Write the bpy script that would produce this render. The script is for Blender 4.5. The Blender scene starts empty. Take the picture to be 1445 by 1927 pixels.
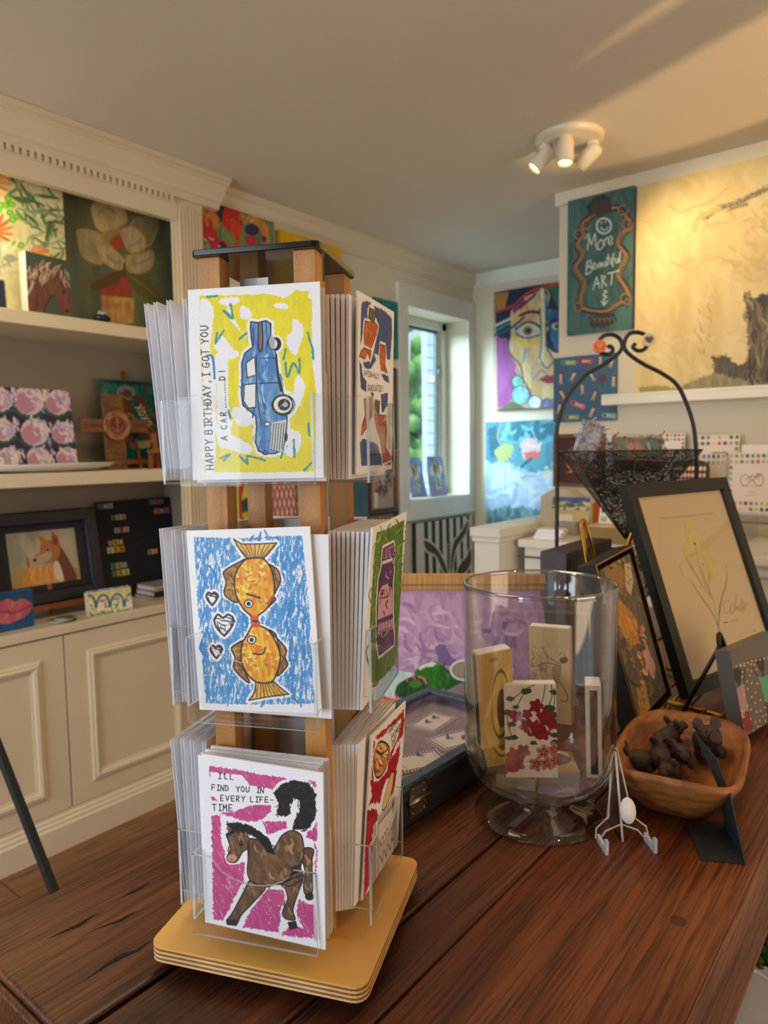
import bpy, math, random
import numpy as np
from mathutils import Matrix, Vector
sc = bpy.context.scene
COL = sc.collection
# ------------------------------------------------------------------ camera
F = 1337.0
cR = Vector((0.78252, 0.622454, -0.014624)); cU = Vector((-0.042471, 0.076797, 0.996142)); cW = Vector((-0.621176, 0.778879, -0.086532))
CAM = Vector((0, 0, 1.395))
cam = bpy.data.cameras.new('camera'); co = bpy.data.objects.new('camera', cam); COL.objects.link(co)
cam.sensor_fit = 'VERTICAL'; cam.sensor_height = 36; cam.sensor_width = 36; cam.lens = 36*F/1927
m = Matrix((cR, cU, -cW)).transposed().to_4x4(); m.translation = CAM; co.matrix_world = m
cam.clip_start = 0.02; cam.dof.use_dof = True; cam.dof.focus_distance = 0.70; cam.dof.aperture_fstop = 8.0
sc.camera = co
# ------------------------------------------------------------------ light and exposure
sc.view_settings.view_transform = 'Standard'; sc.view_settings.look = 'None'; sc.view_settings.gamma = 1
sc.view_settings.use_curve_mapping = False; sc.view_settings.exposure = -0.06
sc.cycles.max_bounces = 10; sc.cycles.diffuse_bounces = 4; sc.cycles.glossy_bounces = 4; sc.cycles.transparent_max_bounces = 40
sc.cycles.transmission_bounces = 6; sc.cycles.use_denoising = True; sc.cycles.sample_clamp_indirect = 4; sc.cycles.caustics_reflective = False
sc.cycles.caustics_refractive = False
wd = bpy.data.worlds.new('World'); sc.world = wd; wd.use_nodes = True
nt = wd.node_tree; bg = nt.nodes['Background']
tc = nt.nodes.new('ShaderNodeTexCoord'); sp = nt.nodes.new('ShaderNodeSeparateXYZ'); rp = nt.nodes.new('ShaderNodeValToRGB')
nt.links.new(tc.outputs['Generated'], sp.inputs[0]); nt.links.new(sp.outputs['Z'], rp.inputs[0]); nt.links.new(rp.outputs[0], bg.inputs[0])
rp.color_ramp.elements[0].color = (.55, .62, .66, 1); rp.color_ramp.elements[0].position = 0.0
rp.color_ramp.elements[1].color = (.50, .80, 1.0, 1); rp.color_ramp.elements[1].position = 0.6
bg.inputs[1].default_value = 1.35
def area(name, loc, tgt, sx, sy, power, col):
    l = bpy.data.lights.new(name, 'AREA'); l.shape = 'RECTANGLE'; l.size = sx; l.size_y = sy; l.energy = power; l.color = col
    o = bpy.data.objects.new(name, l); COL.objects.link(o); o.location = loc
    o.rotation_euler = (Vector(tgt)-Vector(loc)).to_track_quat('-Z', 'Y').to_euler(); return o
def spot(name, loc, tgt, power, col, ang, blend=.6, r=.02):
    l = bpy.data.lights.new(name, 'SPOT'); l.energy = power; l.color = col; l.spot_size = math.radians(ang); l.spot_blend = blend; l.shadow_soft_size = r
    o = bpy.data.objects.new(name, l); COL.objects.link(o); o.location = loc
    o.rotation_euler = (Vector(tgt)-Vector(loc)).to_track_quat('-Z', 'Y').to_euler(); return o
LS = 1.0
sl = bpy.data.lights.new('sun', 'SUN'); sl.energy = 5.5; sl.angle = .01; sl.color = (1, .97, .9); so = bpy.data.objects.new('sun', sl); COL.objects.link(so); so.rotation_euler = Vector((-.62, .40, -1)).to_track_quat('-Z', 'Y').to_euler()
area('storefront_daylight', (-1.3, -2.1, 1.45), (-.8, 0.6, 1.25), 2.0, 1.7, 60*LS, (.80, .89, 1.0))
area('side_warm_fill', (2.3, 1.2, 1.2), (-.4, 2.0, 2.5), 1.6, 1.6, 26*LS, (1.0, .66, .36))  # added warm fill standing in for bounce off a sunlit floor
area('window_daylight', (-4.6, 1.9, 3.2), (-2.6, 3.65, 1.7), 2.0, 2.0, 560*LS, (.62, .88, 1.0))
spot('wall_spot', (-1.06, 2.50, 2.37), (-.66, 3.0, 1.95), 17*LS, (1.0, .70, .30), 100, .9)
spot('counter_spot', (-1.20, 2.47, 2.36), (-1.9, 2.6, 1.0), 6*LS, (1.0, .78, .45), 90, .8)
area('shelf_strip_light', (-2.48, 1.02, 2.285), (-2.56, 1.04, 1.9), .04, .5, 3.0*LS, (1.0, .95, .42))
spot('ceiling_downlight', (.25, .9, 2.45), (-.25, 1.2, .8), 12*LS, (1.0, .58, .26), 100, .7, .04)  # added warm fill over the table, no lamp known there

area('ceiling_downlights', (-1.05, .75, 2.49), (-1.05, .75, 0), .5, 1.3, 11*LS, (1.0, .76, .50))
spot('sun_glint', (3.7, .55, .25), (-.30, 2.25, 2.5), 900*LS, (1.0, .64, .30), 10.5, .2, .01)
# ------------------------------------------------------------------ helpers
def on(x, y, axis, val):
    r = cR*((x-722.5)/F) - cU*((y-963.5)/F) + cW
    return CAM + r*((val-CAM[axis])/r[axis])
def lin(c):
    c = np.asarray(c, float)/255.0
    return np.where(c <= .04045, c/12.92, ((c+.055)/1.055)**2.4)
def mat(name, col=(200, 200, 200), rough=.5, metal=0, noise=None, bump=0, bscale=40, emit=None, coat=0, spec=.5):
    m = bpy.data.materials.new(name); m.use_nodes = True; n = m.node_tree; b = n.nodes['Principled BSDF']
    c = lin(col); b.inputs['Base Color'].default_value = (*c, 1); b.inputs['Roughness'].default_value = rough; b.inputs['Metallic'].default_value = metal
    b.inputs['Coat Weight'].default_value = coat; b.inputs['Specular IOR Level'].default_value = spec
    t = n.nodes.new('ShaderNodeTexCoord')
    if noise:   # (colour2, scale, (sx,sy,sz))
        c2, s, st = noise
        mp = n.nodes.new('ShaderNodeMapping'); mp.inputs['Scale'].default_value = st
        nz = n.nodes.new('ShaderNodeTexNoise'); nz.inputs['Scale'].default_value = s; nz.inputs['Detail'].default_value = 6
        mx = n.nodes.new('ShaderNodeMixRGB'); mx.inputs[1].default_value = (*c, 1); mx.inputs[2].default_value = (*lin(c2), 1)
        rr = n.nodes.new('ShaderNodeValToRGB'); rr.color_ramp.elements[0].position = .35; rr.color_ramp.elements[1].position = .65
        n.links.new(t.outputs['Object'], mp.inputs[0]); n.links.new(mp.outputs[0], nz.inputs[0]); n.links.new(nz.outputs[0], rr.inputs[0])
        n.links.new(rr.outputs[0], mx.inputs[0]); n.links.new(mx.outputs[0], b.inputs['Base Color'])
    if bump:
        nb = n.nodes.new('ShaderNodeTexNoise'); nb.inputs['Scale'].default_value = bscale; nb.inputs['Detail'].default_value = 4
        bp = n.nodes.new('ShaderNodeBump'); bp.inputs['Strength'].default_value = bump; bp.inputs['Distance'].default_value = .002
        n.links.new(t.outputs['Object'], nb.inputs[0]); n.links.new(nb.outputs[0], bp.inputs['Height']); n.links.new(bp.outputs[0], b.inputs['Normal'])
    if emit: b.inputs['Emission Color'].default_value = (*lin(emit[0]), 1); b.inputs['Emission Strength'].default_value = emit[1]
    return m
def vcmat(name, rough, bump=0, bscale=400, coat=0):
    m = mat(name, rough=rough, bump=bump, bscale=bscale, coat=coat); n = m.node_tree
    a = n.nodes.new('ShaderNodeVertexColor'); a.layer_name = 'Col'
    n.links.new(a.outputs[0], n.nodes['Principled BSDF'].inputs['Base Color']); return m
def clear(name, tint=(1, 1, 1), edge=(.85, .9, .9), gl=.03, mixmax=.9, ior=1.45, base=0.0, pwr=4.5):
    m = bpy.data.materials.new(name); m.use_nodes = True; n = m.node_tree; n.nodes.clear()
    o = n.nodes.new('ShaderNodeOutputMaterial'); tr = n.nodes.new('ShaderNodeBsdfTransparent'); g = n.nodes.new('ShaderNodeBsdfGlossy'); mx = n.nodes.new('ShaderNodeMixShader')
    lw = n.nodes.new('ShaderNodeLayerWeight'); lw.inputs[0].default_value = .25
    r = n.nodes.new('ShaderNodeValToRGB'); r.color_ramp.elements[0].color = (*tint, 1); r.color_ramp.elements[0].position = .35; r.color_ramp.elements[1].color = (*edge, 1)
    n.links.new(lw.outputs['Facing'], r.inputs[0]); n.links.new(r.outputs[0], tr.inputs[0])
    l2 = n.nodes.new('ShaderNodeLayerWeight'); l2.inputs[0].default_value = .5; pw = n.nodes.new('ShaderNodeMath'); pw.operation = 'POWER'; pw.inputs[1].default_value = pwr; n.links.new(l2.outputs['Facing'], pw.inputs[0])
    fr = n.nodes.new('ShaderNodeMath'); fr.operation = 'MULTIPLY_ADD'; r0 = ((ior-1)/(ior+1))**2; fr.inputs[1].default_value = 1-r0; fr.inputs[2].default_value = r0; n.links.new(pw.outputs[0], fr.inputs[0])
    ma = n.nodes.new('ShaderNodeMath'); ma.operation = 'MULTIPLY_ADD'; ma.inputs[1].default_value = mixmax; ma.inputs[2].default_value = base
    n.links.new(fr.outputs[0], ma.inputs[0]); n.links.new(ma.outputs[0], mx.inputs[0]); g.inputs['Roughness'].default_value = gl
    n.links.new(tr.outputs[0], mx.inputs[1]); n.links.new(g.outputs[0], mx.inputs[2]); n.links.new(mx.outputs[0], o.inputs[0]); return m
class MB:
    def __init__(s): s.v = []; s.f = []; s.m = []; s.sm = []
    def add(s, vs, fs, mi=0, smooth=False):
        b = len(s.v); s.v += [tuple(x) for x in vs]; s.f += [tuple(b+i for i in f) for f in fs]; s.m += [mi]*len(fs); s.sm += [smooth]*len(fs); return s
    def box(s, lo, hi, mi=0, M=None):
        (a, b, c), (d, e, f) = lo, hi
        vs = [Vector(p) for p in [(a,b,c),(d,b,c),(d,e,c),(a,e,c),(a,b,f),(d,b,f),(d,e,f),(a,e,f)]]
        if M is not None: vs = [M @ v for v in vs]
        return s.add(vs, [(0,3,2,1),(4,5,6,7),(0,1,5,4),(1,2,6,5),(2,3,7,6),(3,0,4,7)], mi)
    def bbox(s, lo, hi, bv, mi=0, M=None, axis=2):
        # box with its vertical (or axis) edges rounded
        (a, b, c), (d, e, f) = lo, hi
        ring = []
        for cx, cy, a0 in ((d-bv, e-bv, 0), (a+bv, e-bv, 90), (a+bv, b+bv, 180), (d-bv, b+bv, 270)):
            for k in range(5):
                t = math.radians(a0+k*22.5); ring.append((cx+bv*math.cos(t), cy+bv*math.sin(t)))
        return s.prism(ring, c, f, mi, M)
    def prism(s, ring, z0, z1, mi=0, M=None, perm=None):
        n = len(ring); vs = [Vector((x, y, z0)) for x, y in ring]+[Vector((x, y, z1)) for x, y in ring]
        if perm: vs = [Vector([v[i] for i in perm]) for v in vs]
        if M is not None: vs = [M @ v for v in vs]
        return s.add(vs, [tuple(range(n))[::-1], tuple(range(n, 2*n))]+[(i, (i+1) % n, n+(i+1) % n, n+i) for i in range(n)], mi)
    def tube(s, path, r, seg=8, mi=0, cap=True, closed=False):
        P = [Vector(p) for p in path]; n = len(P); rs = r if isinstance(r, (list, tuple)) else [r]*n; vs = []; up = None
        for i, p in enumerate(P):
            if closed: t = P[(i+1) % n]-P[i-1]
            else: t = P[min(i+1, n-1)]-P[max(i-1, 0)]
            t = t.normalized() if t.length > 1e-9 else Vector((0, 0, 1))
            if up is None: up = Vector((0, 0, 1)) if abs(t.z) < .9 else Vector((1, 0, 0))
            x = up.cross(t); x = x.normalized() if x.length > 1e-6 else Vector((1, 0, 0)); y = t.cross(x); up = y
            for k in range(seg):
                a = 2*math.pi*k/seg; vs.append(p+(x*math.cos(a)+y*math.sin(a))*rs[i])
        fs = [(i*seg+k, i*seg+(k+1) % seg, ((i+1) % n)*seg+(k+1) % seg, ((i+1) % n)*seg+k) for i in range(n if closed else n-1) for k in range(seg)]
        if cap and not closed: fs += [tuple(range(seg))[::-1], tuple((n-1)*seg+k for k in range(seg))]
        return s.add(vs, fs, mi, True)
    def lathe(s, prof, seg=48, mi=0, M=None):
        vs = []; n = len(prof)
        for r, z in prof:
            for k in range(seg):
                a = 2*math.pi*k/seg; v = Vector((r*math.cos(a), r*math.sin(a), z)); vs.append(M @ v if M is not None else v)
        fs = [(i*seg+k, i*seg+(k+1) % seg, (i+1)*seg+(k+1) % seg, (i+1)*seg+k) for i in range(n-1) for k in range(seg)]
        return s.add(vs, fs, mi, True)
    def ball(s, c, r, M=None, seg=12, mi=0):
        rx, ry, rz = r if isinstance(r, tuple) else (r, r, r); vs = []; n = seg//2+1
        for i in range(n):
            ph = math.pi*i/(n-1)
            for k in range(seg):
                a = 2*math.pi*k/seg; v = Vector((rx*math.sin(ph)*math.cos(a), ry*math.sin(ph)*math.sin(a), rz*math.cos(ph)))
                if M is not None: v = M @ v
                vs.append(v+Vector(c))
        fs = [(i*seg+k, (i+1)*seg+k, (i+1)*seg+(k+1) % seg, i*seg+(k+1) % seg) for i in range(n-1) for k in range(seg)]
        return s.add(vs, fs, mi, True)
    def build(s, name, mats, parent=None, M=None, bevel=0):
        me = bpy.data.meshes.new(name); me.from_pydata(s.v, [], s.f)
        for x in (mats if isinstance(mats, (list, tuple)) else [mats]): me.materials.append(x)
        me.polygons.foreach_set('material_index', s.m); me.polygons.foreach_set('use_smooth', s.sm); me.validate(); me.update()
        o = bpy.data.objects.new(name, me); COL.objects.link(o)
        if parent: o.parent = parent
        if M is not None: o.matrix_local = M
        if bevel:
            b = o.modifiers.new('bevel', 'BEVEL'); b.width = bevel; b.segments = 2; b.limit_method = 'ANGLE'
        return o
def ring(b, w, h, prof, M=None, mi=0):
    # mitred frame: prof is a list of (inset from the outer edge, height towards the viewer); local x right, z up, viewer at -y
    vs = []; n = len(prof)
    for i, q in prof:
        for x, z in ((i, i), (w-i, i), (w-i, h-i), (i, h-i)): v = Vector((x, -q, z)); vs.append(M @ v if M is not None else v)
    return b.add(vs, [(k*4+j, k*4+(j+1) % 4, ((k+1) % n)*4+(j+1) % 4, ((k+1) % n)*4+j) for k in range(n) for j in range(4)], mi)
def tag(o, label, cat, group=None, kind=None):
    if label: o['label'] = label
    if cat: o['category'] = cat
    if group: o['group'] = group
    if kind: o['kind'] = kind
    return o
def struct(o): o['kind'] = 'structure'; return o
def thing(name, label, cat, M=None, group=None, kind=None):
    o = bpy.data.objects.new(name, None); COL.objects.link(o); o.empty_display_size = .05
    if M is not None: o.matrix_world = M
    return tag(o, label, cat, group, kind)
def T3(x, y, z, rz=0): return Matrix.Translation((x, y, z)) @ Matrix.Rotation(math.radians(rz), 4, 'Z')
def pose(p, th=0, t=0, ro=0):
    # p: bottom-left front corner; th heading of the bottom edge, t lean towards the viewer, ro roll in plane (degrees)
    th, t, ro = (math.radians(q) for q in (th, t, ro))
    u = Vector((math.cos(th), math.sin(th), 0)); n = Vector((math.sin(th), -math.cos(th), 0))
    up = Vector((0, 0, 1))*math.cos(t)+n*math.sin(t); a = u*math.cos(ro)+up*math.sin(ro); b = up*math.cos(ro)-u*math.sin(ro)
    y = b.cross(a); M = Matrix((a, y, b)).transposed().to_4x4(); M.translation = Vector(p); return M
LEFT = lambda y, z, out=.0, x=-2.46: Matrix(((0, -1, 0, x+out), (1, 0, 0, y), (0, 0, 1, z), (0, 0, 0, 1)))    # art on the left wall, facing +x
BACK = lambda x, z, y=4.03, out=.0: Matrix.Translation((x, y-out, z))                                         # art on a wall facing -y
def smooth(pts, closed=False, k=4):
    P = [np.array(p, float) for p in pts]; n = len(P)
    if n < 3: return np.array(P)
    out = []
    for i in range(n if closed else n-1):
        if closed: a, b, c, d = P[i-1], P[i], P[(i+1) % n], P[(i+2) % n]
        else: a, b, c, d = P[max(i-1, 0)], P[i], P[i+1], P[min(i+2, n-1)]
        for j in range(k):
            t = j/k; out.append(.5*((2*b)+(c-a)*t+(2*a-5*b+4*c-d)*t*t+(3*b-a-3*c+d)*t**3))
    if not closed: out.append(P[-1])
    return np.array(out)
# ------------------------------------------------------------------ painted surfaces: a small brush kit that colours a fine grid mesh
_tab = {}
def vn(x, y, seed=0):
    if seed not in _tab: _tab[seed] = np.random.default_rng(seed).random((64, 64))
    t = _tab[seed]; xi = np.floor(x).astype(int); yi = np.floor(y).astype(int); fx = x-xi; fy = y-yi
    fx = fx*fx*(3-2*fx); fy = fy*fy*(3-2*fy); a = xi & 63; b = (xi+1) & 63; c = yi & 63; d = (yi+1) & 63
    return (t[c, a]*(1-fx)+t[c, b]*fx)*(1-fy)+(t[d, a]*(1-fx)+t[d, b]*fx)*fy
def fb(x, y, seed=0): return .55*vn(x, y, seed)+.28*vn(x*2.1, y*2.1, seed+1)+.17*vn(x*4.3, y*4.3, seed+2)
GL = {'A':[(0,6,2,0,4,6),(.8,4,3.2,4)],'B':[(0,6,0,0,2.6,.3,3,1.6,2.4,2.7,0,3),(2.4,2.9,3.6,4.2,2.8,5.7,0,6)],'C':[(3.6,1,2,0,.4,1.6,.2,4,1.6,6,3.7,5.2)],
'D':[(.2,0,.2,6,2.4,5.6,3.7,3.4,2.8,.8,.2,0)],'E':[(3.6,0,.2,0,.2,6,3.7,6),(.2,3,3,3)],'F':[(3.6,0,.2,0,.2,6),(.2,2.9,3,2.9)],'G':[(3.6,1,2,0,.3,1.8,.3,4.4,2,6,3.7,5,3.7,3.4,2.2,3.4)],
'H':[(.2,0,.2,6),(3.8,0,3.8,6),(.2,3,3.8,3)],'I':[(.6,0,3.4,0),(2,0,2,6),(.6,6,3.4,6)],'J':[(3,0,3,5,1.8,6,.4,5)],'K':[(.3,0,.3,6),(3.6,0,.4,3.3,3.8,6)],'L':[(.3,0,.3,6,3.6,6)],
'M':[(0,6,.4,0,2,3.6,3.6,0,4,6)],'N':[(.2,6,.2,0,3.8,6,3.8,0)],'O':[(2,0,.4,1.4,.3,4.2,2,6,3.7,4.4,3.7,1.5,2,0)],'P':[(.3,6,.3,0,2.8,.2,3.5,1.7,2.6,3.1,.3,3.3)],
'Q':[(2,0,.4,1.4,.3,4.2,2,6,3.7,4.4,3.7,1.5,2,0),(2.4,4.4,4,6.4)],'R':[(.3,6,.3,0,2.8,.2,3.5,1.6,2.6,2.9,.4,3.1,3.7,6)],'S':[(3.5,.8,2,0,.5,1.2,1,2.6,3.2,3.4,3.6,4.9,2,6,.3,5.2)],
'T':[(0,0,4,0),(2,0,2,6)],'U':[(.2,0,.3,4.6,2,6,3.7,4.6,3.8,0)],'V':[(0,0,2,6,4,0)],'W':[(0,0,1,6,2,2,3,6,4,0)],'X':[(0,0,4,6),(4,0,0,6)],'Y':[(0,0,2,3,4,0),(2,3,2,6)],'Z':[(0,0,4,0,0,6,4,6)],
'.':[(1.8,5.7,2.1,6)],',':[(2,5.3,1.4,7)],"'":[(2,0,1.8,1.4)],'!':[(2,0,2,4.2),(2,5.7,2,6)],'-':[(.6,3.2,3.4,3.2)],'$':[(3.5,.8,2,0,.5,1.2,3.2,3.4,3.6,4.9,2,6,.3,5.2),(2,-1,2,7)]}
class Art:
    def __init__(s, w, h, n, quad=None, bg=(245, 243, 240), view=(0, 0, 1)):
        s.w, s.h, s.nx, s.ny = w, h, n, max(2, round(n*h/w)); s.V = view; s.q = quad is not None
        s.im = np.zeros((s.ny, s.nx, 3)); s.im[:] = np.array(bg)/255.
        if s.q:
            A = []; b = []
            for (x, y), (X, Y) in zip(quad, [(0, 0), (s.nx, 0), (s.nx, s.ny), (0, s.ny)]):
                A.append([x, y, 1, 0, 0, 0, -X*x, -X*y]); b.append(X); A.append([0, 0, 0, x, y, 1, -Y*x, -Y*y]); b.append(Y)
            hh = np.linalg.solve(np.array(A, float), np.array(b, float)); s.H = np.append(hh, 1).reshape(3, 3)
            q = np.array(quad, float); ar = abs(sum(q[i][0]*q[(i+1) % 4][1]-q[(i+1) % 4][0]*q[i][1] for i in range(4)))/2
            s.sc = math.sqrt(s.nx*s.ny/ar)/s.V[2]
        else: s.sc = s.nx/100.
        s.Y, s.X = np.mgrid[0:s.ny, 0:s.nx]+.5; s.sd = 1; s.lw = 1.0
    def view(s, *v): s.sc *= s.V[2]/v[2]; s.V = v; return s
    def P(s, pts):
        p = np.array(pts, float).reshape(-1, 2)
        if not s.q: return p*np.array([s.nx, s.ny])/100.
        p = np.array([s.V[0], s.V[1]])+p/s.V[2]; q = np.c_[p, np.ones(len(p))] @ s.H.T; return q[:, :2]/q[:, 2:]
    def _blend(s, sl, a, col, c2, ang, ms, gap, gs):
        X, Y = s.X[sl], s.Y[sl]; c = np.array(col)/255.; th = math.radians(ang); s.sd += 3
        lx = (X*math.cos(th)+Y*math.sin(th))/s.sc; ly = (-X*math.sin(th)+Y*math.cos(th))/s.sc
        if c2 is not None:
            k = np.clip((fb(lx/ms/3, ly/ms, s.sd)-.32)*2.8, 0, 1)[..., None]; c = c*(1-k)+np.array(c2)/255.*k
        if gap:
            k = fb(lx/gs/4, ly/gs, s.sd+7)+.25*vn(X*.9, Y*.9, s.sd); a = a*np.clip((k-.12-gap)*9, 0, 1)
        s.im[sl] = s.im[sl]*(1-a[..., None])+c*a[..., None]
    def _sl(s, p, m):
        x0 = max(0, int(p[:, 0].min()-m)); x1 = min(s.nx, int(p[:, 0].max()+m)+1); y0 = max(0, int(p[:, 1].min()-m)); y1 = min(s.ny, int(p[:, 1].max()+m)+1)
        return None if x1 <= x0 or y1 <= y0 else (slice(y0, y1), slice(x0, x1))
    def poly(s, pts, col, sm=False, rough=0, rs=6, c2=None, ang=90, ms=4, gap=0, gs=3, soft=1., alpha=1., grow=0):
        pts = np.array(pts, float).reshape(-1, 2)
        if sm: pts = smooth(pts, True, 4)
        p = s.P(pts); sl = s._sl(p, (rough+grow)*s.sc+3)
        if sl is None: return s
        X, Y = s.X[sl], s.Y[sl]; s.sd += 1
        if rough:
            X = X+(fb(X/(rs*s.sc), Y/(rs*s.sc), s.sd)-.5)*2.4*rough*s.sc; Y = Y+(fb(s.Y[sl]/(rs*s.sc), s.X[sl]/(rs*s.sc), s.sd+5)-.5)*2.4*rough*s.sc
        ins = np.zeros(X.shape, bool); d = np.full(X.shape, 1e9); n = len(p)
        for i in range(n):
            (ax, ay), (bx, by) = p[i], p[(i+1) % n]
            if ay != by: ins ^= ((ay > Y) != (by > Y)) & (X < (bx-ax)*(Y-ay)/(by-ay)+ax)
            dx, dy = bx-ax, by-ay; L = dx*dx+dy*dy+1e-9; t = np.clip(((X-ax)*dx+(Y-ay)*dy)/L, 0, 1)
            d = np.minimum(d, (X-ax-t*dx)**2+(Y-ay-t*dy)**2)
        sd = np.where(ins, np.sqrt(d), -np.sqrt(d))+grow*s.sc
        s._blend(sl, np.clip(sd/max(soft, .5)+.5, 0, 1)*alpha, col, c2, ang, ms, gap, gs); return s
    def line(s, pts, col, w=1, sm=True, rough=0, rs=4, c2=None, ang=90, ms=4, gap=0, gs=3, taper=0, soft=1., alpha=1.):
        pts = np.array(pts, float).reshape(-1, 2)
        if sm and len(pts) > 2: pts = smooth(pts, False, 4)
        p = s.P(pts); hw = max(w*(s.lw if w < 9 else 1)*s.sc/2, .45); sl = s._sl(p, hw+rough*s.sc+2)
        if sl is None: return s
        X, Y = s.X[sl], s.Y[sl]; s.sd += 1
        if rough: X = X+(fb(X/(rs*s.sc), Y/(rs*s.sc), s.sd)-.5)*2.4*rough*s.sc; Y = Y+(fb(s.Y[sl]/(rs*s.sc), s.X[sl]/(rs*s.sc), s.sd+5)-.5)*2.4*rough*s.sc
        d = np.full(X.shape, 1e9); n = len(p)
        for i in range(n-1):
            (ax, ay), (bx, by) = p[i], p[i+1]; dx, dy = bx-ax, by-ay; L = dx*dx+dy*dy+1e-9; t = np.clip(((X-ax)*dx+(Y-ay)*dy)/L, 0, 1)
            k = (i+t)/(n-1); ww = hw*(1-taper*np.abs(2*k-1)**2) if taper else hw
            d = np.minimum(d, np.sqrt((X-ax-t*dx)**2+(Y-ay-t*dy)**2)-ww)
        s._blend(sl, np.clip(.5-d/max(soft, .5), 0, 1)*alpha, col, c2, ang, ms, gap, gs); return s
    def ell(s, x, y, rx, ry, col, ang=0, n=18, a0=0, a1=360, **k):
        t = np.radians(np.linspace(a0, a1, n, endpoint=a1-a0 < 360)); a = math.radians(ang); c, d = rx*np.cos(t), ry*np.sin(t)
        return s.poly(np.c_[x+c*math.cos(a)-d*math.sin(a), y+c*math.sin(a)+d*math.cos(a)], col, **k)
    def arc(s, x, y, rx, ry, col, w, a0=0, a1=360, ang=0, **k):
        t = np.radians(np.linspace(a0, a1, 20)); a = math.radians(ang); c, d = rx*np.cos(t), ry*np.sin(t)
        return s.line(np.c_[x+c*math.cos(a)-d*math.sin(a), y+c*math.sin(a)+d*math.cos(a)], col, w, sm=False, **k)
    def text(s, st, x, y, hgt, col=(30, 28, 32), ang=0, w=1.2, adv=1.0, jit=.25):
        a = math.radians(ang); r = random.Random(st); cx = 0; u = hgt/6.
        for ch in st.upper():
            for g in GL.get(ch, []):
                q = [(cx+gx*u*.95+r.uniform(-jit, jit)*u, (gy-6)*u+r.uniform(-jit, jit)*u) for gx, gy in zip(g[::2], g[1::2])]
                s.line([(x+px*math.cos(a)-py*math.sin(a), y+px*math.sin(a)+py*math.cos(a)) for px, py in q], col, w, sm=False)
            cx += u*({' ': 3.4, '.': 1.9, ',': 2.4, 'I': 4.2, "'": 2.2, '!': 3}.get(ch, 5.3))*adv
        return s
    def dabs(s, pts, cols, n, l, w, seed=1, ang=None, da=30, curve=.3, alpha=1., **k):
        # n brush dabs scattered inside the polygon's box
        p = np.array(pts, float).reshape(-1, 2); r = random.Random(seed); x0, y0 = p.min(0); x1, y1 = p.max(0)
        for i in range(n):
            x, y = r.uniform(x0, x1), r.uniform(y0, y1)
            ins = False
            for j in range(len(p)):
                (ax, ay), (bx, by) = p[j], p[(j+1) % len(p)]
                if (ay > y) != (by > y) and x < (bx-ax)*(y-ay)/(by-ay)+ax: ins = not ins
            if not ins: continue
            a = math.radians((r.uniform(0, 180) if ang is None else ang+r.uniform(-da, da))); L = l*r.uniform(.5, 1.3); c = r.uniform(-curve, curve)*L
            s.line([(x-math.cos(a)*L/2, y-math.sin(a)*L/2), (x-math.sin(a)*c, y+math.cos(a)*c), (x+math.cos(a)*L/2, y+math.sin(a)*L/2)], r.choice(cols), w*r.uniform(.6, 1.3), alpha=alpha, taper=.5, **k)
        return s
    def grain(s, amt=.03, cell=3, seed=50, ax=1, ay=1):
        k = (fb(s.X/cell/ax, s.Y/cell/ay, seed)-.5)*2*amt; s.im = s.im+k[..., None]; return s
    def mesh(s, name, m, parent=None, M=None, d=.002, side=(240, 238, 235), top=None, curve=0):
        nx, ny = s.nx, s.ny; xs = np.linspace(0, s.w, nx); zs = np.linspace(s.h, 0, ny); Xg, Zg = np.meshgrid(xs, zs)
        Yg = np.zeros_like(Xg)+curve*4*((Xg/s.w)-.5)**2*(Zg/s.h)
        V = np.stack([Xg, Yg, Zg], -1).reshape(-1, 3); C = np.clip(lin(np.clip(s.im, 0, 1)*255).reshape(-1, 3), 0, 1)
        i = (np.arange(ny-1)[:, None]*nx+np.arange(nx-1)[None]).ravel(); Fq = np.stack([i, i+nx, i+nx+1, i+1], -1)
        sv = []; sf = []; cols = []; b = len(V)
        o = [(0, s.h), (s.w, s.h), (s.w, 0), (0, 0)]; yb = d
        for k in range(4):
            (x0, z0), (x1, z1) = o[k], o[(k+1) % 4]; n0 = b+len(sv)
            ya = curve if curve else 0
            sv += [(x0, 0 if z0 == 0 else ya, z0), (x1, 0 if z1 == 0 else ya, z1), (x1, yb+(0 if z1 == 0 else ya), z1), (x0, yb+(0 if z0 == 0 else ya), z0)]; sf.append((n0, n0+1, n0+2, n0+3)); cols += [top if (k == 0 and top) else side]*4
        n0 = b+len(sv); sv += [(x, yb+(0 if z == 0 else curve), z) for x, z in o]; sf.append((n0, n0+1, n0+2, n0+3)); cols += [side]*4
        V = np.r_[V, np.array(sv)]; C = np.r_[C, lin(cols)]; Fq = np.r_[Fq, np.array(sf)]
        me = bpy.data.meshes.new(name); me.vertices.add(len(V)); me.vertices.foreach_set('co', V.astype('f').ravel())
        me.loops.add(Fq.size); me.loops.foreach_set('vertex_index', Fq.astype('i').ravel()); me.polygons.add(len(Fq))
        me.polygons.foreach_set('loop_start', np.arange(0, Fq.size, 4, dtype='i')); me.update(calc_edges=True)
        ca = me.color_attributes.new('Col', 'FLOAT_COLOR', 'POINT'); ca.data.foreach_set('color', np.c_[C, np.ones(len(C))].astype('f').ravel())
        me.materials.append(m); ob = bpy.data.objects.new(name, me); COL.objects.link(ob)
        if parent: ob.parent = parent
        if M is not None: ob.matrix_local = M
        return ob
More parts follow.
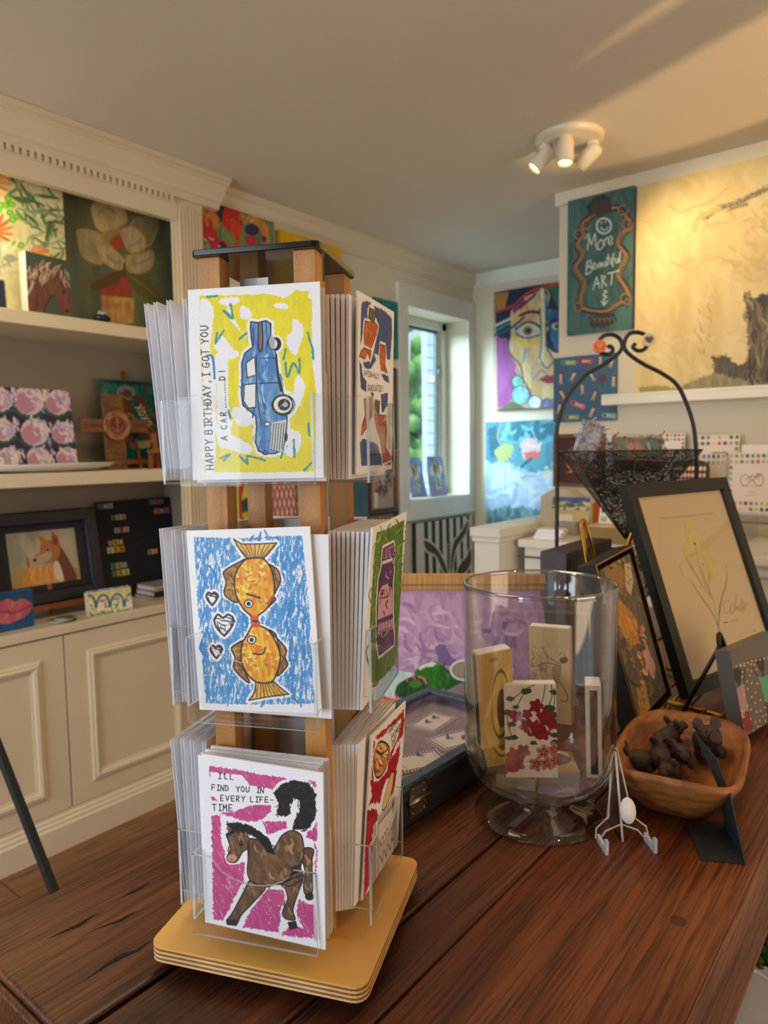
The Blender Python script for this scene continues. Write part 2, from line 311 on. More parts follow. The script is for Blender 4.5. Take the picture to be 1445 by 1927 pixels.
# ------------------------------------------------------------------ materials
WALL = mat('cream_wall_paint', (232, 224, 202), .75, noise=((228, 219, 196), 3, (1, 1, 1)), bump=.15, bscale=300)
CEIL = mat('ceiling_paint', (222, 212, 196), .85, noise=((218, 207, 190), 1.5, (1, 1, 1)), bump=.2, bscale=200)
TRIM = mat('cream_gloss_trim', (228, 214, 186), .42, noise=((224, 209, 180), 4, (1, 1, 1)))
WHITE = mat('white_trim', (236, 234, 224), .4, noise=((232, 230, 219), 5, (1, 1, 1)))
GAPM = mat('shadow_gap', (70, 55, 42), .9, noise=((60, 47, 36), 20, (1, 1, 1)))
BLACK = mat('black_paint', (18, 16, 17), .5, noise=((28, 25, 26), 30, (1, 1, 1)))
BLACKM = mat('black_powder_coat', (26, 26, 27), .5, noise=((34, 33, 33), 60, (1, 1, 1)), bump=.2, bscale=400)
NAVY = mat('dark_navy_frame_paint', (20, 24, 38), .3, noise=((26, 30, 44), 10, (1, 1, 1)))
BRASS = mat('brushed_brass', (176, 132, 56), .32, 1, noise=((150, 108, 42), 30, (1, 1, 1)))
STEEL = mat('nickel_metal', (180, 172, 160), .3, 1, noise=((150, 143, 132), 60, (1, 1, 1)))
PAPER = mat('white_card_paper', (242, 240, 244), .6, noise=((240, 238, 242), 60, (1, 1, 1)))
ENV = mat('envelope_paper', (228, 226, 232), .65, noise=((222, 220, 226), 50, (1, 1, 1)))
MAPLE = mat('oiled_beech_wood', (196, 140, 72), .5, noise=((166, 110, 52), 9, (6, 6, .6)), bump=.25, bscale=300)
EASELW = mat('stained_easel_wood', (168, 96, 52), .5, noise=((132, 70, 36), 12, (1, 6, 1)))
CV = vcmat('painted_canvas', .55, .35, 500); PR = vcmat('printed_paper', .5); GLOSSY = vcmat('glossy_print', .22, coat=.3); IMP = vcmat('impasto_paint', .45, .9, 160)
ACR = clear('clear_acrylic', (.985, .988, .99), (.82, .85, .87), .02, .45, 1.45, .0)
ACE = mat('acrylic_cut_edge', (232, 236, 238), .25, noise=((196, 204, 208), 20, (1, 1, 1)))
ACE.node_tree.nodes['Principled BSDF'].inputs['Alpha'].default_value = .8
VGL = clear('vase_glass', (.985, .988, .992), (.45, .48, .52), .01, 1.0, 1.62, .012, 3.2)
PANE = clear('picture_glass', (.97, .97, .97), (.9, .9, .9), .02, 1.0, 1.5, 0)
def wood_mat(name, c1, c2, c3, rough, sc_=(15, 1.6, 15), spec=.5, crack=True, coat=.0):
    m = mat(name, c1, rough, spec=spec, coat=coat); n = m.node_tree; L = n.links; b = n.nodes['Principled BSDF']
    t = n.nodes.new('ShaderNodeTexCoord')
    def noise(scale, st, det=8, dist=0):
        mp = n.nodes.new('ShaderNodeMapping'); mp.inputs['Scale'].default_value = st; nz = n.nodes.new('ShaderNodeTexNoise'); nz.inputs['Scale'].default_value = scale; nz.inputs['Detail'].default_value = det; nz.inputs['Distortion'].default_value = dist
        L.new(t.outputs['Object'], mp.inputs[0]); L.new(mp.outputs[0], nz.inputs[0]); return nz.outputs[0]
    def ramp(i, stops):
        r = n.nodes.new('ShaderNodeValToRGB'); e = r.color_ramp.elements
        e[0].position, e[0].color = stops[0][0], (*lin(stops[0][1]), 1); e[1].position, e[1].color = stops[-1][0], (*lin(stops[-1][1]), 1)
        for p, c in stops[1:-1]: q = e.new(p); q.color = (*lin(c), 1)
        L.new(i, r.inputs[0]); return r.outputs[0]
    a = ramp(noise(1, sc_, 8, .6), [(.3, c2), (.5, c1), (.7, c3)]); g = noise(1, (sc_[0]*22, sc_[1]*6, sc_[2]*22), 7)
    mx = n.nodes.new('ShaderNodeMixRGB'); mx.blend_type = 'MULTIPLY'; mx.inputs[0].default_value = .75; L.new(a, mx.inputs[1]); L.new(ramp(g, [(.34, (108, 92, 84)), (.56, (255, 255, 255))]), mx.inputs[2])
    big = noise(1, (3.5, .8, 3.5), 3); m2 = n.nodes.new('ShaderNodeMixRGB'); m2.blend_type = 'MULTIPLY'; m2.inputs[0].default_value = .6; L.new(mx.outputs[0], m2.inputs[1]); L.new(ramp(big, [(.35, (150, 130, 120)), (.65, (255, 255, 255))]), m2.inputs[2])
    L.new(m2.outputs[0], b.inputs['Base Color'])
    bp = n.nodes.new('ShaderNodeBump'); bp.inputs['Strength'].default_value = .45; bp.inputs['Distance'].default_value = .0015; L.new(g, bp.inputs['Height']); L.new(bp.outputs[0], b.inputs['Normal'])
    return m
TABLEW = wood_mat('dark_reclaimed_wood', (104, 60, 40), (68, 36, 25), (136, 84, 56), .33)
TABLEW2 = wood_mat('dark_reclaimed_wood_red', (116, 60, 33), (80, 40, 22), (146, 84, 46), .35)
TABLES = wood_mat('weathered_table_edge', (128, 82, 58), (92, 54, 38), (158, 112, 82), .55)
FLOORM = wood_mat('oak_laminate', (150, 106, 70), (122, 82, 52), (172, 126, 86), .45, (9, .9, 9))
# ------------------------------------------------------------------ room shell
H = 2.5
struct(MB().box((-2.87, -2.55, -.05), (2.75, 4.1, 0)).build('floor', FLOORM))
fl = MB()
for k in range(28):
    x = -2.85+k*.2; fl.box((x, -2.4, .0), (x+.003, 4.05, .0006))
for k in range(60):
    x = -2.85+(k % 28)*.2; y = -2.4+((k*0.83) % 6.4); fl.box((x, y, 0), (x+.2, y+.003, .0006))
struct(fl.build('trim_1', GAPM))
struct(MB().box((-2.87, -2.55, H), (2.75, 4.1, H+.06)).build('ceiling', CEIL))
wy0, wy1, wz0, wz1 = 3.305, 3.952, 1.104, 2.207
wl = MB().box((-2.68, 1.884, 0), (-2.46, wy0, H)).box((-2.68, wy1, 0), (-2.46, 4.10, H)).box((-2.68, wy0, 0), (-2.46, wy1, wz0)).box((-2.68, wy0, wz1), (-2.46, wy1, H)).box((-2.86, 1.884, 0), (-2.68, 1.90, H))
wl.box((-2.86, -2.5, 0), (-2.78, 1.884, H)); struct(wl.build('wall_left', WALL))
struct(MB().box((-2.68, 4.03, 0), (2.7, 4.10, H)).build('wall_back', WALL))
struct(MB().box((-1.385, 3.0, 0), (2.7, 3.14, H)).build('wall_partition', WALL))
struct(MB().box((2.6, -2.5, 0), (2.7, .3, H)).box((2.6, 2.1, 0), (2.7, 3.0, H)).box((2.6, .3, 2.1), (2.7, 2.1, H)).build('wall_right', WALL))
struct(MB().box((-2.86, -2.5, 0), (-2.5, -2.4, H)).box((.3, -2.5, 0), (2.7, -2.4, H)).box((-2.5, -2.5, 0), (.3, -2.4, .55)).box((-2.5, -2.5, 2.35), (.3, -2.4, H)).build('wall_front', WALL))
dr = thing('glint_door_1', None, None, T3(2.62, 1.2, 0)); dr['kind'] = 'structure'; b = MB()
for q in (-.9, -.30, .30, .86): b.box((0, q, 0), (.04, q+.05, 2.1))
for z in (0, .52, 1.04, 1.56, 2.05): b.box((0, -.9, z), (.04, .9, z+.05))
b.build('glint_bars', WHITE, dr)
def yprof(pts, y0, y1, mi=0): return MB().prism([(x, z) for x, z in pts], y0, y1, mi, perm=(0, 2, 1))
CR = [(-2.46, 2.40), (-2.452, 2.40), (-2.448, 2.425), (-2.43, 2.44), (-2.415, 2.468), (-2.405, 2.475), (-2.40, 2.499), (-2.46, 2.499)]
struct(yprof(CR, 1.9, 4.03).build('trim_2', TRIM))
struct(MB().prism([(4.03, 2.42), (4.022, 2.42), (4.015, 2.45), (3.99, 2.48), (3.975, 2.499), (4.03, 2.499)], -2.46, -1.2, perm=(2, 0, 1)).build('trim_3', WHITE))
struct(MB().box((-1.4, 2.985, 2.445), (2.6, 3.0, 2.499)).build('trim_4', WALL))
struct(MB().box((-2.46, 1.9, 0), (-2.445, 4.03, .14)).build('baseboard_left', WHITE)); struct(MB().box((-2.445, 4.015, 0), (-1.385, 4.03, .14)).build('baseboard_back', WHITE))
# window: casing, reveal, sash, panes
wn = thing('window_1', None, None, Matrix.Translation((-2.46, 3.63, 1.1))); wn['kind'] = 'structure'
def wb(*bs):
    b = MB()
    for lo, hi in bs: b.box((lo[0]+2.46, lo[1]-3.63, lo[2]-1.1), (hi[0]+2.46, hi[1]-3.63, hi[2]-1.1))
    return b
wb(((-2.46, 3.215, 1.0), (-2.438, wy0, 2.33)), ((-2.46, wy1, 1.0), (-2.438, 4.028, 2.33)), ((-2.46, wy0, wz1), (-2.438, wy1, 2.33)), ((-2.46, wy0, 1.02), (-2.438, wy1, wz0)), ((-2.46, 3.2, .985), (-2.43, 4.03, 1.02))).build('window_casing', WHITE, wn, bevel=.003)
sx = -2.66
wb(((sx, wy0, wz0), (sx+.05, wy0+.035, wz1)), ((sx, wy1-.05, wz0), (sx+.05, wy1, wz1)), ((sx, wy0, wz1-.05), (sx+.05, wy1, wz1)), ((sx, wy0, wz0), (sx+.05, wy1, wz0+.05)), ((sx, wy1-.072, wz0+.05), (sx+.03, wy1-.05, wz1-.05))).build('sash_frame', WHITE, wn, bevel=.004)
wb(((sx+.005, wy1-.085, wz0+.05), (sx+.028, wy1-.072, wz1-.05)), ((sx+.005, wy0+.035, wz1-.065), (sx+.028, wy1-.072, wz1-.05))).build('weather_strip', mat('grey_gasket', (92, 96, 94), .6, noise=((80, 84, 82), 20, (1, 1, 1))), wn)
MB().box((-.225, -.02+.26, .74), (-.185, .265, .77)).tube([(-.19, .25, .76), (-.165, .25, .78), (-.165, .25, .83)], .006).build('latch', STEEL, wn)
wb(((sx+.012, wy0+.03, wz0+.045), (sx+.016, wy1-.085, wz1-.06))).build('pane', clear('window_glass', (.96, .99, .99), (.9, .95, .95), .02, .6), wn)
# outside: neighbouring wall with lap siding, a tree and a street
SID = mat('pale_blue_siding', (176, 196, 214), .6, noise=((166, 188, 208), 4, (1, 1, 1)))
sd = MB(); SY = on(799, 740, 0, -5.0).y
for k in range(22):
    z = -.5+k*.15; sd.box((-5.04, SY, z), (-4.96, 16, z+.142))
sd.box((-5.04, SY+.01, -.6), (-5.0, 16, 3.4)); h = tag(sd.build('neighbouring_house_wall', SID), 'pale blue lap siding of the building outside the window', 'building')
r = random.Random(4); tr = thing('street_tree', 'sunlit green tree outside the window', 'tree', T3(*[on(777, 735, 0, -9.5)[i] for i in (0, 1)], -.6))
MB().tube([(0, 0, 0), (.05, 0, 1.4), (0, .05, 2.4)], [.16, .13, .1]).build('trunk', EASELW, tr)
lf = MB()
for k in range(260):
    a, b, c = r.gauss(0, .75), r.gauss(0, .75), r.gauss(0, .85)
    lf.ball((a*.8, b*.8, 2.45+c*.85), (r.uniform(.12, .3),)*3, seg=6)
lf.build('foliage', mat('sunlit_leaves', (120, 168, 92), .7, noise=((66, 120, 62), 3, (1, 1, 1))), tr)
struct(MB().box((-40, -10, -.7), (-2.9, 40, -.6)).build('trim_5', mat('bright_pavement', (190, 192, 190), .8, noise=((205, 204, 200), 1, (1, 1, 1)))))
# ------------------------------------------------------------------ built-in bookcase
RECESS_SHADE = mat('shaded_recess_taupe', (158, 144, 124), .7, noise=((152, 138, 118), 3, (1, 1, 1)))  # shade of the recess put into the back and side panel colour
bc = thing('built_in_bookcase', 'cream built-in bookcase with dentil cornice, open shelves and panelled cupboard doors', 'bookcase')
y0, y1 = -1.2, 1.884
MB().box((-2.76, y0, 0), (-2.74, y1, 2.42)).build('back_panel', RECESS_SHADE, bc)
MB().box((-2.74, 1.868, .8), (-2.46, 1.883, 2.42)).build('side_panel', RECESS_SHADE, bc)
pil = MB().box((-2.44, 1.755, .80), (-2.425, 1.884, 2.41))
for k in range(7): pil.box((-2.426, 1.768+k*.0155, .84), (-2.4185, 1.776+k*.0155, 2.37))
pil.box((-2.44, 1.74, .8), (-2.43, 1.755, 2.32)).box((-2.46, 1.755, 0), (-2.44, 1.884, 2.41)).build('pilaster', TRIM, bc, bevel=.001)
for z0, z1, nm in ((1.828, 1.874, 0), (1.288, 1.335, 0)): MB().box((-2.74, y0, z0), (-2.42, 1.868, z1)).build('shelf', TRIM, bc, bevel=.002)
hd = MB().box((-2.45, y0, 2.305), (-2.42, 1.757, 2.42)); hd.box((-2.74, y0, 2.40), (-2.42, 1.868, 2.42))
hd.build('header', TRIM, bc)
dn = MB(); dn.box((-2.42, y0, 2.368), (-2.413, 1.745, 2.372))
k = 0; y = 1.735
while y > -.2: dn.box((-2.42, y-.013, 2.372), (-2.406, y, 2.392)); y -= .0245
dn.build('dentil_moulding', TRIM, bc)
yprof([(-2.46, 2.392), (-2.405, 2.392), (-2.405, 2.400), (-2.398, 2.406), (-2.398, 2.412), (-2.385, 2.418), (-2.378, 2.430), (-2.345, 2.468), (-2.335, 2.472), (-2.335, 2.478), (-2.32, 2.482), (-2.32, 2.499), (-2.46, 2.499)], y0, 1.955).build('crown_moulding', TRIM, bc)
MB().box((-2.74, y0, .768), (-2.45, 1.868, .80)).box((-2.46, y0, .768), (-2.412, 1.754, .80)).build('countertop', TRIM, bc, bevel=.002)
def door(ya, yb, pa, pb):
    d = MB().box((-2.44, ya, .135), (-2.42, yb, .762)).build('door', TRIM, bc, bevel=.001)
    fr = MB(); za, zb = .20, .69; ring(fr, pb-pa, zb-za, [(0, 0), (0, .006), (.004, .009), (.012, .010), (.016, .014), (.026, .011), (.030, .005), (.036, .004), (.036, 0)], Matrix(((0, -1, 0, -2.42), (1, 0, 0, pa), (0, 0, 1, za), (0, 0, 0, 1))))
    fr.build('panel_moulding', TRIM, d)
door(1.2155, 1.755, 1.295, 1.69); door(.674, 1.2105, .76, 1.125); door(.13, .67, .22, .58)
MB().box((-2.445, y0, .12), (-2.43, 1.76, .768)).build('carcass', GAPM, bc)
yprof([(-2.45, 0), (-2.398, 0), (-2.398, .088), (-2.404, .096), (-2.404, .104), (-2.411, .110), (-2.411, .118), (-2.418, .124), (-2.418, .133), (-2.45, .133)], y0, 1.884).build('plinth', TRIM, bc)
MB().box((-2.60, .62, 2.385), (-2.50, 1.02, 2.40)).build('light_strip', mat('warm_strip_light', (255, 240, 180), .5, emit=((255, 238, 150), 3)), bc)
# ------------------------------------------------------------------ table
tb = thing('plank_table', 'long dark reddish-brown table of thick reclaimed planks', 'table', T3(0, 0, 0))
TZ = .868
def plank(x0, x1, ya, yb, mt, cracks=()):
    b = MB(); b.bbox((x0, ya, TZ-.07), (x1, yb, TZ), .004)
    p = b.build('plank', [mt], tb, bevel=.004); return p
p0 = plank(-.829, -.609, .286, 2.35, TABLEW); p1 = plank(-.601, -.4605, .292, 2.35, TABLEW); p2 = plank(-.458, -.3955, .290, 2.35, TABLEW); p3 = plank(-.394, -.168, .29, 2.35, TABLEW2)
yprof([(-.1685, TZ-.001), (-.1655, TZ-.0012), (-.1635, TZ-.004), (-.150, TZ-.066), (-.1525, TZ-.07), (-.1685, TZ-.07)], .291, 2.35).build('edge_board', TABLES, tb)
MB().box((-.829, .278, TZ-.07), (-.60, .286, TZ-.008)).box((-.60, .283, TZ-.07), (-.168, .291, TZ-.01)).build('end_board', TABLEW, tb, bevel=.003)
for x, y in ((-.76, .40), (-.24, .40), (-.76, 2.2), (-.24, 2.2)): MB().box((x-.04, y-.04, 0), (x+.04, y+.04, TZ-.07)).build('leg', TABLEW, tb, bevel=.004)
MB().box((-.78, .34, TZ-.13), (-.19, 2.3, TZ-.07)).build('apron', TABLEW, tb)
CRK = mat('deep_crack', (14, 9, 8), .9, noise=((24, 14, 10), 40, (1, 1, 1))); KNOT = mat('knot_wood', (58, 30, 18), .6, noise=((96, 48, 22), 60, (1, 4, 1)))
def crack(pts, w):
    ck = MB()
    q = [on(x, y, 2, TZ) for x, y in pts]; n = len(q); w = [v*.5 for v in w]
    up = [Vector((p.x-w[i], p.y, TZ+.0004)) for i, p in enumerate(q)]; dn_ = [Vector((p.x+w[i], p.y, TZ+.0004)) for i, p in enumerate(q)]
    ck.add(up+dn_, [(i, i+1, n+i+1, n+i) for i in range(n-1)]); ck.build('crack', CRK, tb)
def zc(x, y): return (x/2.48, 1150+y/2.48)
crack([zc(220, 1532), zc(300, 1495), zc(370, 1465), zc(430, 1425), zc(470, 1410)], [.0003, .003, .006, .0025, .0004])
crack([zc(350, 1540), zc(460, 1480), zc(560, 1445), zc(600, 1420), zc(640, 1400)], [.0003, .0008, .005, .003, .0003])
crack([zc(570, 1335), zc(620, 1310), zc(660, 1290), zc(700, 1266)], [.0003, .005, .004, .0003])
crack([zc(400, 1720), zc(500, 1650), zc(580, 1605), zc(640, 1585), zc(700, 1540)], [.0003, .004, .007, .003, .001])
for x, y, s in ((1276, 1733, .009), (249, 1640*1.0, .003), (188, 1718, .004), (262, 1645, .004)):
    p = on(x, y, 2, TZ); kn = MB(); kn.lathe([(0, .0005), (s*.6, .0006), (s, .0002)], 16, M=Matrix.Translation((p.x, p.y, TZ))); kn.build('knot', KNOT, tb)
# ------------------------------------------------------------------ card rack
RC = (-.5515, .523); RH = 25.5
rack = thing('card_rack', 'beech and clear acrylic greeting card spinner on a square plywood base', 'card rack', T3(RC[0], RC[1], TZ, 0))
RM = T3(0, 0, 0, RH); PLYT = mat('birch_plywood_top', (236, 186, 104), .3, noise=((222, 168, 84), 5, (1, 1, 1)), bump=.1, coat=.3)
PLYD = mat('plywood_dark_ply', (150, 98, 48), .6, noise=((128, 80, 38), 30, (1, 1, 1))); PLYL = mat('plywood_light_ply', (232, 196, 138), .6, noise=((214, 174, 112), 30, (1, 1, 1)))
MB().lathe([(0, 0), (.075, 0), (.075, .0155), (0, .0155)], 48).build('turntable', BLACKM, rack, T3(.0, .0, 0))
bs = MB(); zz = .0155
for k in range(7): bs.bbox((-.1165, -.109, zz+k*.0023), (.1145, .109, zz+(k+1)*.0023), .014, mi=(0, 1)[k % 2] if k < 6 else 2)
bs.build('base', [PLYL, PLYD, PLYT], rack, T3(0.002, 0.0, 0, 22.3))
for a, b in ((-1, -1), (1, -1), (1, 1), (-1, 1)):
    MB().box((a*.0485-.011, b*.0485-.011, .032), (a*.0485+.011, b*.0485+.011, .7155)).build('post', MAPLE, rack, RM, bevel=.0008)
MB().bbox((-.0645, -.0660, .7155), (.0645, .0660, .7215), .006).build('top_plate', mat('black_gloss_acrylic', (14, 14, 17), .12, noise=((18, 18, 21), 10, (1, 1, 1))), rack, RM, bevel=.0008)
MB().box((-.03, -.03, .50), (-.012, -.029, .70)).box((-.03, -.03, .685), (.0, -.029, .70)).box((.006, .02, .675), (.04, .021, .69)).build('paper_sticker', PAPER, rack, RM)
def plate(b, ring, t, M):   # ring in local (x,z), thickness t along +y; cut edges use material 1
    n = len(ring); vs = [M @ Vector((x, 0, z)) for x, z in ring]+[M @ Vector((x, t, z)) for x, z in ring]
    b.add(vs, [tuple(range(n)), tuple(range(n, 2*n))[::-1]], 0); b.add(vs, [(i, n+i, n+(i+1) % n, (i+1) % n) for i in range(n)], 1)
def rr(x0, z0, x1, z1, r, tl=1, tr=1, br=1, bl=1):
    out = []
    for cx, cz, a0, f in ((x1-r, z1-r, 0, tr), (x0+r, z1-r, 90, tl), (x0+r, z0+r, 180, bl), (x1-r, z0+r, 270, br)):
        if f: out += [(cx+r*math.cos(math.radians(a0+k*30)), cz+r*math.sin(math.radians(a0+k*30))) for k in range(4)]
        else: out.append({0: (x1, z1), 90: (x0, z1), 180: (x0, z0), 270: (x1, z0)}[a0])
    return out
def pocket(z, k, dh=0, wide=.0655, sx=0):
    b = MB(); t = .0025; I = Matrix.Identity(4); w = wide; h = .083; yf = -.1035
    plate(b, rr(-w, 0, w, .112, .008, 1, 1, 0, 0), t, Matrix.Translation((0, -.0605, 0)))
    sc_ = [(w, 0), (w, h), (.046, h)]+[(.043*math.sin(math.radians(a)), h+.004-.026*math.cos(math.radians(a))) for a in range(80, -81, -16)]+[(-.046, h), (-w, h), (-w, 0)]
    plate(b, sc_, t, Matrix.Translation((0, yf, 0)))
    for s in (-1, 1):
        Ms = Matrix.Translation((s*(w-.00125)+.00125, yf, 0)) @ Matrix.Rotation(math.radians(90), 4, 'Z')
        plate(b, rr(.0, .016, .030, h, .005, 0, 1, 1, 0), t, Ms)
    Mb = Matrix.Translation((0, yf, 0)) @ Matrix.Rotation(math.radians(90), 4, 'X')
    b.box((-w, yf, 0), (w, -.058, t), 0)
    p = b.build('pocket', [ACR, ACE], rack, T3(0, 0, z-TZ) @ Matrix.Rotation(math.radians(RH+dh+90*k), 4, 'Z') @ Matrix.Translation((sx, 0, 0))); return p
TIERS = ((1.364, 1.5), (1.136, 0), (.9165, -2.5))
for z, dh in TIERS:
    for k in range(4): pocket(z, k, dh, sx=.018 if k == 1 else 0)
# plain folded cards
cardm = MB(); w_ = .127
cardm.prism([(0, -.0015), (w_, -.0020), (w_, -.0016), (.003, 0), (w_, .0016), (w_, .0020), (0, .0015)], 0, .178)
plain0 = None; NAMES = ('front', 'right', 'back', 'left'); rg = random.Random(11)
def plain(M, label, group, m=PAPER):
    global plain0
    if plain0 is None: plain0 = cardm.build('greeting_card', PAPER); o = plain0
    else: o = plain0.copy(); COL.objects.link(o)
    o.matrix_world = M; return tag(o, label, 'greeting card', group)
def facep(k, z, dh, x, y, lean, yaw=0, roll=0, dz=0):
    R_ = T3(RC[0], RC[1], z+.003+dz) @ Matrix.Rotation(math.radians(RH+dh+90*k), 4, 'Z')
    return R_ @ Matrix.Translation((x, y, 0)) @ Matrix.Rotation(math.radians(yaw), 4, 'Z') @ Matrix.Rotation(math.radians(lean), 4, 'X') @ Matrix.Translation((.0635, 0, 0)) @ Matrix.Rotation(math.radians(-roll), 4, 'Y') @ Matrix.Translation((-.0635, 0, 0))
TN = ('top', 'middle', 'bottom')
DESC = {(0, 0): 'behind the yellow blue-car card', (0, 1): 'behind the card with two orange fish', (0, 2): 'behind the brown horse card',
        (1, 0): 'behind the graduating fish card', (1, 1): 'behind the green jelly jar card', (1, 2): 'behind the red croissant card',
        (3, 0): 'fanned out at the left side of the top tier', (3, 1): 'in the left pocket of the middle tier', (3, 2): 'in the left pocket of the bottom tier',
        (2, 0): 'in the far pocket of the top tier', (2, 1): 'in the far pocket of the middle tier', (2, 2): 'in the far pocket of the bottom tier'}
def stack(k, ti, specs):
    z, dh = TIERS[ti]
    for s in specs: plain(facep(k, z, dh, *s), 'plain white card '+DESC[(k, ti)], 'white cards '+DESC[(k, ti)])
stack(0, 0, [(-.064+i*.0022, -.0665-i*.0058, -1.2-i*.6, i*.9-.5, .3, 0) for i in range(4)])
stack(0, 1, [(-.060, -.070, .5, 1, -1.2), (-.0555, -.079, 1, 1.5, -.5, .001)])
stack(0, 2, [(-.058, -.069, 0, -1, 0), (-.059, -.0755, .5, -1, .3), (-.0595, -.082, 1, -2, .2), (-.061, -.0875, 1.3, -2.5, -.5)])
stack(1, 0, [(-.043+.001*i, -.0625-i*.0040, .2+i*.3, -.6-i*1.05, 0, 0) for i in range(5)])
stack(1, 1, [(-.0520+.0004*i, -.064-i*.0036, .2+i*.35, -1.2+i*.25, .0, 0) for i in range(9)])
stack(1, 2, [(-.040+.0015*i, -.0615-i*.0026, .2+i*.4, -.4-i*.38, 0, 0) for i in range(7)])
stack(3, 0, [(-.064, -.066, 1.5, -2, 0), (-.066, -.077, 4, -3.5, 2.0), (-.069, -.086, 6, -5, 3.0), (-.070, -.093, 7.5, -6, 4.0)])
stack(3, 1, [(-.064, -.068, 1, -2, 0), (-.066, -.077, 1.5, -2, 0), (-.064, -.086, 2, -2.5, .5), (-.063, -.093, 4, -4, 2.0)])
stack(3, 2, [(-.064, -.068, 0, -1, 0), (-.064, -.079, 1, -1, 0), (-.066, -.088, 1.5, -2, 0), (-.066, -.094, 2.5, -2.5, -1)])
for ti in range(3): stack(2, ti, [(-.063, -.066-i*.009, .5+i*.8, 0, 0, 0) for i in range(4)])
V1 = (240, 440, 2.676); V2 = (260, 900, 2.676); V3 = (260, 1320, 2.676)
K = (34, 30, 34); CW_ = (244, 243, 246)
# blue car card
a = Art(.127, .178, 300, [(354, 545), (598, 528), (611, 900), (360, 900)], CW_, V1); a.lw = 1.25
Y1, Y2 = (232, 216, 20), (240, 226, 44)
a.poly([(362, 312), (560, 303), (720, 300), (780, 322), (840, 280), (905, 285), (900, 320), (920, 330), (922, 620), (945, 760), (946, 1195), (700, 1198), (480, 1192), (380, 1190), (385, 1040), (372, 800), (362, 500)], Y1, rough=5, rs=14, c2=Y2, ms=16, gap=.02, gs=9)
for q in ([(365, 350), (420, 350), (430, 420), (410, 600), (440, 640), (440, 900), (430, 1180), (388, 1185), (375, 700)], [(440, 600), (490, 590), (500, 640), (505, 860), (525, 900), (500, 1040), (452, 1050), (445, 800)],
          [(470, 320), (560, 318), (540, 350), (470, 352)], [(740, 345), (800, 350), (790, 372), (730, 365)], [(560, 360), (600, 370), (620, 410), (570, 420)], [(500, 350), (520, 390), (560, 470), (600, 520), (560, 480), (510, 420)],
          [(830, 420), (880, 470), (860, 560), (830, 600), (790, 520), (820, 480)], [(430, 560), (470, 500), (520, 560), (560, 600), (500, 620)], [(520, 880), (560, 860), (640, 930), (560, 960)], [(800, 980), (870, 1000), (860, 1090), (800, 1110)], [(430, 940), (520, 1000), (620, 1060), (600, 1100), (520, 1080), (460, 1040)], [(850, 700), (890, 760), (860, 860), (830, 800)]):
    a.poly(q, CW_, sm=True, rough=7, rs=9, gap=.05, gs=6)
for q in ([(400, 315), (450, 310)], [(515, 350), (525, 420), (480, 380), (525, 415)], [(450, 490), (440, 540), (480, 480)], [(560, 520), (600, 490), (600, 530)], [(900, 490), (925, 570), (930, 620)], [(790, 640), (800, 710), (830, 640), (860, 690), (860, 620)], [(790, 570), (780, 620)], [(505, 880), (515, 920)], [(460, 1120), (510, 1100), (480, 1130)], [(560, 1110), (600, 1150), (600, 1110), (690, 1135)], [(890, 1190), (940, 1140)], [(910, 950), (915, 1010)], [(835, 1030), (840, 1120)], [(770, 1120), (800, 1060)]):
    a.line(q, (70, 160, 110), 11, rough=3, rs=6, c2=(60, 140, 190), ms=8, gap=.15, gs=4)
a.line([(395, 605), (425, 610), (435, 715)], (60, 130, 200), 12, rough=3, gap=.15, gs=4)
car = [(615, 435), (650, 440), (690, 430), (715, 445), (715, 500), (742, 600), (755, 700), (775, 770), (800, 920), (795, 1010), (780, 1080), (740, 1100), (690, 1100), (655, 1085), (640, 1040), (645, 960), (640, 905), (600, 872), (575, 850), (568, 790), (572, 720), (570, 640), (585, 590), (625, 560), (618, 520), (613, 470)]
a.poly(car, CW_, grow=17, rough=4, rs=10); a.ell(780, 850, 78, 74, CW_, rough=3); a.ell(738, 545, 42, 44, CW_, rough=3)
a.poly(car, (112, 158, 200), c2=(70, 120, 190), ms=20, rough=1)
a.dabs(car, [(140, 185, 215), (80, 125, 195), (165, 200, 220), (50, 100, 180)], 60, 60, 12, 3, 85, 20)
for q in ([(592, 640), (635, 608), (642, 700), (597, 712)], [(583, 748), (641, 742), (641, 862), (604, 866), (580, 832)]): a.poly(q, (236, 236, 232)); a.line(q+[q[0]], K, 4, sm=False)
a.poly([(650, 448), (667, 442), (674, 560), (664, 582), (652, 565)], (130, 100, 100)); a.line([(652, 445), (652, 560), (668, 580), (675, 520), (670, 440)], K, 5)
a.line([(625, 470), (630, 550)], K, 4); a.line([(690, 435), (700, 560)], K, 3)
a.line(car+[car[0]], K, 5, sm=False); a.line([(642, 600), (645, 740), (655, 860), (670, 950)], K, 4); a.line([(668, 615), (740, 615)], K, 3); a.line([(660, 742), (755, 738)], K, 4); a.line([(742, 600), (750, 680), (768, 780)], K, 11); a.line([(665, 780), (690, 900)], K, 3); a.line([(655, 1040), (740, 1030)], (70, 110, 170), 3)
a.poly([(725, 940), (797, 925), (790, 1000), (778, 1092), (715, 1075)], (220, 222, 220)); [a.line([(733+i*13, 945), (722+i*13, 1080)], K, 3.2) for i in range(5)]
a.ell(700, 948, 15, 12, (236, 236, 230)); a.arc(700, 948, 15, 12, K, 4); a.arc(690, 1095, 14, 10, K, 4); a.ell(795, 1015, 9, 24, K)
a.ell(780, 852, 61, 55, K); a.ell(778, 850, 47, 43, (240, 236, 214)); a.ell(784, 850, 32, 30, K); a.ell(790, 850, 14, 13, (190, 190, 196)); a.line([(828, 830), (835, 860), (820, 890)], (235, 235, 235), 3)
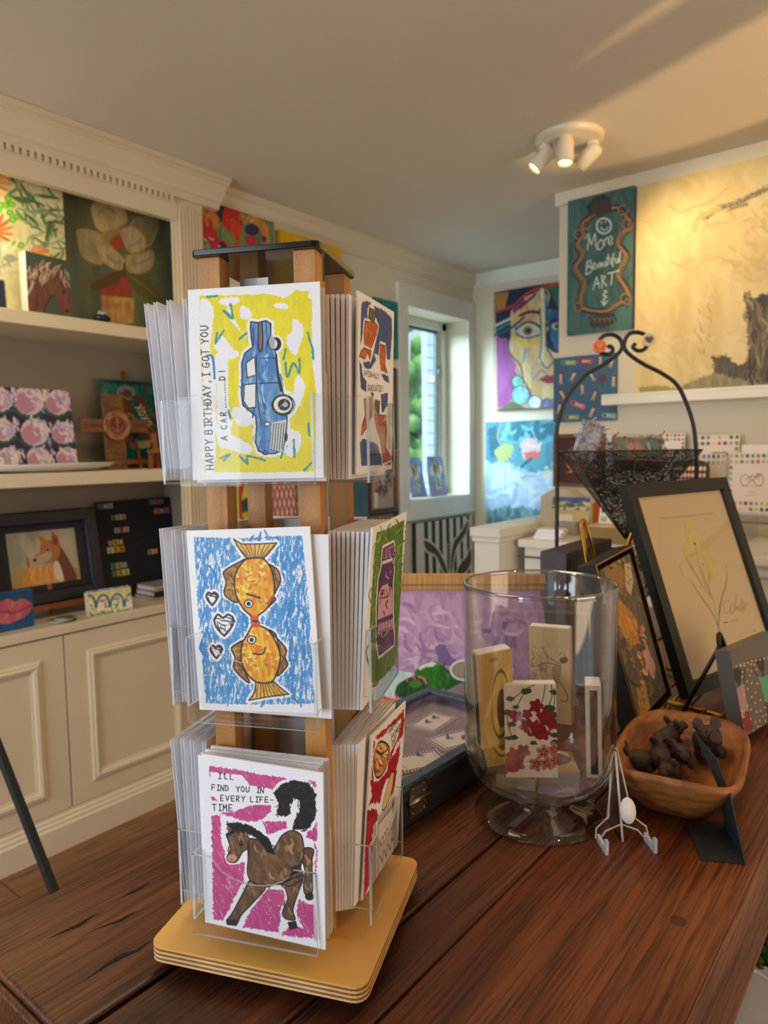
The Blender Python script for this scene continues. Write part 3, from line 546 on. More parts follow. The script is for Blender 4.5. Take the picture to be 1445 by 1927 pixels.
a.ell(740, 545, 28, 34, K); a.ell(730, 545, 18, 24, (236, 232, 206)); a.poly([(715, 492), (735, 520), (735, 560), (712, 570), (702, 535)], (170, 180, 188)); a.line([(715, 492), (703, 535), (714, 572)], K, 4)
a.text('HAPPY BIRTHDAY, I GOT YOU', 428, 1176, 37, K, -92, 4, .99); a.text('A CAR............D!', 497, 1026, 30, K, -92, 3.6, 1.28)
tag(a.mesh('greeting_card', PR, None, pose((-.560, .413, 1.3695), 29.3, -2.9, .6), .0022), 'yellow birthday card with a blue car drawn sideways, in the top front pocket', 'greeting card')
# two fish card
a = Art(.127, .178, 300, [(350, 998), (582, 990), (605, 1342), (375, 1335)], CW_, V2); a.lw = 1.7; B1, B2 = (62, 138, 206), (88, 160, 218)
a.poly([(280, 295), (420, 300), (560, 300), (700, 290), (822, 290), (850, 560), (868, 800), (890, 1132), (700, 1135), (500, 1135), (338, 1130), (300, 640)], B1, rough=5, rs=8, c2=B2, ms=8, gap=.33, gs=7, ang=98)
a.dabs([(290, 300), (820, 300), (880, 1120), (345, 1120)], [B1, B2, (50, 124, 200)], 90, 100, 11, 5, 82, 22, gap=.16, gs=3)
f1 = [(545, 405), (620, 400), (665, 450), (685, 540), (675, 610), (640, 660), (603, 690), (600, 718), (570, 715), (566, 690), (525, 650), (490, 580), (485, 500), (510, 440)]
t1 = [(480, 305), (520, 330), (600, 330), (697, 325), (660, 372), (630, 402), (545, 402), (512, 360)]
l1 = [(540, 405), (490, 430), (430, 470), (442, 520), (435, 585), (500, 622), (486, 520)]; r1 = [(655, 432), (700, 458), (715, 515), (690, 570), (680, 590), (690, 610), (650, 640), (684, 540)]
f2 = [(572, 740), (612, 740), (660, 770), (700, 840), (715, 900), (700, 970), (670, 1022), (600, 1025), (550, 985), (520, 920), (520, 840), (545, 790)]
t2 = [(590, 1020), (680, 1020), (715, 1052), (757, 1085), (700, 1092), (640, 1100), (556, 1116), (590, 1070)]
l2 = [(535, 812), (470, 850), (487, 900), (480, 950), (520, 1000), (560, 1025), (522, 930)]; r2 = [(690, 780), (655, 762), (740, 850), (738, 900), (750, 940), (698, 992), (716, 900)]
for q in (f1, t1, l1, r1, f2, t2, l2, r2): a.poly(q, CW_, grow=16, rough=7, rs=9)
for q in (l1, r1, l2, r2): a.poly(q, (196, 132, 40), c2=(140, 90, 30), ms=8, sm=True); a.dabs(q, [K, (90, 60, 20), (225, 170, 60)], 26, 50, 2.2, 8, 15 if q in (l1, l2) else 75, 30); a.line(q+[q[0]], K, 4.4, rough=1)
for q in (t1, t2): a.poly(q, (226, 150, 44), c2=(240, 196, 80), ms=10)
for i in range(9): a.line([(588+(i-4)*8, 402), (588+(i-4)*24, 335)], K, 2); a.line([(634+(i-4)*10, 1024), (655+(i-4)*20, 1098)], K, 2)
for q in (t1, t2): a.line(q+[q[0]], K, 3.4, sm=False, rough=1)
for q in (f1, f2): a.poly(q, (240, 186, 28), sm=True, c2=(230, 132, 22), ms=16); a.dabs(q, [(250, 214, 60), (222, 118, 24), (245, 196, 40), (248, 224, 120)], 70, 22, 13, 9); a.dabs(q, [K, (120, 70, 20)], 14, 8, 1.8, 4); a.line(q+[q[0]], K, 4.6, rough=1)
a.poly([(570, 690), (604, 690), (606, 716), (568, 716)], (222, 80, 30)); a.poly([(566, 726), (612, 722), (614, 745), (572, 748)], (216, 66, 30)); a.line([(566, 724), (590, 712), (612, 724)], K, 2.5)
for x, y in ((555, 630), (570, 811)): a.ell(x, y, 21, 19, (250, 250, 248)); a.arc(x, y, 21, 19, K, 3); a.ell(x, y, 11, 11, K)
a.line([(545, 580), (580, 590), (610, 600)], K, 5, rough=2); a.line([(580, 880), (625, 882), (640, 850)], K, 4, rough=1); a.line([(650, 630), (680, 590)], (200, 70, 40), 12)
for x, y, s_ in ((372, 603, .8), (432, 735, 1.35), (393, 870, .8)):
    hp = [(0, 42), (-28, 10), (-36, -18), (-22, -38), (-4, -26), (14, -38), (34, -24), (30, 4)]; hp = [(x+u*s_, y+v*s_) for u, v in hp]
    a.poly(hp, CW_, grow=16, sm=True, rough=4); a.line(hp+[hp[0]], K, 6, rough=2); a.dabs(hp, [K, (40, 40, 44)], int(16*s_), 36*s_, 3.4, 3)
tag(a.mesh('greeting_card', PR, None, pose((-.571, .419, 1.142), 24.9, -.5, 2.6), .0022), 'blue card with two kissing orange fish, in the middle front pocket', 'greeting card')
# horse card
a = Art(.127, .178, 300, [(381, 1420), (606, 1454), (613, 1789), (389, 1733)], (242, 240, 246), V3); a.lw = 1.4; PK = (206, 84, 142); PK2 = (190, 70, 128)
def pk(q, n=1): a.poly(q, PK, rough=7, rs=9, c2=PK2, ms=12, gap=.17, gs=5, ang=60)
for q in ([(358, 325), (480, 345), (500, 370), (480, 380), (360, 380)], [(480, 340), (640, 372), (790, 390), (700, 420), (660, 460), (600, 440), (540, 430), (500, 400)], [(830, 392), (892, 400), (890, 432), (850, 415)], [(362, 480), (395, 470), (400, 500), (370, 495)], [(545, 430), (610, 432), (605, 460), (550, 455)], [(540, 480), (560, 480), (545, 520), (530, 510)],
          [(410, 560), (550, 510), (670, 520), (660, 560), (600, 600), (540, 600), (500, 590)], [(620, 600), (740, 600), (750, 630), (690, 650), (650, 670)], [(860, 620), (898, 600), (896, 700), (840, 680)], [(885, 700), (900, 740), (890, 900), (878, 930)], [(368, 570), (410, 570), (415, 700), (440, 770), (500, 810), (535, 800), (530, 900), (480, 980), (455, 1040), (420, 1100), (372, 1095)],
          [(640, 940), (735, 945), (740, 990), (715, 1070), (705, 1160), (520, 1135), (560, 1050)], [(800, 990), (840, 1010), (890, 1020), (900, 1195), (710, 1175), (760, 1130), (830, 1140), (795, 1080)]): pk(q)
BR1, BR2, BR3 = (126, 92, 62), (96, 68, 46), (158, 122, 86)
body = [(545, 690), (600, 690), (660, 740), (690, 720), (720, 670), (770, 645), (815, 665), (830, 720), (828, 780), (815, 830), (830, 875), (800, 905), (760, 925), (700, 915), (640, 928), (590, 912), (560, 895), (545, 850), (550, 780)]
head = [(440, 665), (480, 640), (530, 650), (555, 690), (545, 735), (522, 752), (492, 800), (455, 802), (443, 778), (462, 740), (452, 700)]
legs = [[(560, 890), (640, 925), (572, 1010), (515, 1070), (488, 1120), (440, 1106), (472, 1055), (520, 965)], [(750, 880), (825, 880), (802, 960), (777, 1045), (788, 1095), (742, 1092), (723, 1060), (750, 990), (738, 930)], [(828, 735), (855, 730), (882, 745), (872, 800), (877, 900), (872, 965), (845, 975), (830, 930), (838, 850), (822, 790)]]
tail = [(676, 458), (720, 412), (780, 395), (850, 408), (888, 460), (892, 560), (862, 630), (830, 640), (770, 640), (790, 580), (812, 535), (808, 495), (780, 485), (760, 515), (765, 560), (735, 575), (690, 568), (705, 510)]
mane = [(440, 612), (500, 604), (560, 622), (610, 648), (660, 690), (690, 770), (640, 748), (600, 690), (540, 655), (490, 655), (440, 682), (455, 640)]
for q in [body, head, tail, mane]+legs: a.poly(q, (242, 240, 246), grow=13, rough=4)
for q in legs+[body, head]:
    a.poly(q, BR1, sm=True, c2=BR2, ms=18, ang=70); a.dabs(q, [BR2, BR3, (112, 80, 52), (176, 140, 100)], 46 if q is body else 16, 40, 15 if q is body else 7, 6, 80, 30, alpha=.8); a.line(q+[q[0]], K, 4)
a.ell(468, 783, 24, 19, (206, 142, 130)); a.ell(468, 790, 5, 3, K); a.ell(514, 714, 11, 9, K); a.line([(500, 698), (525, 700)], K, 3); a.line([(550, 700), (555, 740), (550, 780)], K, 3); a.poly([(530, 665), (545, 628), (550, 672)], (150, 110, 80)); a.line([(530, 665), (545, 628), (550, 672)], K, 3)
a.poly([(736, 800), (765, 830), (820, 810), (800, 860), (750, 880), (770, 850)], (40, 34, 32)); a.line([(700, 915), (790, 880), (820, 870)], K, 6)
a.ell(862, 978, 24, 20, (40, 38, 38)); a.poly([(440, 1095), (490, 1100), (488, 1124), (442, 1118)], (40, 38, 38), grow=3); a.poly([(752, 1112), (790, 1105), (798, 1135), (765, 1145)], (40, 38, 38), grow=3)
for q in (tail, mane): a.poly(q, (22, 20, 24), rough=6, rs=7); a.dabs(q, [(22, 20, 24), (48, 46, 52), (30, 28, 32)], 90, 46, 4, 7, 40 if q is mane else 120, 50)
for i in range(14): a.line([(450+i*14, 625+i*4), (446+i*15, 600+i*7)], (22, 20, 24), 4)
a.poly([(445, 615), (470, 640), (450, 660)], (120, 84, 60))
a.poly([(364, 356), (520, 372), (560, 420), (670, 440), (666, 512), (560, 520), (480, 552), (364, 556), (404, 500), (364, 470)], (242, 240, 246), rough=4)
a.text("I'LL", 402, 388, 27, K, 4, 3.2, 1.1); a.text('FIND  YOU  IN', 370, 446, 27, K, 3, 3.2, 1.0); a.text('EVERY LIFE-', 412, 497, 26, K, 2, 3.2, 1.15); a.text('TIME', 372, 545, 30, K, 2, 3.4, 1.1)
tag(a.mesh('greeting_card', PR, None, pose((-.565, .415, .925), 20.7, 1.9, -1.4), .0022), 'pink card with a prancing brown horse, in the bottom front pocket', 'greeting card')
# graduating fish card (right side, top)
a = Art(.127, .178, 170, [(672, 545), (743, 590), (735, 880), (672, 896)], CW_, (600, 520, 4.817)); a.lw = 1.5; NB = (62, 88, 150)
for q in ([(380, 250), (430, 235), (475, 250), (440, 300), (440, 400), (400, 430), (395, 560), (375, 660), (375, 400)], [(500, 280), (600, 330), (665, 400), (668, 560), (645, 800), (620, 790), (600, 640), (560, 620), (540, 760), (500, 740), (520, 800), (470, 880), (420, 880), (400, 830), (480, 800), (520, 620), (540, 480), (520, 400)], [(365, 810), (385, 850), (400, 960), (430, 1000), (430, 1100), (380, 1060)], [(560, 930), (620, 920), (640, 1000), (600, 990)], [(560, 1110), (625, 1090), (620, 1200), (570, 1280)], [(375, 1540), (400, 1500), (530, 1540), (560, 1640), (640, 1620), (645, 1700), (390, 1725)], [(470, 1100), (500, 1100), (490, 1150)]):
    a.poly(q, NB, rough=6, rs=14, c2=(40, 62, 128), ms=14, gap=.05)
OR = (206, 106, 50)
for q in ([(415, 430), (450, 440), (500, 432), (538, 480), (522, 560), (492, 650), (462, 712), (412, 700), (405, 560)], [(410, 690), (380, 720), (365, 770), (420, 790), (440, 730), (465, 800), (475, 720)], [(560, 650), (602, 665), (608, 760), (600, 840), (622, 915), (565, 885), (550, 760)], [(410, 1160), (470, 1150), (492, 1200), (480, 1300), (440, 1400), (385, 1480), (395, 1380), (420, 1300)], [(500, 1290), (600, 1290), (612, 1420), (600, 1560), (652, 1650), (575, 1690), (555, 1500), (520, 1400)]):
    a.poly(q, CW_, grow=14, rough=4); a.poly(q, OR, c2=(186, 78, 40), ms=12); a.dabs(q, [(226, 140, 70), (150, 60, 30)], 26, 50, 5, 3, 85, 15); a.line(q+[q[0]], K, 3, sm=False)
for q in ([(455, 300), (500, 318), (518, 380), (500, 445), (448, 400)], [(510, 1160), (552, 1170), (545, 1292), (502, 1240)]): a.poly(q, (92, 90, 84), rough=3); a.line(q+[q[0]], K, 3, sm=False)

def stext(st, x0, y0, x1, y1, hgt, col=K, w=3):
    n = len(st); old = GL
    for i, ch in enumerate(st):
        x = x0+(x1-x0)*i/n; y = y0+(y1-y0)*i/n; cwid = (x1-x0)/n*.75; sl = (y1-y0)/(x1-x0)
        for g in GL.get(ch, []): a.line([(x+gx/4*cwid, y+(gy/6-1)*hgt+gx/4*cwid*sl) for gx, gy in zip(g[::2], g[1::2])], col, w, sm=False)
stext('O-FISH-ALLY', 412, 945, 548, 972, 44); stext('GRADUATED!', 442, 1082, 588, 1084, 52)
tag(a.mesh('greeting_card', PR, None, pose((-.461, .535, 1.371), 111.9, 2, 1), .002), 'dark blue card with orange graduating fish, on the right side of the top tier', 'greeting card')
# jelly jar card
a = Art(.127, .178, 170, [(697, 988), (769, 971), (740, 1240), (682, 1330)], CW_, (600, 940, 4.19)); a.lw = 1.5; G1 = (98, 138, 36)
g = [(447, 272), (500, 262), (600, 232), (683, 205), (672, 330), (655, 520), (640, 760), (635, 1180), (600, 1270), (440, 1460), (395, 1440), (400, 1000), (415, 700), (425, 480)]
a.poly(g, G1, rough=6, rs=12, c2=(70, 112, 28), ms=9, gap=.03); a.dabs(g, [(128, 162, 48), (62, 104, 24), (108, 148, 40), (150, 176, 70)], 150, 130, 9, 4, 100, 18)
jar = [(508, 445), (595, 402), (600, 520), (588, 560), (592, 640), (580, 740), (575, 980), (578, 1150), (475, 1270), (458, 1200), (455, 950), (470, 720), (490, 640), (500, 590), (500, 520)]
a.poly(jar, CW_, grow=14, rough=3); a.poly(jar, (92, 56, 112), c2=(66, 36, 84), ms=12)
a.poly([(510, 448), (592, 408), (596, 510), (508, 540)], (168, 112, 150)); [a.ell(520+(i % 3)*28, 460+(i//3)*26, 8, 8, (74, 40, 84)) for i in range(9)]
a.poly([(500, 560), (585, 530), (586, 556), (502, 590)], (226, 214, 226)); a.poly([(468, 840), (500, 770), (545, 745), (576, 790), (574, 960), (462, 1040)], (214, 164, 176)); a.dabs(jar, [(130, 90, 150), (50, 26, 66), (190, 150, 190)], 50, 50, 6, 7, 100, 40)
stext('JELLY', 478, 880, 572, 830, 60, K, 4); a.line(jar+[jar[0]], (50, 24, 60), 4, sm=False); a.poly([(468, 1060), (575, 990), (574, 1060), (466, 1130)], (196, 150, 170)); stext('IIIII', 474, 1118, 570, 1050, 56, (70, 40, 80), 4)
tag(a.mesh('greeting_card', PR, None, pose((-.449, .522, 1.144), 111.9, 5.5, 1.9), .002), 'green card with a purple jelly jar, on the right side of the middle tier', 'greeting card')
# croissant card
a = Art(.127, .178, 170, [(694, 1418), (770, 1340), (742, 1620), (688, 1720)], CW_, (580, 1280, 3.8545)); a.lw = 1.5; RD = (190, 30, 48)
for q in ([(480, 560), (600, 440), (715, 320), (705, 380), (640, 450), (600, 470), (560, 540), (490, 590)], [(700, 330), (712, 420), (690, 560), (640, 640), (600, 760), (640, 700), (670, 620), (660, 740), (620, 900), (560, 930), (600, 700), (650, 600), (680, 480)], [(460, 600), (480, 600), (470, 700), (455, 760), (450, 900), (470, 960)], [(440, 930), (480, 960), (560, 880), (580, 900), (540, 1000), (520, 1100), (440, 1130), (430, 1180), (460, 1060)], [(600, 900), (640, 850), (620, 960), (590, 1080)], [(425, 1180), (500, 1160), (510, 1250), (470, 1320), (470, 1560), (425, 1680), (420, 1400)]):
    a.poly(q, RD, rough=8, rs=12, c2=(160, 20, 40), ms=10, gap=.05, gs=5)
q = [(465, 770), (490, 650), (530, 605), (590, 660), (585, 760), (555, 860), (505, 925), (475, 880)]
a.poly(q, CW_, grow=14); a.poly(q, (226, 188, 108), sm=True, c2=(200, 120, 60), ms=14); a.line(q+[q[0]], K, 5); a.dabs(q, [(196, 96, 50), (240, 214, 150), (150, 84, 40)], 30, 50, 7, 3, 60, 30); a.line([(490, 690), (530, 720), (580, 680)], K, 4)
q = [(600, 870), (620, 870), (600, 1000), (560, 1120), (535, 1140), (560, 1020)]; a.poly(q, (232, 196, 130)); a.line(q+[q[0]], K, 4)
stext('HAPPY', 592, 540, 665, 440, 50); stext('FATHERS', 610, 600, 690, 480, 46); stext('DAY', 612, 660, 650, 600, 50); stext('DO', 440, 1240, 480, 1200, 50)
q = [(472, 1270), (640, 1010), (632, 1340), (480, 1600)]; a.poly(q, (232, 226, 220))
for t in range(8): a.line([(474+t*9, 1275-t*14), (478+t*9, 1590-t*14)], K, 3.4) if t < 3 else None; a.line([(600+t*5, 1075-t*8), (598+t*5, 1380-t*8)], K, 3) if t < 6 else None; a.line([(512+t*13, 1240-t*20), (514+t*13, 1190-t*20)], K, 5)
a.poly([(508, 1250), (606, 1100), (602, 1380), (510, 1545)], (224, 214, 208)); a.line([(508, 1250), (606, 1100), (602, 1380), (510, 1545), (508, 1250)], K, 3, sm=False); a.line([(520+i*8, 1330+(i % 2)*44-i*14) for i in range(11)], K, 3); a.line([(520+i*8, 1420+(i % 3)*24-i*14) for i in range(11)], K, 3)
tag(a.mesh('greeting_card', PR, None, pose((-.467, .539, .921), 110.1, 3.1, -3.4), .002), 'red card with a golden croissant heart, on the right side of the bottom tier', 'greeting card')
# ------------------------------------------------------------------ things on the bookcase shelves
V4 = (0, 160, 3.141); V5 = (0, 640, 3.211)
def LP(x, ya, yb, za, zb, name, m, art, label, cat, d=.02, side=(240, 236, 226), group=None, lean=0):
    M = LEFT(ya, za, 0, x) @ Matrix.Rotation(math.radians(-lean), 4, 'X'); o = art.mesh(name, m, None, M, d, side); return tag(o, label, cat, group)
def wh(x, ya, yb, za, zb): return yb-ya, zb-za
# magnolia
a = Art(.485, .525, 150, [(125, 345), (328, 395), (340, 628), (148, 605)], (98, 104, 78), V4)
a.poly([(0, 400), (1200, 400), (1200, 1500), (0, 1500)], (104, 108, 80), c2=(84, 92, 70), ms=60)
CRM = (206, 184, 128)
for q, c in (([(570, 760), (600, 715), (660, 705), (740, 740), (770, 810), (740, 850), (650, 890), (600, 860)], CRM), ([(500, 890), (560, 880), (640, 920), (650, 1060), (560, 1050), (520, 990)], (176, 164, 120)), ([(780, 850), (830, 795), (935, 810), (925, 900), (880, 960), (800, 920)], (150, 140, 108)),
             ([(640, 890), (730, 870), (740, 940), (680, 980), (640, 940)], (170, 150, 96)), ([(740, 870), (800, 850), (860, 900), (870, 970), (800, 1000), (760, 960)], (196, 180, 138)), ([(610, 950), (680, 970), (760, 1040), (740, 1095), (680, 1080), (620, 1020)], (190, 176, 132)), ([(770, 1020), (850, 1000), (915, 985), (910, 1070), (850, 1110), (780, 1100)], (182, 166, 122))):
    a.poly(q, c, sm=True, c2=tuple(int(v*.86) for v in c), ms=22, rough=2); a.line(q+[q[0]], (196, 142, 60), 8, alpha=.75)
for q in ([(600, 800), (660, 750), (720, 790)], [(560, 930), (600, 980), (620, 1030)], [(660, 1010), (700, 1050), (745, 1060)], [(800, 1060), (860, 1050), (900, 1020)], [(800, 960), (840, 930), (850, 900)]): a.line(q, (120, 118, 104), 13, alpha=.5, taper=.7)
a.poly([(680, 940), (720, 900), (750, 940), (745, 985), (700, 975)], (168, 70, 34), sm=True)
a.poly([(635, 1130), (790, 1130), (805, 1170), (800, 1250), (740, 1260), (640, 1240), (625, 1180)], (146, 50, 38), rough=3, c2=(170, 66, 48), ms=14); a.poly([(640, 1240), (815, 1250), (820, 1380), (760, 1400), (650, 1390)], (206, 160, 96), rough=3, c2=(170, 120, 70), ms=16); a.ell(724, 1262, 18, 20, (206, 158, 72))
a.poly([(760, 1100), (700, 1110), (640, 1150), (590, 1170), (595, 1215), (680, 1190), (740, 1150)], (88, 74, 36), sm=True); a.poly([(775, 1115), (860, 1130), (920, 1180), (965, 1260), (880, 1250), (810, 1200)], (98, 92, 42), sm=True); a.line([(790, 1130), (870, 1180), (950, 1250)], (140, 132, 66), 5); a.line([(760, 1060), (765, 1140)], (70, 66, 30), 12)
LP(-2.56, 0, 0, 1.8745, 0, 'magnolia_painting', IMP, a, 'olive green canvas of a cream magnolia in a red vase, top bookcase shelf', 'painting').matrix_world = LEFT(1.36, 1.875, 0, -2.56)
# orange flowers
a = Art(.42, .50, 130, [(-60, 300), (122, 352), (133, 592), (-70, 575)], (226, 214, 178), V4); a.poly([(-300, 480), (400, 480), (430, 1400), (-300, 1400)], (232, 216, 176), c2=(214, 200, 158), ms=30)
a.dabs([(160, 560), (380, 570), (400, 1010), (200, 900), (160, 700)], [(96, 132, 84), (132, 160, 110), (188, 190, 150), (76, 112, 72)], 60, 110, 16, 3, 60, 60)
a.dabs([(200, 750), (380, 760), (400, 1000), (280, 1000)], [(70, 98, 62), (110, 138, 92), (150, 170, 130)], 40, 80, 14, 8)
for x, y, rr_, c in ((70, 620, 95, (232, 150, 80)), (65, 870, 95, (214, 110, 60)), (-40, 740, 80, (236, 206, 110)), (280, 990, 50, (226, 150, 110))):
    for i in range(16):
        t = i*math.pi/8+.2; a.line([(x, y), (x+rr_*.6*math.cos(t+.1), y+rr_*.6*math.sin(t+.1)), (x+rr_*math.cos(t), y+rr_*math.sin(t))], tuple(min(255, int(v*random.Random(i).uniform(.85, 1.12))) for v in c), 17, taper=.5)
    a.ell(x, y, 18, 18, (206, 150, 40))
for x, y in ((80, 745), (100, 770), (130, 745), (145, 710), (160, 740), (150, 780), (180, 800), (160, 815), (110, 745), (20, 510), (5, 530), (195, 945), (170, 940)): a.ell(x, y, 17, 17, (112, 176, 44)); a.ell(x, y, 7, 7, (160, 210, 90))
a.ell(60, 1030, 110, 110, (226, 216, 180), rough=6); a.dabs([(-30, 950), (150, 950), (150, 1120), (-20, 1120)], [(236, 230, 204), (160, 160, 150), (206, 198, 160)], 34, 80, 18, 5)
a.poly([(-200, 1130), (110, 1140), (115, 1330), (-200, 1330)], (26, 34, 66), rough=4)
o = LP(-2.5, 0, 0, 1.875, 0, 'flower_painting', IMP, a, 'cream canvas of orange and green flowers beside the magnolia canvas', 'painting'); o.matrix_world = LEFT(.925, 1.875, 0, -2.515)
# small horse canvas
a = Art(.186, .196, 120, [(50, 468), (140, 492), (147, 598), (55, 585)], (84, 84, 70), V4); a.poly([(100, 950), (500, 950), (500, 1400), (100, 1400)], (88, 86, 70), c2=(70, 96, 96), ms=30)
a.poly([(175, 1080), (260, 1060), (340, 1070), (370, 1110), (400, 1160), (410, 1240), (425, 1320), (400, 1345), (370, 1330), (330, 1250), (290, 1260), (260, 1350), (175, 1340)], (132, 84, 70), sm=True, c2=(110, 66, 56), ms=18)
a.dabs([(170, 1070), (270, 1050), (350, 1070), (330, 1120), (240, 1180), (180, 1220)], [(206, 186, 168), (176, 150, 132), (226, 210, 196)], 60, 70, 8, 4, 115, 25); a.dabs([(340, 1080), (400, 1100), (415, 1180), (380, 1180)], [(216, 200, 186), (180, 150, 130)], 16, 50, 7, 5, 70, 20)
a.line([(340, 1100), (365, 1075), (375, 1110)], (70, 40, 36), 9); a.ell(380, 1215, 8, 6, (30, 20, 20)); a.ell(398, 1325, 12, 14, (60, 44, 44)); a.line([(260, 1340), (300, 1250), (330, 1240)], (70, 44, 40), 8)
tag(a.mesh('horse_painting', IMP, None, pose((-2.425, 1.158, 1.8745), 97, 0, 0), .038, (240, 236, 222)), 'small square canvas of a brown horse head with pale mane, standing on top shelf', 'painting')
BL = thing('decorative_figurine', 'tiny navy blue ornament with frothy white top beside the red vase canvas', 'ornament', T3(-2.46, 1.44, 1.8745))
MB().ball((0, 0, .016), (.032, .032, .016)).build('body', NAVY, BL)
tp = MB(); r = random.Random(2)
for k in range(16): t = r.uniform(0, 6.28); q = r.uniform(0, .018); tp.ball((q*math.cos(t), q*math.sin(t), .032+r.uniform(0, .018)*(1-q/.02)), .006, seg=6)
tp.build('frothy_top', mat('pale_blue_froth', (196, 208, 220), .5, noise=((120, 140, 170), 60, (1, 1, 1))), BL)
# peony canvas
a = Art(.36, .305, 150, [(-60, 724), (123, 732), (143, 877), (-60, 889)], (38, 34, 60), V5); a.poly([(-300, 250), (500, 250), (500, 800), (-300, 800)], (40, 36, 62), c2=(52, 46, 76), ms=20)
for x, y, s_ in ((165, 350, 1.15), (330, 360, .95), (0, 350, .9), (190, 530, 1.1), (360, 530, .9), (0, 520, .9), (210, 690, 1.0), (385, 680, .9), (20, 690, .9), (-140, 430, 1), (-130, 600, 1)):
    a.line([(x-80*s_, y+50*s_), (x, y+82*s_), (x+90*s_, y+50*s_)], (40, 92, 70), 17*s_); a.ell(x, y, 78*s_, 72*s_, (226, 196, 206), rough=6, rs=10); a.ell(x-18*s_, y+12*s_, 55*s_, 52*s_, (196, 140, 160), rough=5); a.dabs([(x-40, y-70*s_), (x+95*s_, y-70*s_), (x+95*s_, y+60*s_), (x+10, y+30)], [(240, 224, 214), (188, 168, 206), (236, 212, 208), (168, 160, 210)], 34, 40, 15, int(x)+7, 60, 50)
tag(a.mesh('peony_painting', IMP, None, LEFT(1.03, 1.3355, 0, -2.585) @ Matrix.Rotation(math.radians(-8), 4, 'X'), .02, (60, 54, 84)), 'navy canvas with rows of pink and lilac peonies, middle bookcase shelf', 'painting')
TR = MB(); pr_ = []
for k in range(9): t = k/8*math.pi/2; pr_.append((.035+.065*math.sin(t), .001+.017*(1-math.cos(t))))
TR.lathe([(0, 0), (.035, 0)]+pr_+[(.103, .020), (.098, .020)]+[(r_-.004, z_+.003) for r_, z_ in pr_[::-1][1:]]+[(0, .004)], 56, M=Matrix.Diagonal((.95, 2.55, 1.5, 1)))
tag(TR.build('oval_tray', mat('white_glazed_ceramic', (240, 236, 226), .2, noise=((236, 232, 222), 5, (1, 1, 1))), None, T3(-2.50, 1.225, 1.3355)), 'long white oval ceramic tray in front of the peony canvas', 'tray')
def pen(y, lab, rz, z=.0, l=.16, c=BLACK, x=-2.50):
    return tag(MB().tube([(0, -l/2, 0), (0, -l/2+.01, 0), (0, l/2-.01, 0), (0, l/2, 0)], [.003, .005, .005, .002]).build('pen', c, None, Matrix.Translation((x, y, 1.3355+z)) @ Matrix.Rotation(math.radians(rz), 4, 'Z')), lab, 'pen')
pen(1.18, 'dark green pen lying in the white oval tray', 6, .014, .13, mat('dark_green_lacquer', (20, 52, 40), .3, noise=((24, 60, 46), 20, (1, 1, 1)))); pen(1.33, 'long black pen lying in the white oval tray, right of the green one', -8, .016, .17)
a = Art(.05, .03, 40, None, (228, 216, 214)); [a.line([(60+i*9, 0), (60+i*9, 100)], K, 4) for i in range(5)]; [a.line([(2+i*9, 2), (2+i*9, 16)], K, 4) for i in range(7)]; a.line([(8, 45), (50, 44)], (120, 100, 100), 3); a.line([(8, 65), (45, 64)], (120, 100, 100), 3)
tag(a.mesh('price_card', PR, None, LEFT(1.045, 1.367, 0, -2.475) @ Matrix.Rotation(math.radians(-20), 4, 'X'), .0015), 'small pink and black striped price card standing in the oval tray', 'price card')
# teal mosaic on wooden easel
def tabletop_easel(lab, M, w, hgt, zledge=.03, m=EASELW, top=True):
    e = thing('tabletop_easel', lab, 'easel', M)
    for s in (-1, 1): MB().box((-.007, -.008, 0), (.007, .008, hgt*.55)).build('leg', m, e, Matrix.Translation((s*w*.42, .0, 0)) @ Matrix.Rotation(math.radians(-9), 4, 'X') @ Matrix.Rotation(math.radians(-s*9), 4, 'Y'))
    MB().box((-.008, -.006, 0), (.008, .006, hgt)).build('mast', m, e, Matrix.Translation((0, .012, .01)) @ Matrix.Rotation(math.radians(-9), 4, 'X'))
    MB().box((-w/2, -.030, zledge-.012), (w/2, .008, zledge), ).box((-w/2, -.034, zledge-.012), (w/2, -.030, zledge+.008)).build('ledge', m, e)
    MB().box((-.006, -.006, 0), (.006, .006, hgt*.6)).build('rear_leg', m, e, Matrix.Translation((0, .03, hgt*.55)) @ Matrix.Rotation(math.radians(180-16), 4, 'X')); return e
tabletop_easel('reddish wooden easel behind the wooden cross, holding the teal mosaic', LEFT(1.685, 1.3355, 0, -2.665), .20, .40)
a = Art(.275, .34, 120, [(186, 705), (290, 708), (305, 868), (196, 862)], (28, 104, 96), V5); a.poly([(560, 180), (1000, 180), (1000, 760), (560, 760)], (22, 110, 98), c2=(14, 64, 60), ms=14)
a.dabs([(590, 210), (940, 210), (960, 700), (640, 720)], [(30, 150, 130), (14, 80, 74), (80, 190, 168)], 60, 30, 6, 2); a.line([(600, 225), (940, 235)], (16, 60, 58), 14); a.ell(745, 290, 55, 46, (120, 128, 126), rough=3); a.ell(750, 292, 26, 24, (96, 60, 50)); a.line([(855, 240), (840, 320), (800, 380)], (60, 66, 64), 30); a.dabs([(640, 330), (900, 330), (940, 500), (900, 640), (700, 640)], [(126, 70, 44), (156, 96, 60), (106, 60, 40)], 40, 90, 24, 6, 65, 30)
a.text('XOXO', 790, 375, 42, (226, 218, 200), 64, 6, 1.0); a.poly([(790, 585), (880, 585), (870, 630), (810, 640)], (176, 170, 140), rough=6)
tag(a.mesh('mosaic_picture', GLOSSY, None, LEFT(1.545, 1.362, 0, -2.64) @ Matrix.Rotation(math.radians(-8), 4, 'X'), .012, (20, 90, 80)), 'teal mosaic picture with wood pieces, on an easel behind the cross', 'picture')
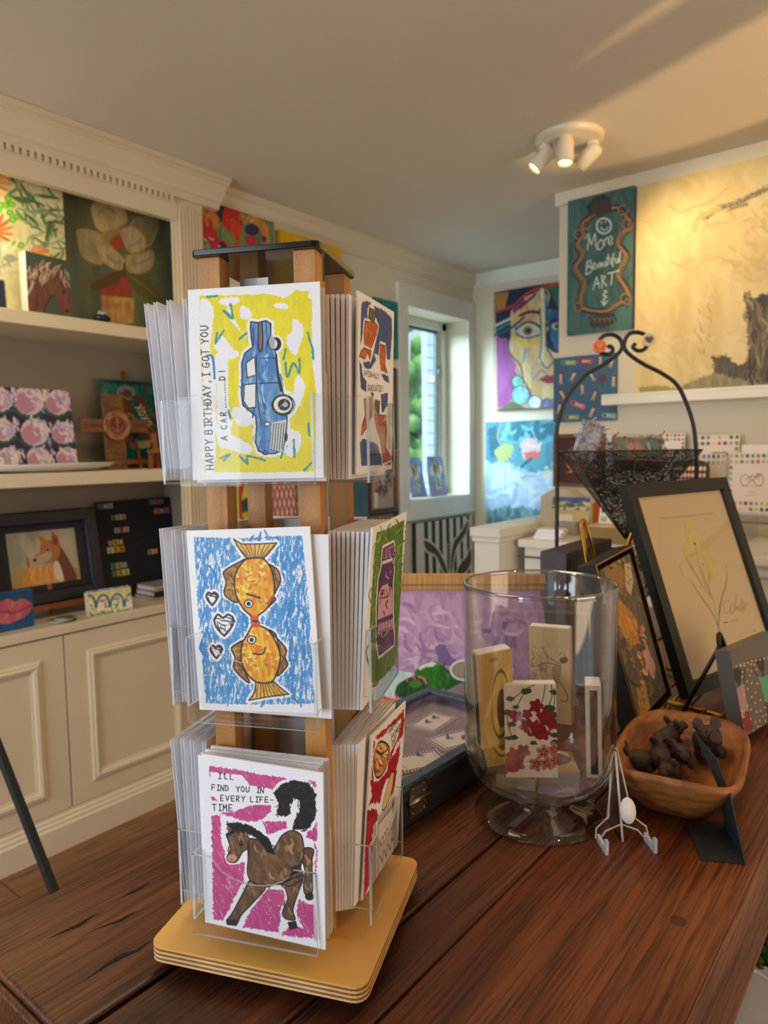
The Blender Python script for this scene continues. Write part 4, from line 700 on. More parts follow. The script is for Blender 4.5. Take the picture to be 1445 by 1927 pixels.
cr = thing('wooden_cross', 'rustic wooden cross with a round red medallion, middle bookcase shelf', 'cross', LEFT(1.553, 1.3355, 0, -2.585) @ Matrix.Rotation(math.radians(-3), 4, 'X'))
CRW = mat('rough_brown_wood', (136, 92, 48), .6, noise=((98, 58, 32), 14, (1, 6, 4)), bump=.5, bscale=120)
MB().box((-.044, 0, 0), (.044, .016, .297)).build('upright', CRW, cr, bevel=.002); MB().box((-.142, -.012, .145), (.142, 0, .197)).build('crossbar', CRW, cr, bevel=.002)
MD = MB().lathe([(0, 0), (.056, 0), (.060, .004), (.058, .009), (.046, .007), (.044, .005), (0, .006)], 40, M=Matrix.Rotation(math.radians(90), 4, 'X')); [MD.ball((.052*math.cos(k*.3), -.010, .052*math.sin(k*.3)), .0028, seg=6) for k in range(21)]
md = MD.build('medallion', mat('tan_medallion_rim', (176, 128, 76), .5, noise=((140, 92, 50), 40, (1, 1, 1))), cr, Matrix.Translation((0, -.013, .172)))
a = Art(.078, .078, 60, None, (176, 128, 76)); a.ell(50, 50, 49, 49, (98, 44, 44)); a.arc(50, 50, 44, 44, (190, 110, 70), 3); a.line([(50, 20), (50, 80)], (200, 110, 70), 6); a.line([(36, 34), (64, 34)], (200, 110, 70), 5); a.line([(24, 56), (36, 76), (50, 80), (64, 76), (76, 56)], (200, 110, 70), 6); a.arc(50, 20, 6, 6, (200, 110, 70), 3)
dsk = a.mesh('anchor_emblem', PR, md, Matrix.Translation((-.039, -.0075, -.039)), .0004, (176, 128, 76))
tabletop_easel('little orange wooden easel standing empty beside the wooden cross', LEFT(1.70, 1.3355, 0, -2.52), .10, .135, .075)
# counter: fox-eared dog picture on easel, letter tile board, purse, books, coasters, lips canvas
tabletop_easel('low orange wooden easel under the framed dog picture', LEFT(1.265, .8005, 0, -2.585), .34, .14, .045)
a = Art(.255, .20, 150, [(4, 1007), (134, 994), (160, 1093), (30, 1117)], (176, 166, 140), V5)
a.poly([(-50, 1130), (560, 1130), (560, 1540), (-50, 1540)], (186, 174, 146), c2=(150, 146, 124), ms=50); a.poly([(80, 1420), (300, 1380), (520, 1400), (520, 1540), (60, 1540)], (176, 142, 84), sm=True)
a.poly([(160, 1500), (170, 1400), (230, 1385), (340, 1380), (420, 1460), (410, 1475), (260, 1495)], (206, 132, 56), sm=True, c2=(226, 164, 92), ms=20); a.poly([(160, 1320), (180, 1325), (190, 1370), (185, 1400), (168, 1380)], (190, 100, 44))
a.poly([(345, 1240), (400, 1300), (440, 1360), (490, 1450), (420, 1470), (370, 1390), (340, 1320)], (112, 64, 46), sm=True); a.poly([(340, 1340), (370, 1360), (410, 1460), (370, 1465), (340, 1400)], (230, 206, 176), sm=True)
a.poly([(240, 1240), (300, 1215), (350, 1240), (365, 1300), (340, 1350), (280, 1360), (230, 1365), (205, 1340), (215, 1310), (240, 1290)], (176, 112, 62), sm=True); a.poly([(205, 1330), (260, 1300), (300, 1280), (320, 1310), (290, 1350), (235, 1362)], (188, 160, 136), sm=True)
a.poly([(205, 1180), (250, 1200), (290, 1225), (250, 1250)], (196, 116, 56)); a.poly([(300, 1160), (345, 1200), (360, 1260), (310, 1240), (298, 1200)], (176, 92, 44)); a.poly([(312, 1185), (338, 1215), (340, 1245), (318, 1235)], (120, 58, 34)); a.ell(216, 1340, 12, 10, (40, 34, 36)); a.ell(288, 1278, 7, 6, (40, 30, 28))
fo = thing('framed_dog_picture', 'black framed painting of a red pointy-eared dog, on the low bookcase counter', 'framed picture', LEFT(1.04, .846, 0, -2.60) @ Matrix.Rotation(math.radians(-9), 4, 'X'))
fb_ = MB(); ring(fb_, .435, .345, [(0, 0), (0, .02), (.006, .024), (.045, .022), (.05, .012), (.05, 0)]); fb_.box((.03, 0, .03), (.405, .006, .315)); fb_.build('frame', NAVY, fo)
MB().box((.045, -.003, .045), (.39, 0, .30)).build('mat_board', mat('charcoal_mat_board', (36, 34, 38), .7, noise=((40, 38, 42), 40, (1, 1, 1))), fo)
a.mesh('picture', PR, fo, Matrix.Translation((.092, -.0045, .072)), .001)
lb = thing('letter_tile_board', 'black board with little rows of coloured letter tiles, low bookcase counter', 'board', LEFT(1.515, .8005, 0, -2.655) @ Matrix.Rotation(math.radians(-6), 4, 'X'))
MB().box((0, 0, 0), (.345, .012, .405)).build('board', mat('matt_black_board', (24, 22, 28), .7, noise=((30, 28, 34), 40, (1, 1, 1))), lb)
def tiles(x, z, st, cols, s_=.021):
    for i, ch in enumerate(st):
        c = cols[i % len(cols)]; a = Art(s_, s_, 12, None, c); a.text(ch, 28, 84, 66, (30, 26, 30) if sum(c) > 330 else (240, 236, 226), 0, 11, jit=.1)
        a.mesh('letter_tile', PR, lb, Matrix.Translation((x+i*(s_+.001), -.004, z)), .004, tuple(int(v*.8) for v in c))
tiles(.005, .375, 'UNO', [(86, 120, 150), (110, 90, 84), (150, 190, 200), (96, 84, 80)]); tiles(.245, .378, 'UNA', [(90, 150, 150), (150, 120, 110), (190, 110, 100), (120, 60, 60)])
tiles(.058, .325, 'UNO', [(110, 140, 90), (216, 206, 190), (206, 180, 160)]); tiles(.262, .335, 'UNO', [(226, 120, 50), (60, 50, 60), (206, 96, 170)], .024); tiles(.066, .272, 'UNA', [(170, 200, 206), (196, 96, 84), (226, 196, 190)])
tiles(.030, .222, 'UNA', [(110, 40, 50), (232, 196, 40), (140, 90, 80)], .023); tiles(.026, .192, 'UNA', [(226, 214, 200), (232, 196, 50), (190, 140, 60)], .025); tiles(.212, .165, 'BI', [(216, 150, 120), (230, 180, 120)]); tiles(.034, .125, 'UNO', [(60, 150, 140), (226, 196, 60), (40, 130, 140)], .024); tiles(.036, .094, 'UNA', [(110, 150, 90), (220, 190, 70), (206, 214, 170)], .025)
a = Art(.165, .088, 110, [(154, 1114), (240, 1106), (246, 1152), (162, 1164)], (228, 216, 150), V5); a.poly([(480, 1500), (800, 1500), (800, 1700), (480, 1700)], (230, 218, 150), c2=(214, 196, 130), ms=14)
for x in (510, 600, 690, 780): a.arc(x, 1620, 42, 78, (50, 110, 150), 13, 180, 360); a.ell(x, 1625, 30, 60, (236, 226, 206), rough=4); a.dabs([(x-26, 1570), (x+26, 1570), (x+26, 1675), (x-26, 1675)], [(206, 140, 150), (110, 150, 80), (240, 236, 220), (190, 90, 90)], 12, 30, 9, x)
a.dabs([(510, 1655), (790, 1635), (790, 1665), (520, 1690)], [(96, 140, 70), (60, 110, 60)], 24, 40, 7, 3, 0, 20)
pu = thing('coin_purse', 'little cream purse with blue arches and a blue zip top, on counter edge', 'purse', pose((-2.455, 1.335, .8005), 84, -8, 0))
pb_ = a.mesh('body', PR, pu, Matrix.Identity(4), .035, (226, 214, 160), (60, 100, 176)); MB().box((.002, .012, .088), (.163, .024, .093)).build('zip', mat('blue_zip', (40, 84, 170), .5, noise=((226, 226, 230), 60, (3, 1, 1))), pu)
def book(z0, h, w, d, lab, c, tcol, text=None, M=None):
    b = thing('book', lab, 'book', M @ Matrix.Translation((0, 0, z0))); MB().box((0, 0, 0), (w, d, .002)).box((0, 0, h-.002), (w, d, h)).box((0, 0, 0), (w, .002, h)).build('cover', mat('book_cover_%d' % int(z0*1e4), c, .5, noise=(tuple(int(v*.93) for v in c), 30, (1, 1, 1))), b)
    MB().box((.002, .003, .002), (w-.002, d-.002, h-.002)).build('pages', PAPER, b)
    if text:
        a = Art(w, h, 90, None, c); a.text(text, 6, 78, 60, tcol, 0, 9, .95, jit=.05) if 0 else a.text(text, 8, 75, 9, tcol, 0, 1.4, 1.0, .1); a.mesh('spine_lettering', PR, b, Matrix.Translation((0, -.0006, 0)), .0005, c)
MBK = LEFT(1.64, .8005, 0, -2.51); bkw = .215
book(0, .011, bkw, .14, 'pink book lying at the bottom of the little stack under the letter board', (206, 150, 146), K, None, MBK); book(.0115, .022, bkw-.01, .135, 'black book in the middle of the little stack under the letter board', (26, 24, 30), (230, 228, 220), None, MBK @ Matrix.Translation((.005, .002, 0))); book(.034, .020, bkw-.02, .13, 'grey book on top of the little stack under the letter board', (176, 170, 156), (60, 56, 56), 'CREATIVE EXPRESSIONS', MBK @ Matrix.Translation((.006, .001, 0)))
for i, (y, x, z) in enumerate(((1.225, -2.475, 0), (1.262, -2.49, 0), (1.245, -2.465, .0062))):
    q = MB().lathe([(0, 0), (.036, 0), (.037, .003), (.036, .006), (0, .006)], 24); tag(q.build('coaster', [mat('dark_green_coaster_%d' % i, (30, 44, 34), .5, noise=((170, 166, 150), 22, (1, 1, 1)))], None, T3(x, y, .8008+z)), ('mottled green round coaster nearest the lips canvas', 'mottled green round coaster nearest the cream purse', 'mottled green round coaster lying on top of the other two')[i], 'coaster')
a = Art(.21, .135, 110, [(-60, 1125), (62, 1111), (65, 1180), (-55, 1203)], (22, 78, 122), V5); a.poly([(-300, 1480), (300, 1480), (300, 1900), (-300, 1900)], (20, 76, 122), c2=(28, 92, 138), ms=30)
a.poly([(-60, 1640), (0, 1590), (60, 1568), (95, 1585), (140, 1568), (198, 1608), (170, 1660), (100, 1700), (40, 1715), (-30, 1700)], (206, 108, 118), sm=True, c2=(186, 84, 98), ms=20); a.line([(-60, 1650), (40, 1645), (90, 1652), (190, 1612)], (140, 50, 66), 9); a.dabs([(0, 1600), (180, 1590), (150, 1680), (20, 1700)], [(226, 140, 146), (170, 70, 84)], 24, 34, 5, 4, 90, 20)
tag(a.mesh('lips_painting', IMP, None, pose((-2.478, .935, .8005), 92, -1.9, -1), .025, (60, 110, 140)), 'small blue canvas of pink lips at the counter edge', 'painting')
# black leg of a floor stand
fe = thing('floor_easel', 'black wooden floor easel, only one slanting leg showing at the left', 'easel', T3(-1.25, .40, 0))
A_, B_ = Vector((-1.47, .595, .80)), Vector((-1.39, .652, .50)); dd = (B_-A_).normalized(); lo = A_-dd*.55; hi = A_+dd*.84
def leg_between(p, q, w, nm):
    p, q = Vector(p)-Vector((-1.25, .40, 0)), Vector(q)-Vector((-1.25, .40, 0)); z = (q-p).normalized(); x = z.cross(Vector((0, 0, 1))).normalized(); y = z.cross(x)
    M = Matrix((x, y, z)).transposed().to_4x4(); M.translation = p; MB().box((-w, -w*.5, 0), (w, w*.5, (q-p).length)).build(nm, BLACKM, fe, M)
leg_between(lo, hi, .010, 'leg'); top_ = lo
leg_between(top_, (top_.x-.33, top_.y-.10, .0), .010, 'leg'); leg_between(top_, (top_.x-.08, top_.y+.30-.55, .0), .010, 'leg')
# ------------------------------------------------------------------ art on the left wall
a = Art(.40, .26, 150, [(380, 365), (515, 406), (520, 498), (384, 492)], (110, 140, 90), (300, 300, 5.558)); a.poly([(440, 350), (1230, 350), (1230, 1100), (440, 1100)], (110, 146, 100), c2=(86, 120, 80), ms=40)
for q, c in (([(440, 400), (560, 420), (640, 500), (650, 600), (640, 760), (690, 860), (640, 900), (520, 840), (450, 700)], (206, 44, 60)), ([(450, 500), (510, 520), (490, 590), (450, 580)], (226, 150, 60)), ([(520, 560), (600, 550), (650, 600), (660, 700), (600, 720), (580, 620), (530, 700), (500, 640)], (224, 142, 56)), ([(510, 480), (620, 470), (630, 540), (520, 530)], (196, 110, 60)),
             ([(650, 480), (710, 435), (765, 460), (740, 540), (700, 640), (650, 560)], (34, 40, 66)), ([(720, 520), (780, 480), (860, 510), (915, 600), (910, 720), (880, 800), (790, 740), (710, 650)], (214, 36, 46)), ([(780, 650), (900, 650), (890, 800), (810, 760)], (228, 70, 36)), ([(820, 850), (880, 830), (960, 880), (920, 940), (840, 930)], (236, 82, 40)),
             ([(930, 600), (980, 565), (1060, 580), (1140, 650), (1170, 760), (1160, 860), (1100, 800), (1080, 690), (1000, 620), (940, 640)], (222, 150, 66)), ([(940, 680), (1000, 640), (1070, 680), (1050, 740), (960, 740)], (50, 48, 96)), ([(950, 760), (1040, 750), (1045, 860), (960, 830)], (206, 50, 66)), ([(580, 850), (700, 820), (790, 900), (740, 990), (640, 1020), (590, 960)], (206, 44, 76)), ([(690, 830), (760, 880), (740, 905), (670, 900)], (40, 36, 66)),
             ([(700, 700), (800, 760), (830, 850), (820, 980), (780, 960), (740, 800)], (130, 160, 86)), ([(490, 900), (540, 880), (560, 920), (510, 940)], (160, 180, 110)), ([(480, 990), (530, 960), (560, 1020), (470, 1040)], (226, 140, 40)), ([(850, 950), (940, 960), (1000, 1000), (860, 1010)], (40, 50, 70)), ([(980, 900), (1060, 920), (1160, 960), (1150, 1010), (1010, 1000)], (206, 40, 50)), ([(1060, 740), (1090, 740), (1100, 900), (1060, 880)], (90, 130, 70)), ([(1100, 740), (1140, 760), (1130, 800), (1100, 790)], (80, 60, 130)), ([(1090, 870), (1140, 880), (1130, 910)], (90, 66, 140))):
    a.poly(q, c, sm=True, rough=6, rs=12, c2=tuple(min(255, int(v*.82+8)) for v in c), ms=16)
a.ell(815, 620, 30, 20, (190, 90, 60)); a.dabs([(450, 400), (1180, 600), (1150, 980), (470, 1000)], [(214, 50, 70), (240, 120, 60), (120, 150, 90), (236, 206, 190), (190, 30, 50)], 60, 50, 12, 6)
tag(a.mesh('poppy_painting', IMP, None, LEFT(1.893, 2.185, .018), .018, (130, 160, 130)), 'bright red poppy flower canvas hanging just right of the bookcase', 'painting')
a = Art(.41, .30, 80, None, (228, 188, 20)); a.poly([(0, 0), (100, 0), (100, 100), (0, 100)], (230, 190, 18), c2=(220, 176, 14), ms=14)
tag(a.mesh('yellow_canvas', IMP, None, LEFT(2.315, 2.10, .035), .035, (176, 138, 18)), 'plain bright yellow canvas on the left wall above the rack top', 'painting')
a = Art(.36, .42, 70, None, (226, 214, 60)); a.dabs([(0, 0), (100, 0), (100, 100), (0, 100)], [(232, 224, 60), (60, 130, 60), (206, 60, 50), (40, 90, 60), (230, 150, 60)], 60, 40, 14, 5); a.poly([(55, 10), (95, 10), (95, 60), (55, 60)], (236, 230, 222)); [a.line([(55+i*8, 10), (75+i*8, 60)], (196, 60, 50), 2.4) for i in range(-3, 5)]; [a.line([(95-i*8, 10), (75-i*8, 60)], (196, 60, 50), 2.4) for i in range(-3, 5)]
tag(a.mesh('citrus_painting', IMP, None, LEFT(2.03, .86, .03), .03, (200, 190, 70)), 'yellow and green canvas with red lattice, glimpsed between the rack posts', 'painting')
a = Art(.20, .31, 50, None, (24, 140, 134)); a.ell(20, 65, 24, 14, (190, 40, 80)); a.dabs([(0, 0), (100, 0), (100, 100), (0, 100)], [(30, 150, 140), (16, 120, 120)], 30, 50, 14, 5); a.poly([(0, 60), (40, 70), (20, 85), (0, 80)], (190, 40, 80))
tag(a.mesh('teal_canvas', IMP, None, LEFT(3.005, 1.90, .02), .02, (20, 120, 116)), 'narrow teal canvas on the wall just left of the window', 'painting')
def framed(nm, lab, M, w, h, fw, fm, art=None, depth=.02, matw=0, matm=PAPER, glass=False, prof=None, cat='framed picture', backm=None):
    t = thing(nm, lab, cat, M); b = MB(); ring(b, w, h, prof or [(0, -depth), (0, 0), (fw*.85, -.001), (fw, -.004), (fw, -depth)]); b.build('frame', fm, t, bevel=.0)
    MB().box((fw*.5, depth*.55, fw*.5), (w-fw*.5, depth*.95, h-fw*.5)).build('backing', backm or BLACK, t)
    if matw: MB().box((fw*.7, depth*.40, fw*.7), (w-fw*.7, depth*.5, h-fw*.7)).build('mat_board', matm, t)
    if art: art.mesh('picture', PR, t, Matrix.Translation((fw+matw, depth*.34, fw+matw)), .0008)
    if glass: MB().box((fw*.8, depth*.28, fw*.8), (w-fw*.8, depth*.30, h-fw*.8)).build('glass', PANE, t)
    return t
BRF = mat('brown_picture_frame', (130, 76, 38), .4, noise=((96, 52, 26), 14, (1, 1, 1)))
a = Art(.19, .26, 70, None, (176, 156, 132)); a.dabs([(15, 5), (90, 5), (85, 70), (20, 70)], [(190, 90, 80), (110, 60, 60), (214, 170, 140), (84, 100, 70), (206, 130, 120), (60, 70, 80)], 90, 16, 8, 5); a.poly([(8, 66), (26, 66), (26, 96), (8, 96)], (232, 226, 220))
framed('framed_flower_print', 'brown framed floral picture on the wall below and left of the window', LEFT(2.945, 1.055, .02), .24, .34, .022, BRF, a, .018)
a = Art(.28, .40, 40, None, (60, 96, 112)); a.poly([(0, 0), (100, 0), (100, 100), (0, 100)], (62, 98, 116), c2=(80, 116, 130), ms=20)
tag(a.mesh('slate_blue_canvas', CV, None, LEFT(2.635, .95, .03), .03, (70, 104, 118)), 'slate blue canvas on the left wall behind the rack', 'painting')
framed('grey_framed_print', 'grey mounted picture in a thin dark frame hanging beside the window casing', LEFT(2.99, 1.40, .018), .20, .45, .012, BLACKM, None, .016, .01, mat('grey_mount', (176, 172, 164), .7, noise=((166, 162, 154), 30, (1, 1, 1))))
framed('black_framed_print', 'black framed picture low on the wall under the brown framed flowers', LEFT(2.86, .70, .02), .33, .37, .03, BLACK, None, .02, .01, mat('ochre_mount', (150, 130, 70), .7, noise=((130, 112, 60), 30, (1, 1, 1))))
# pair of vase canvases in the window recess
def vasepic(seed, n=60):
    a = Art(.175, .25, n, None, (110, 140, 200)); a.poly([(0, 0), (100, 0), (100, 100), (0, 100)], (116, 144, 206), c2=(150, 172, 220), ms=24); a.poly([(0, 62), (100, 58), (100, 100), (0, 100)], (156, 158, 206), rough=3)
    a.poly([(38, 48), (66, 48), (70, 62), (66, 84), (40, 84), (36, 62)], (196, 206, 190), sm=True); a.dabs([(36, 50), (70, 50), (68, 84), (38, 84)], [(90, 130, 90), (226, 230, 220), (110, 150, 120)], 22, 14, 5, seed, 60, 60)
    for x, y in ((22, 38), (74, 32), (42, 26), (60, 44)): a.ell(x, y, 17, 12, (236, 234, 228), rough=3)
    a.dabs([(30, 14), (70, 14), (66, 44), (34, 44)], [(150, 96, 70), (112, 72, 60), (176, 130, 100)], 30, 18, 4, seed+1, 90, 50); return a
tag(vasepic(3).mesh('vase_painting', CV, None, pose((-2.555, 3.475, 1.105), 92, -13, 0), .012, (190, 200, 226)), 'blue canvas of white flowers in a vase, left one in window recess', 'painting', 'vase canvases in the window')
tag(vasepic(9).mesh('vase_painting', CV, None, pose((-2.53, 3.655, 1.105), 90, -9, 0), .012, (190, 200, 226)), 'blue canvas of white flowers in a vase, right one in window recess', 'painting', 'vase canvases in the window')
# black and white striped leaf picture
a = Art(.62, .62, 190, [(772, 984), (895, 968), (893, 1130), (768, 1150)], (222, 212, 196), (640, 850, 5.161))
for i in range(9): a.poly([(765+i*81, 600), (808+i*79, 600), (808+i*79, 1500), (765+i*81, 1500)], (26, 26, 32))
leaf = [[(760, 830), (830, 850), (900, 900), (960, 980), (1010, 1080), (1015, 1140), (960, 1080), (890, 960), (830, 930), (780, 900)], [(1265, 660), (1240, 760), (1180, 830), (1120, 900), (1080, 1030), (1045, 1180), (1055, 1000), (1090, 850), (1150, 790), (1200, 740)],
        [(1290, 900), (1240, 980), (1180, 1020), (1120, 1110), (1080, 1240), (1060, 1300), (1140, 1200), (1200, 1130), (1270, 1070), (1300, 1000)], [(705, 1260), (740, 1180), (820, 1150), (900, 1170), (970, 1240), (1010, 1340), (1010, 1400), (930, 1290), (850, 1210), (780, 1220)]]
for q in leaf: a.poly(q, (222, 212, 196), sm=True, grow=14)
for q in leaf: a.poly(q, (58, 46, 46), sm=True, c2=(72, 56, 52), ms=16)
a.line([(1035, 1450), (1035, 1300), (1040, 1180)], (222, 212, 196), 30); a.line([(1035, 1450), (1035, 1300), (1040, 1180)], (58, 46, 46), 10)
for i in range(12): a.ell(1035+(-1)**i*18, 850+i*16, 13, 9, (222, 212, 196), ang=50); a.ell(1035+(-1)**i*18, 850+i*16, 8, 5, (40, 34, 36), ang=50)
tag(a.mesh('leaf_painting', CV, None, LEFT(3.345, .345, .03) , .03, (30, 30, 34)), 'black and white striped picture with dark leaves below the window', 'painting')
tag(MB().box((-2.45, 3.33, 0), (-2.30, 4.0, .343)).build('storage_box', WHITE, None), 'low white box under the striped leaf picture', 'box')
# ------------------------------------------------------------------ things on the table
def pj(P):
    P = Vector(P)-CAM; z = P.dot(cW); return (722.5+F*P.dot(cR)/z, 963.5-F*P.dot(cU)/z)
def quadM(M, w, h): return [pj(M @ Vector(p)) for p in ((0, 0, h), (w, 0, h), (w, 0, 0), (0, 0, 0))]
def onp(x, y, P, n):
    r = cR*((x-722.5)/F)-cU*((y-963.5)/F)+cW; n = Vector(n); return CAM+r*((Vector(P)-CAM).dot(n)/r.dot(n))
# jewellery case
LEATHER = mat('blue_black_leatherette', (70, 92, 110), .4, noise=((48, 66, 80), 160, (1, 1, 1)), bump=.6, bscale=260); BLEA = mat('black_leatherette', (20, 22, 26), .5, noise=((28, 30, 34), 140, (1, 1, 1)), bump=.6, bscale=260)
CM = T3(-.676, .913, TZ, -1.5); jc = thing('jewelry_case', 'black leatherette jewelry display case with glass lid behind the card rack', 'display case', CM)
cw, cl, chh = .108, .192, .064
b = MB(); b.box((-cw, -cl, 0), (cw, cl, .004))
for q in ((-cw, -cl, cw, -cl+.006), (-cw, cl-.006, cw, cl), (-cw, -cl, -cw+.006, cl), (cw-.006, -cl, cw, cl)): b.box((q[0], q[1], 0), (q[2], q[3], chh-.008))
b.build('body', BLEA, jc)
b = MB(); ring(b, 2*cw+.004, 2*cl+.004, [(0, 0), (0, .010), (.016, .010), (.018, .007), (.018, 0)], Matrix(((1, 0, 0, -cw-.002), (0, 0, 1, -cl-.002), (0, -1, 0, chh-.009), (0, 0, 0, 1)))); b.build('lid_frame', LEATHER, jc)
MB().box((-cw+.015, -cl+.015, chh-.005), (cw-.015, cl-.015, chh-.003)).build('lid_glass', clear('lid_glass', (.95, .97, .98), (.85, .92, .95), .03, .75, 1.45, .02), jc)
MB().box((-cw+.006, -cl+.006, .038), (cw-.006, cl-.006, .042)).build('lining', mat('taupe_velvet_lining', (150, 134, 116), .9, noise=((136, 120, 104), 100, (1, 1, 1))), jc)
for y in (-.128, .10):
    hg = MB().box((cw, y-.02, .012), (cw+.002, y+.02, .034)).box((cw, y-.02, .037), (cw+.002, y+.02, .060)).tube([(cw+.004, y-.024, .0355), (cw+.004, y+.024, .0355)], .0035)
    for z in (.018, .028, .043, .054):
        for dy in (-.013, .013): hg.ball((cw+.002, y+dy, z), .0018, seg=6)
    hg.build('hinge', STEEL, jc)
def earcard(x, y, rz, lab, studs, dz=0):
    a = Art(.092, .06, 110, None, (232, 222, 208)); [a.line([(2+i*6, 0), (2+i*6, 12)], K, 3.2, sm=False) for i in range(17)]; [a.line([(2+i*6, 88), (2+i*6, 100)], K, 3.2, sm=False) for i in range(17)]
    for q in (3, 9, 91, 97): a.line([(q, 14), (q, 86)], K, 3, sm=False)
    a.poly([(17, 14), (83, 14), (83, 86), (17, 86)], (240, 228, 212)); a.line([(17, 14), (83, 14), (83, 86), (17, 86), (17, 14)], K, .9, sm=False); a.line([(54, 62), (66, 58)], (130, 110, 100), .8)
    M = CM @ Matrix.Translation((x, y, .0435+dz)) @ Matrix.Rotation(math.radians(rz), 4, 'Z')
    e = thing('earring_card', lab, 'earring card', M); a.mesh('card', PR, e, Matrix.Rotation(math.radians(-90), 4, 'X') @ Matrix.Translation((-.046, 0, -.03)), .0007)
    for sx_, sy_ in studs: MB().ball((sx_, sy_, .0035), .0032, seg=10).tube([(sx_, sy_, .003), (sx_+.006, sy_-.008, .002)], .0008).build('earring', mat('dark_grey_bead', (70, 78, 84), .2, noise=((90, 96, 100), 60, (1, 1, 1))) if not studs[0] == (.001, .001) else BRASS, e)
earcard(.045, .06, 70, 'striped earring card with two dark studs, farther one seen through the case lid', [(-.01, .008), (.012, -.006)]); earcard(.050, -.045, 62, 'striped earring card with one dark bead and fine chain, nearer the hinge', [(.005, .018)], .001); earcard(-.03, .10, 95, 'striped earring card at the far side of the case', [(-.012, .006), (.012, .006)]); earcard(-.045, -.05, 80, 'striped earring card by the rack side of the case', [(-.012, .006), (.012, .006)])
# glass hurricane vase
vs_ = thing('glass_vase', 'big clear footed glass cylinder vase holding matchboxes', 'vase', T3(-.447, .91, TZ))
out = [(.0, .034), (.030, .034), (.060, .040), (.085, .052), (.098, .068), (.1045, .09), (.106, .115), (.1055, .25), (.1065, .330), (.107, .337), (.1055, .3385), (.1030, .337)]
inn = [(.1025, .33), (.1015, .25), (.102, .115), (.1005, .092), (.094, .073), (.080, .058), (.055, .048), (.0, .045)]
MB().lathe(out+inn, 96).build('bowl', VGL, vs_)
MB().lathe([(0, .0), (.089, .0), (.092, .0015), (.0915, .004), (.075, .009), (.052, .015), (.040, .021), (.034, .028), (.034, .0335), (.0, .0335)], 96).build('foot', VGL, vs_)
MB().lathe([(.1030, .336), (.1045, .3392), (.107, .3375), (.1062, .334)], 96).build('rim', clear('glass_rim', (.7, .74, .77), (.4, .45, .5), .02, 1, 2.0, .22), vs_)
SKIN = mat('tan_matchbox_card', (224, 204, 160), .6, noise=((214, 192, 148), 30, (1, 1, 1))); STRIKE = mat('brown_striker_strip', (78, 56, 54), .9, noise=((58, 40, 40), 300, (1, 1, 1)))
def matchbox(lab, M, w, h, d, art, side=(232, 222, 200), strip='L', tray=True):
    t = thing('matchbox', lab, 'matchbox', M); art.mesh('sleeve', GLOSSY, t, Matrix.Identity(4), d, side)
    if strip == 'L': MB().box((-.0006, d*.22, h*.02), (0, d*.78, h*.98)).build('striker_strip', STRIKE, t)
    if strip == 'F': MB().box((w*.28, -.0006, h*.04), (w*.74, 0, h*.95)).build('striker_strip', STRIKE, t)
    MB().box((.0015, .0015, h), (w-.0015, d-.0015, h+.0012)).build('tray_end', PAPER, t); return t
V9 = (680, 1040, 2.89)
M = pose((-.479, .872, .9255), 33.4, .4, 1.6); a = Art(.073, .1365, 170, quadM(M, .073, .1365), (236, 226, 204), V9)
GR = (60, 92, 66)
for p_ in ([(790, 800), (830, 790), (870, 760), (900, 740), (950, 715)], [(840, 850), (870, 790), (890, 760)], [(1000, 715), (990, 780), (975, 830)], [(1030, 715), (1035, 780), (1015, 840)], [(790, 870), (800, 940), (820, 1010)], [(1045, 740), (1050, 800), (1040, 860)]): a.line(p_, GR, 5)
for x, y, s_ in ((810, 795, 24), (895, 755, 30), (840, 840, 20), (1045, 760, 22), (1020, 850, 36), (1045, 880, 30), (800, 870, 30), (815, 935, 24), (830, 1005, 22), (800, 1010, 20), (935, 1035, 20), (1050, 1030, 22), (1050, 990, 24)): a.ell(x, y, s_, s_*.6, (44, 78, 56), rough=6, rs=8)
for x, y, s_ in ((840, 890, 40), (900, 880, 34), (950, 835, 45), (895, 940, 46), (1000, 900, 60), (950, 960, 62), (1040, 930, 44), (990, 985, 44)):
    for i in range(5): t = i*1.257+x; a.ell(x+s_*.45*math.cos(t), y+s_*.45*math.sin(t), s_*.46, s_*.36, (128+i*7, 24, 40), ang=math.degrees(t), rough=2)
for x, y in ((940, 870), (910, 950), (1000, 940), (955, 895)): a.line([(x, y), (x+14, y+30)], (236, 200, 190), 5)
for x, y, s_ in ((830, 1100, 48), (880, 1080, 44), (800, 1160, 50), (850, 1150, 46)):
    for i in range(5): t = i*1.257+x; a.ell(x+s_*.45*math.cos(t), y+s_*.45*math.sin(t), s_*.5, s_*.34, (190-i*9, 92, 92), ang=math.degrees(t), rough=2)
for x, y in ((990, 1085), (1050, 1070), (950, 1150), (1010, 1145), (1055, 1130)):
    for i in range(5): t = i*1.257+x; a.ell(x+22*math.cos(t), y+22*math.sin(t), 21, 15, (196, 122, 116), ang=math.degrees(t)); a.ell(x+14*math.cos(t), y+14*math.sin(t), 9, 6, (140, 44, 50), ang=math.degrees(t))
a.line([(900, 1135), (960, 1140), (1010, 1130)], GR, 4)
matchbox('matchbox with dark red flowers at the front of the glass vase', M, .073, .1365, .017, a, strip=None)
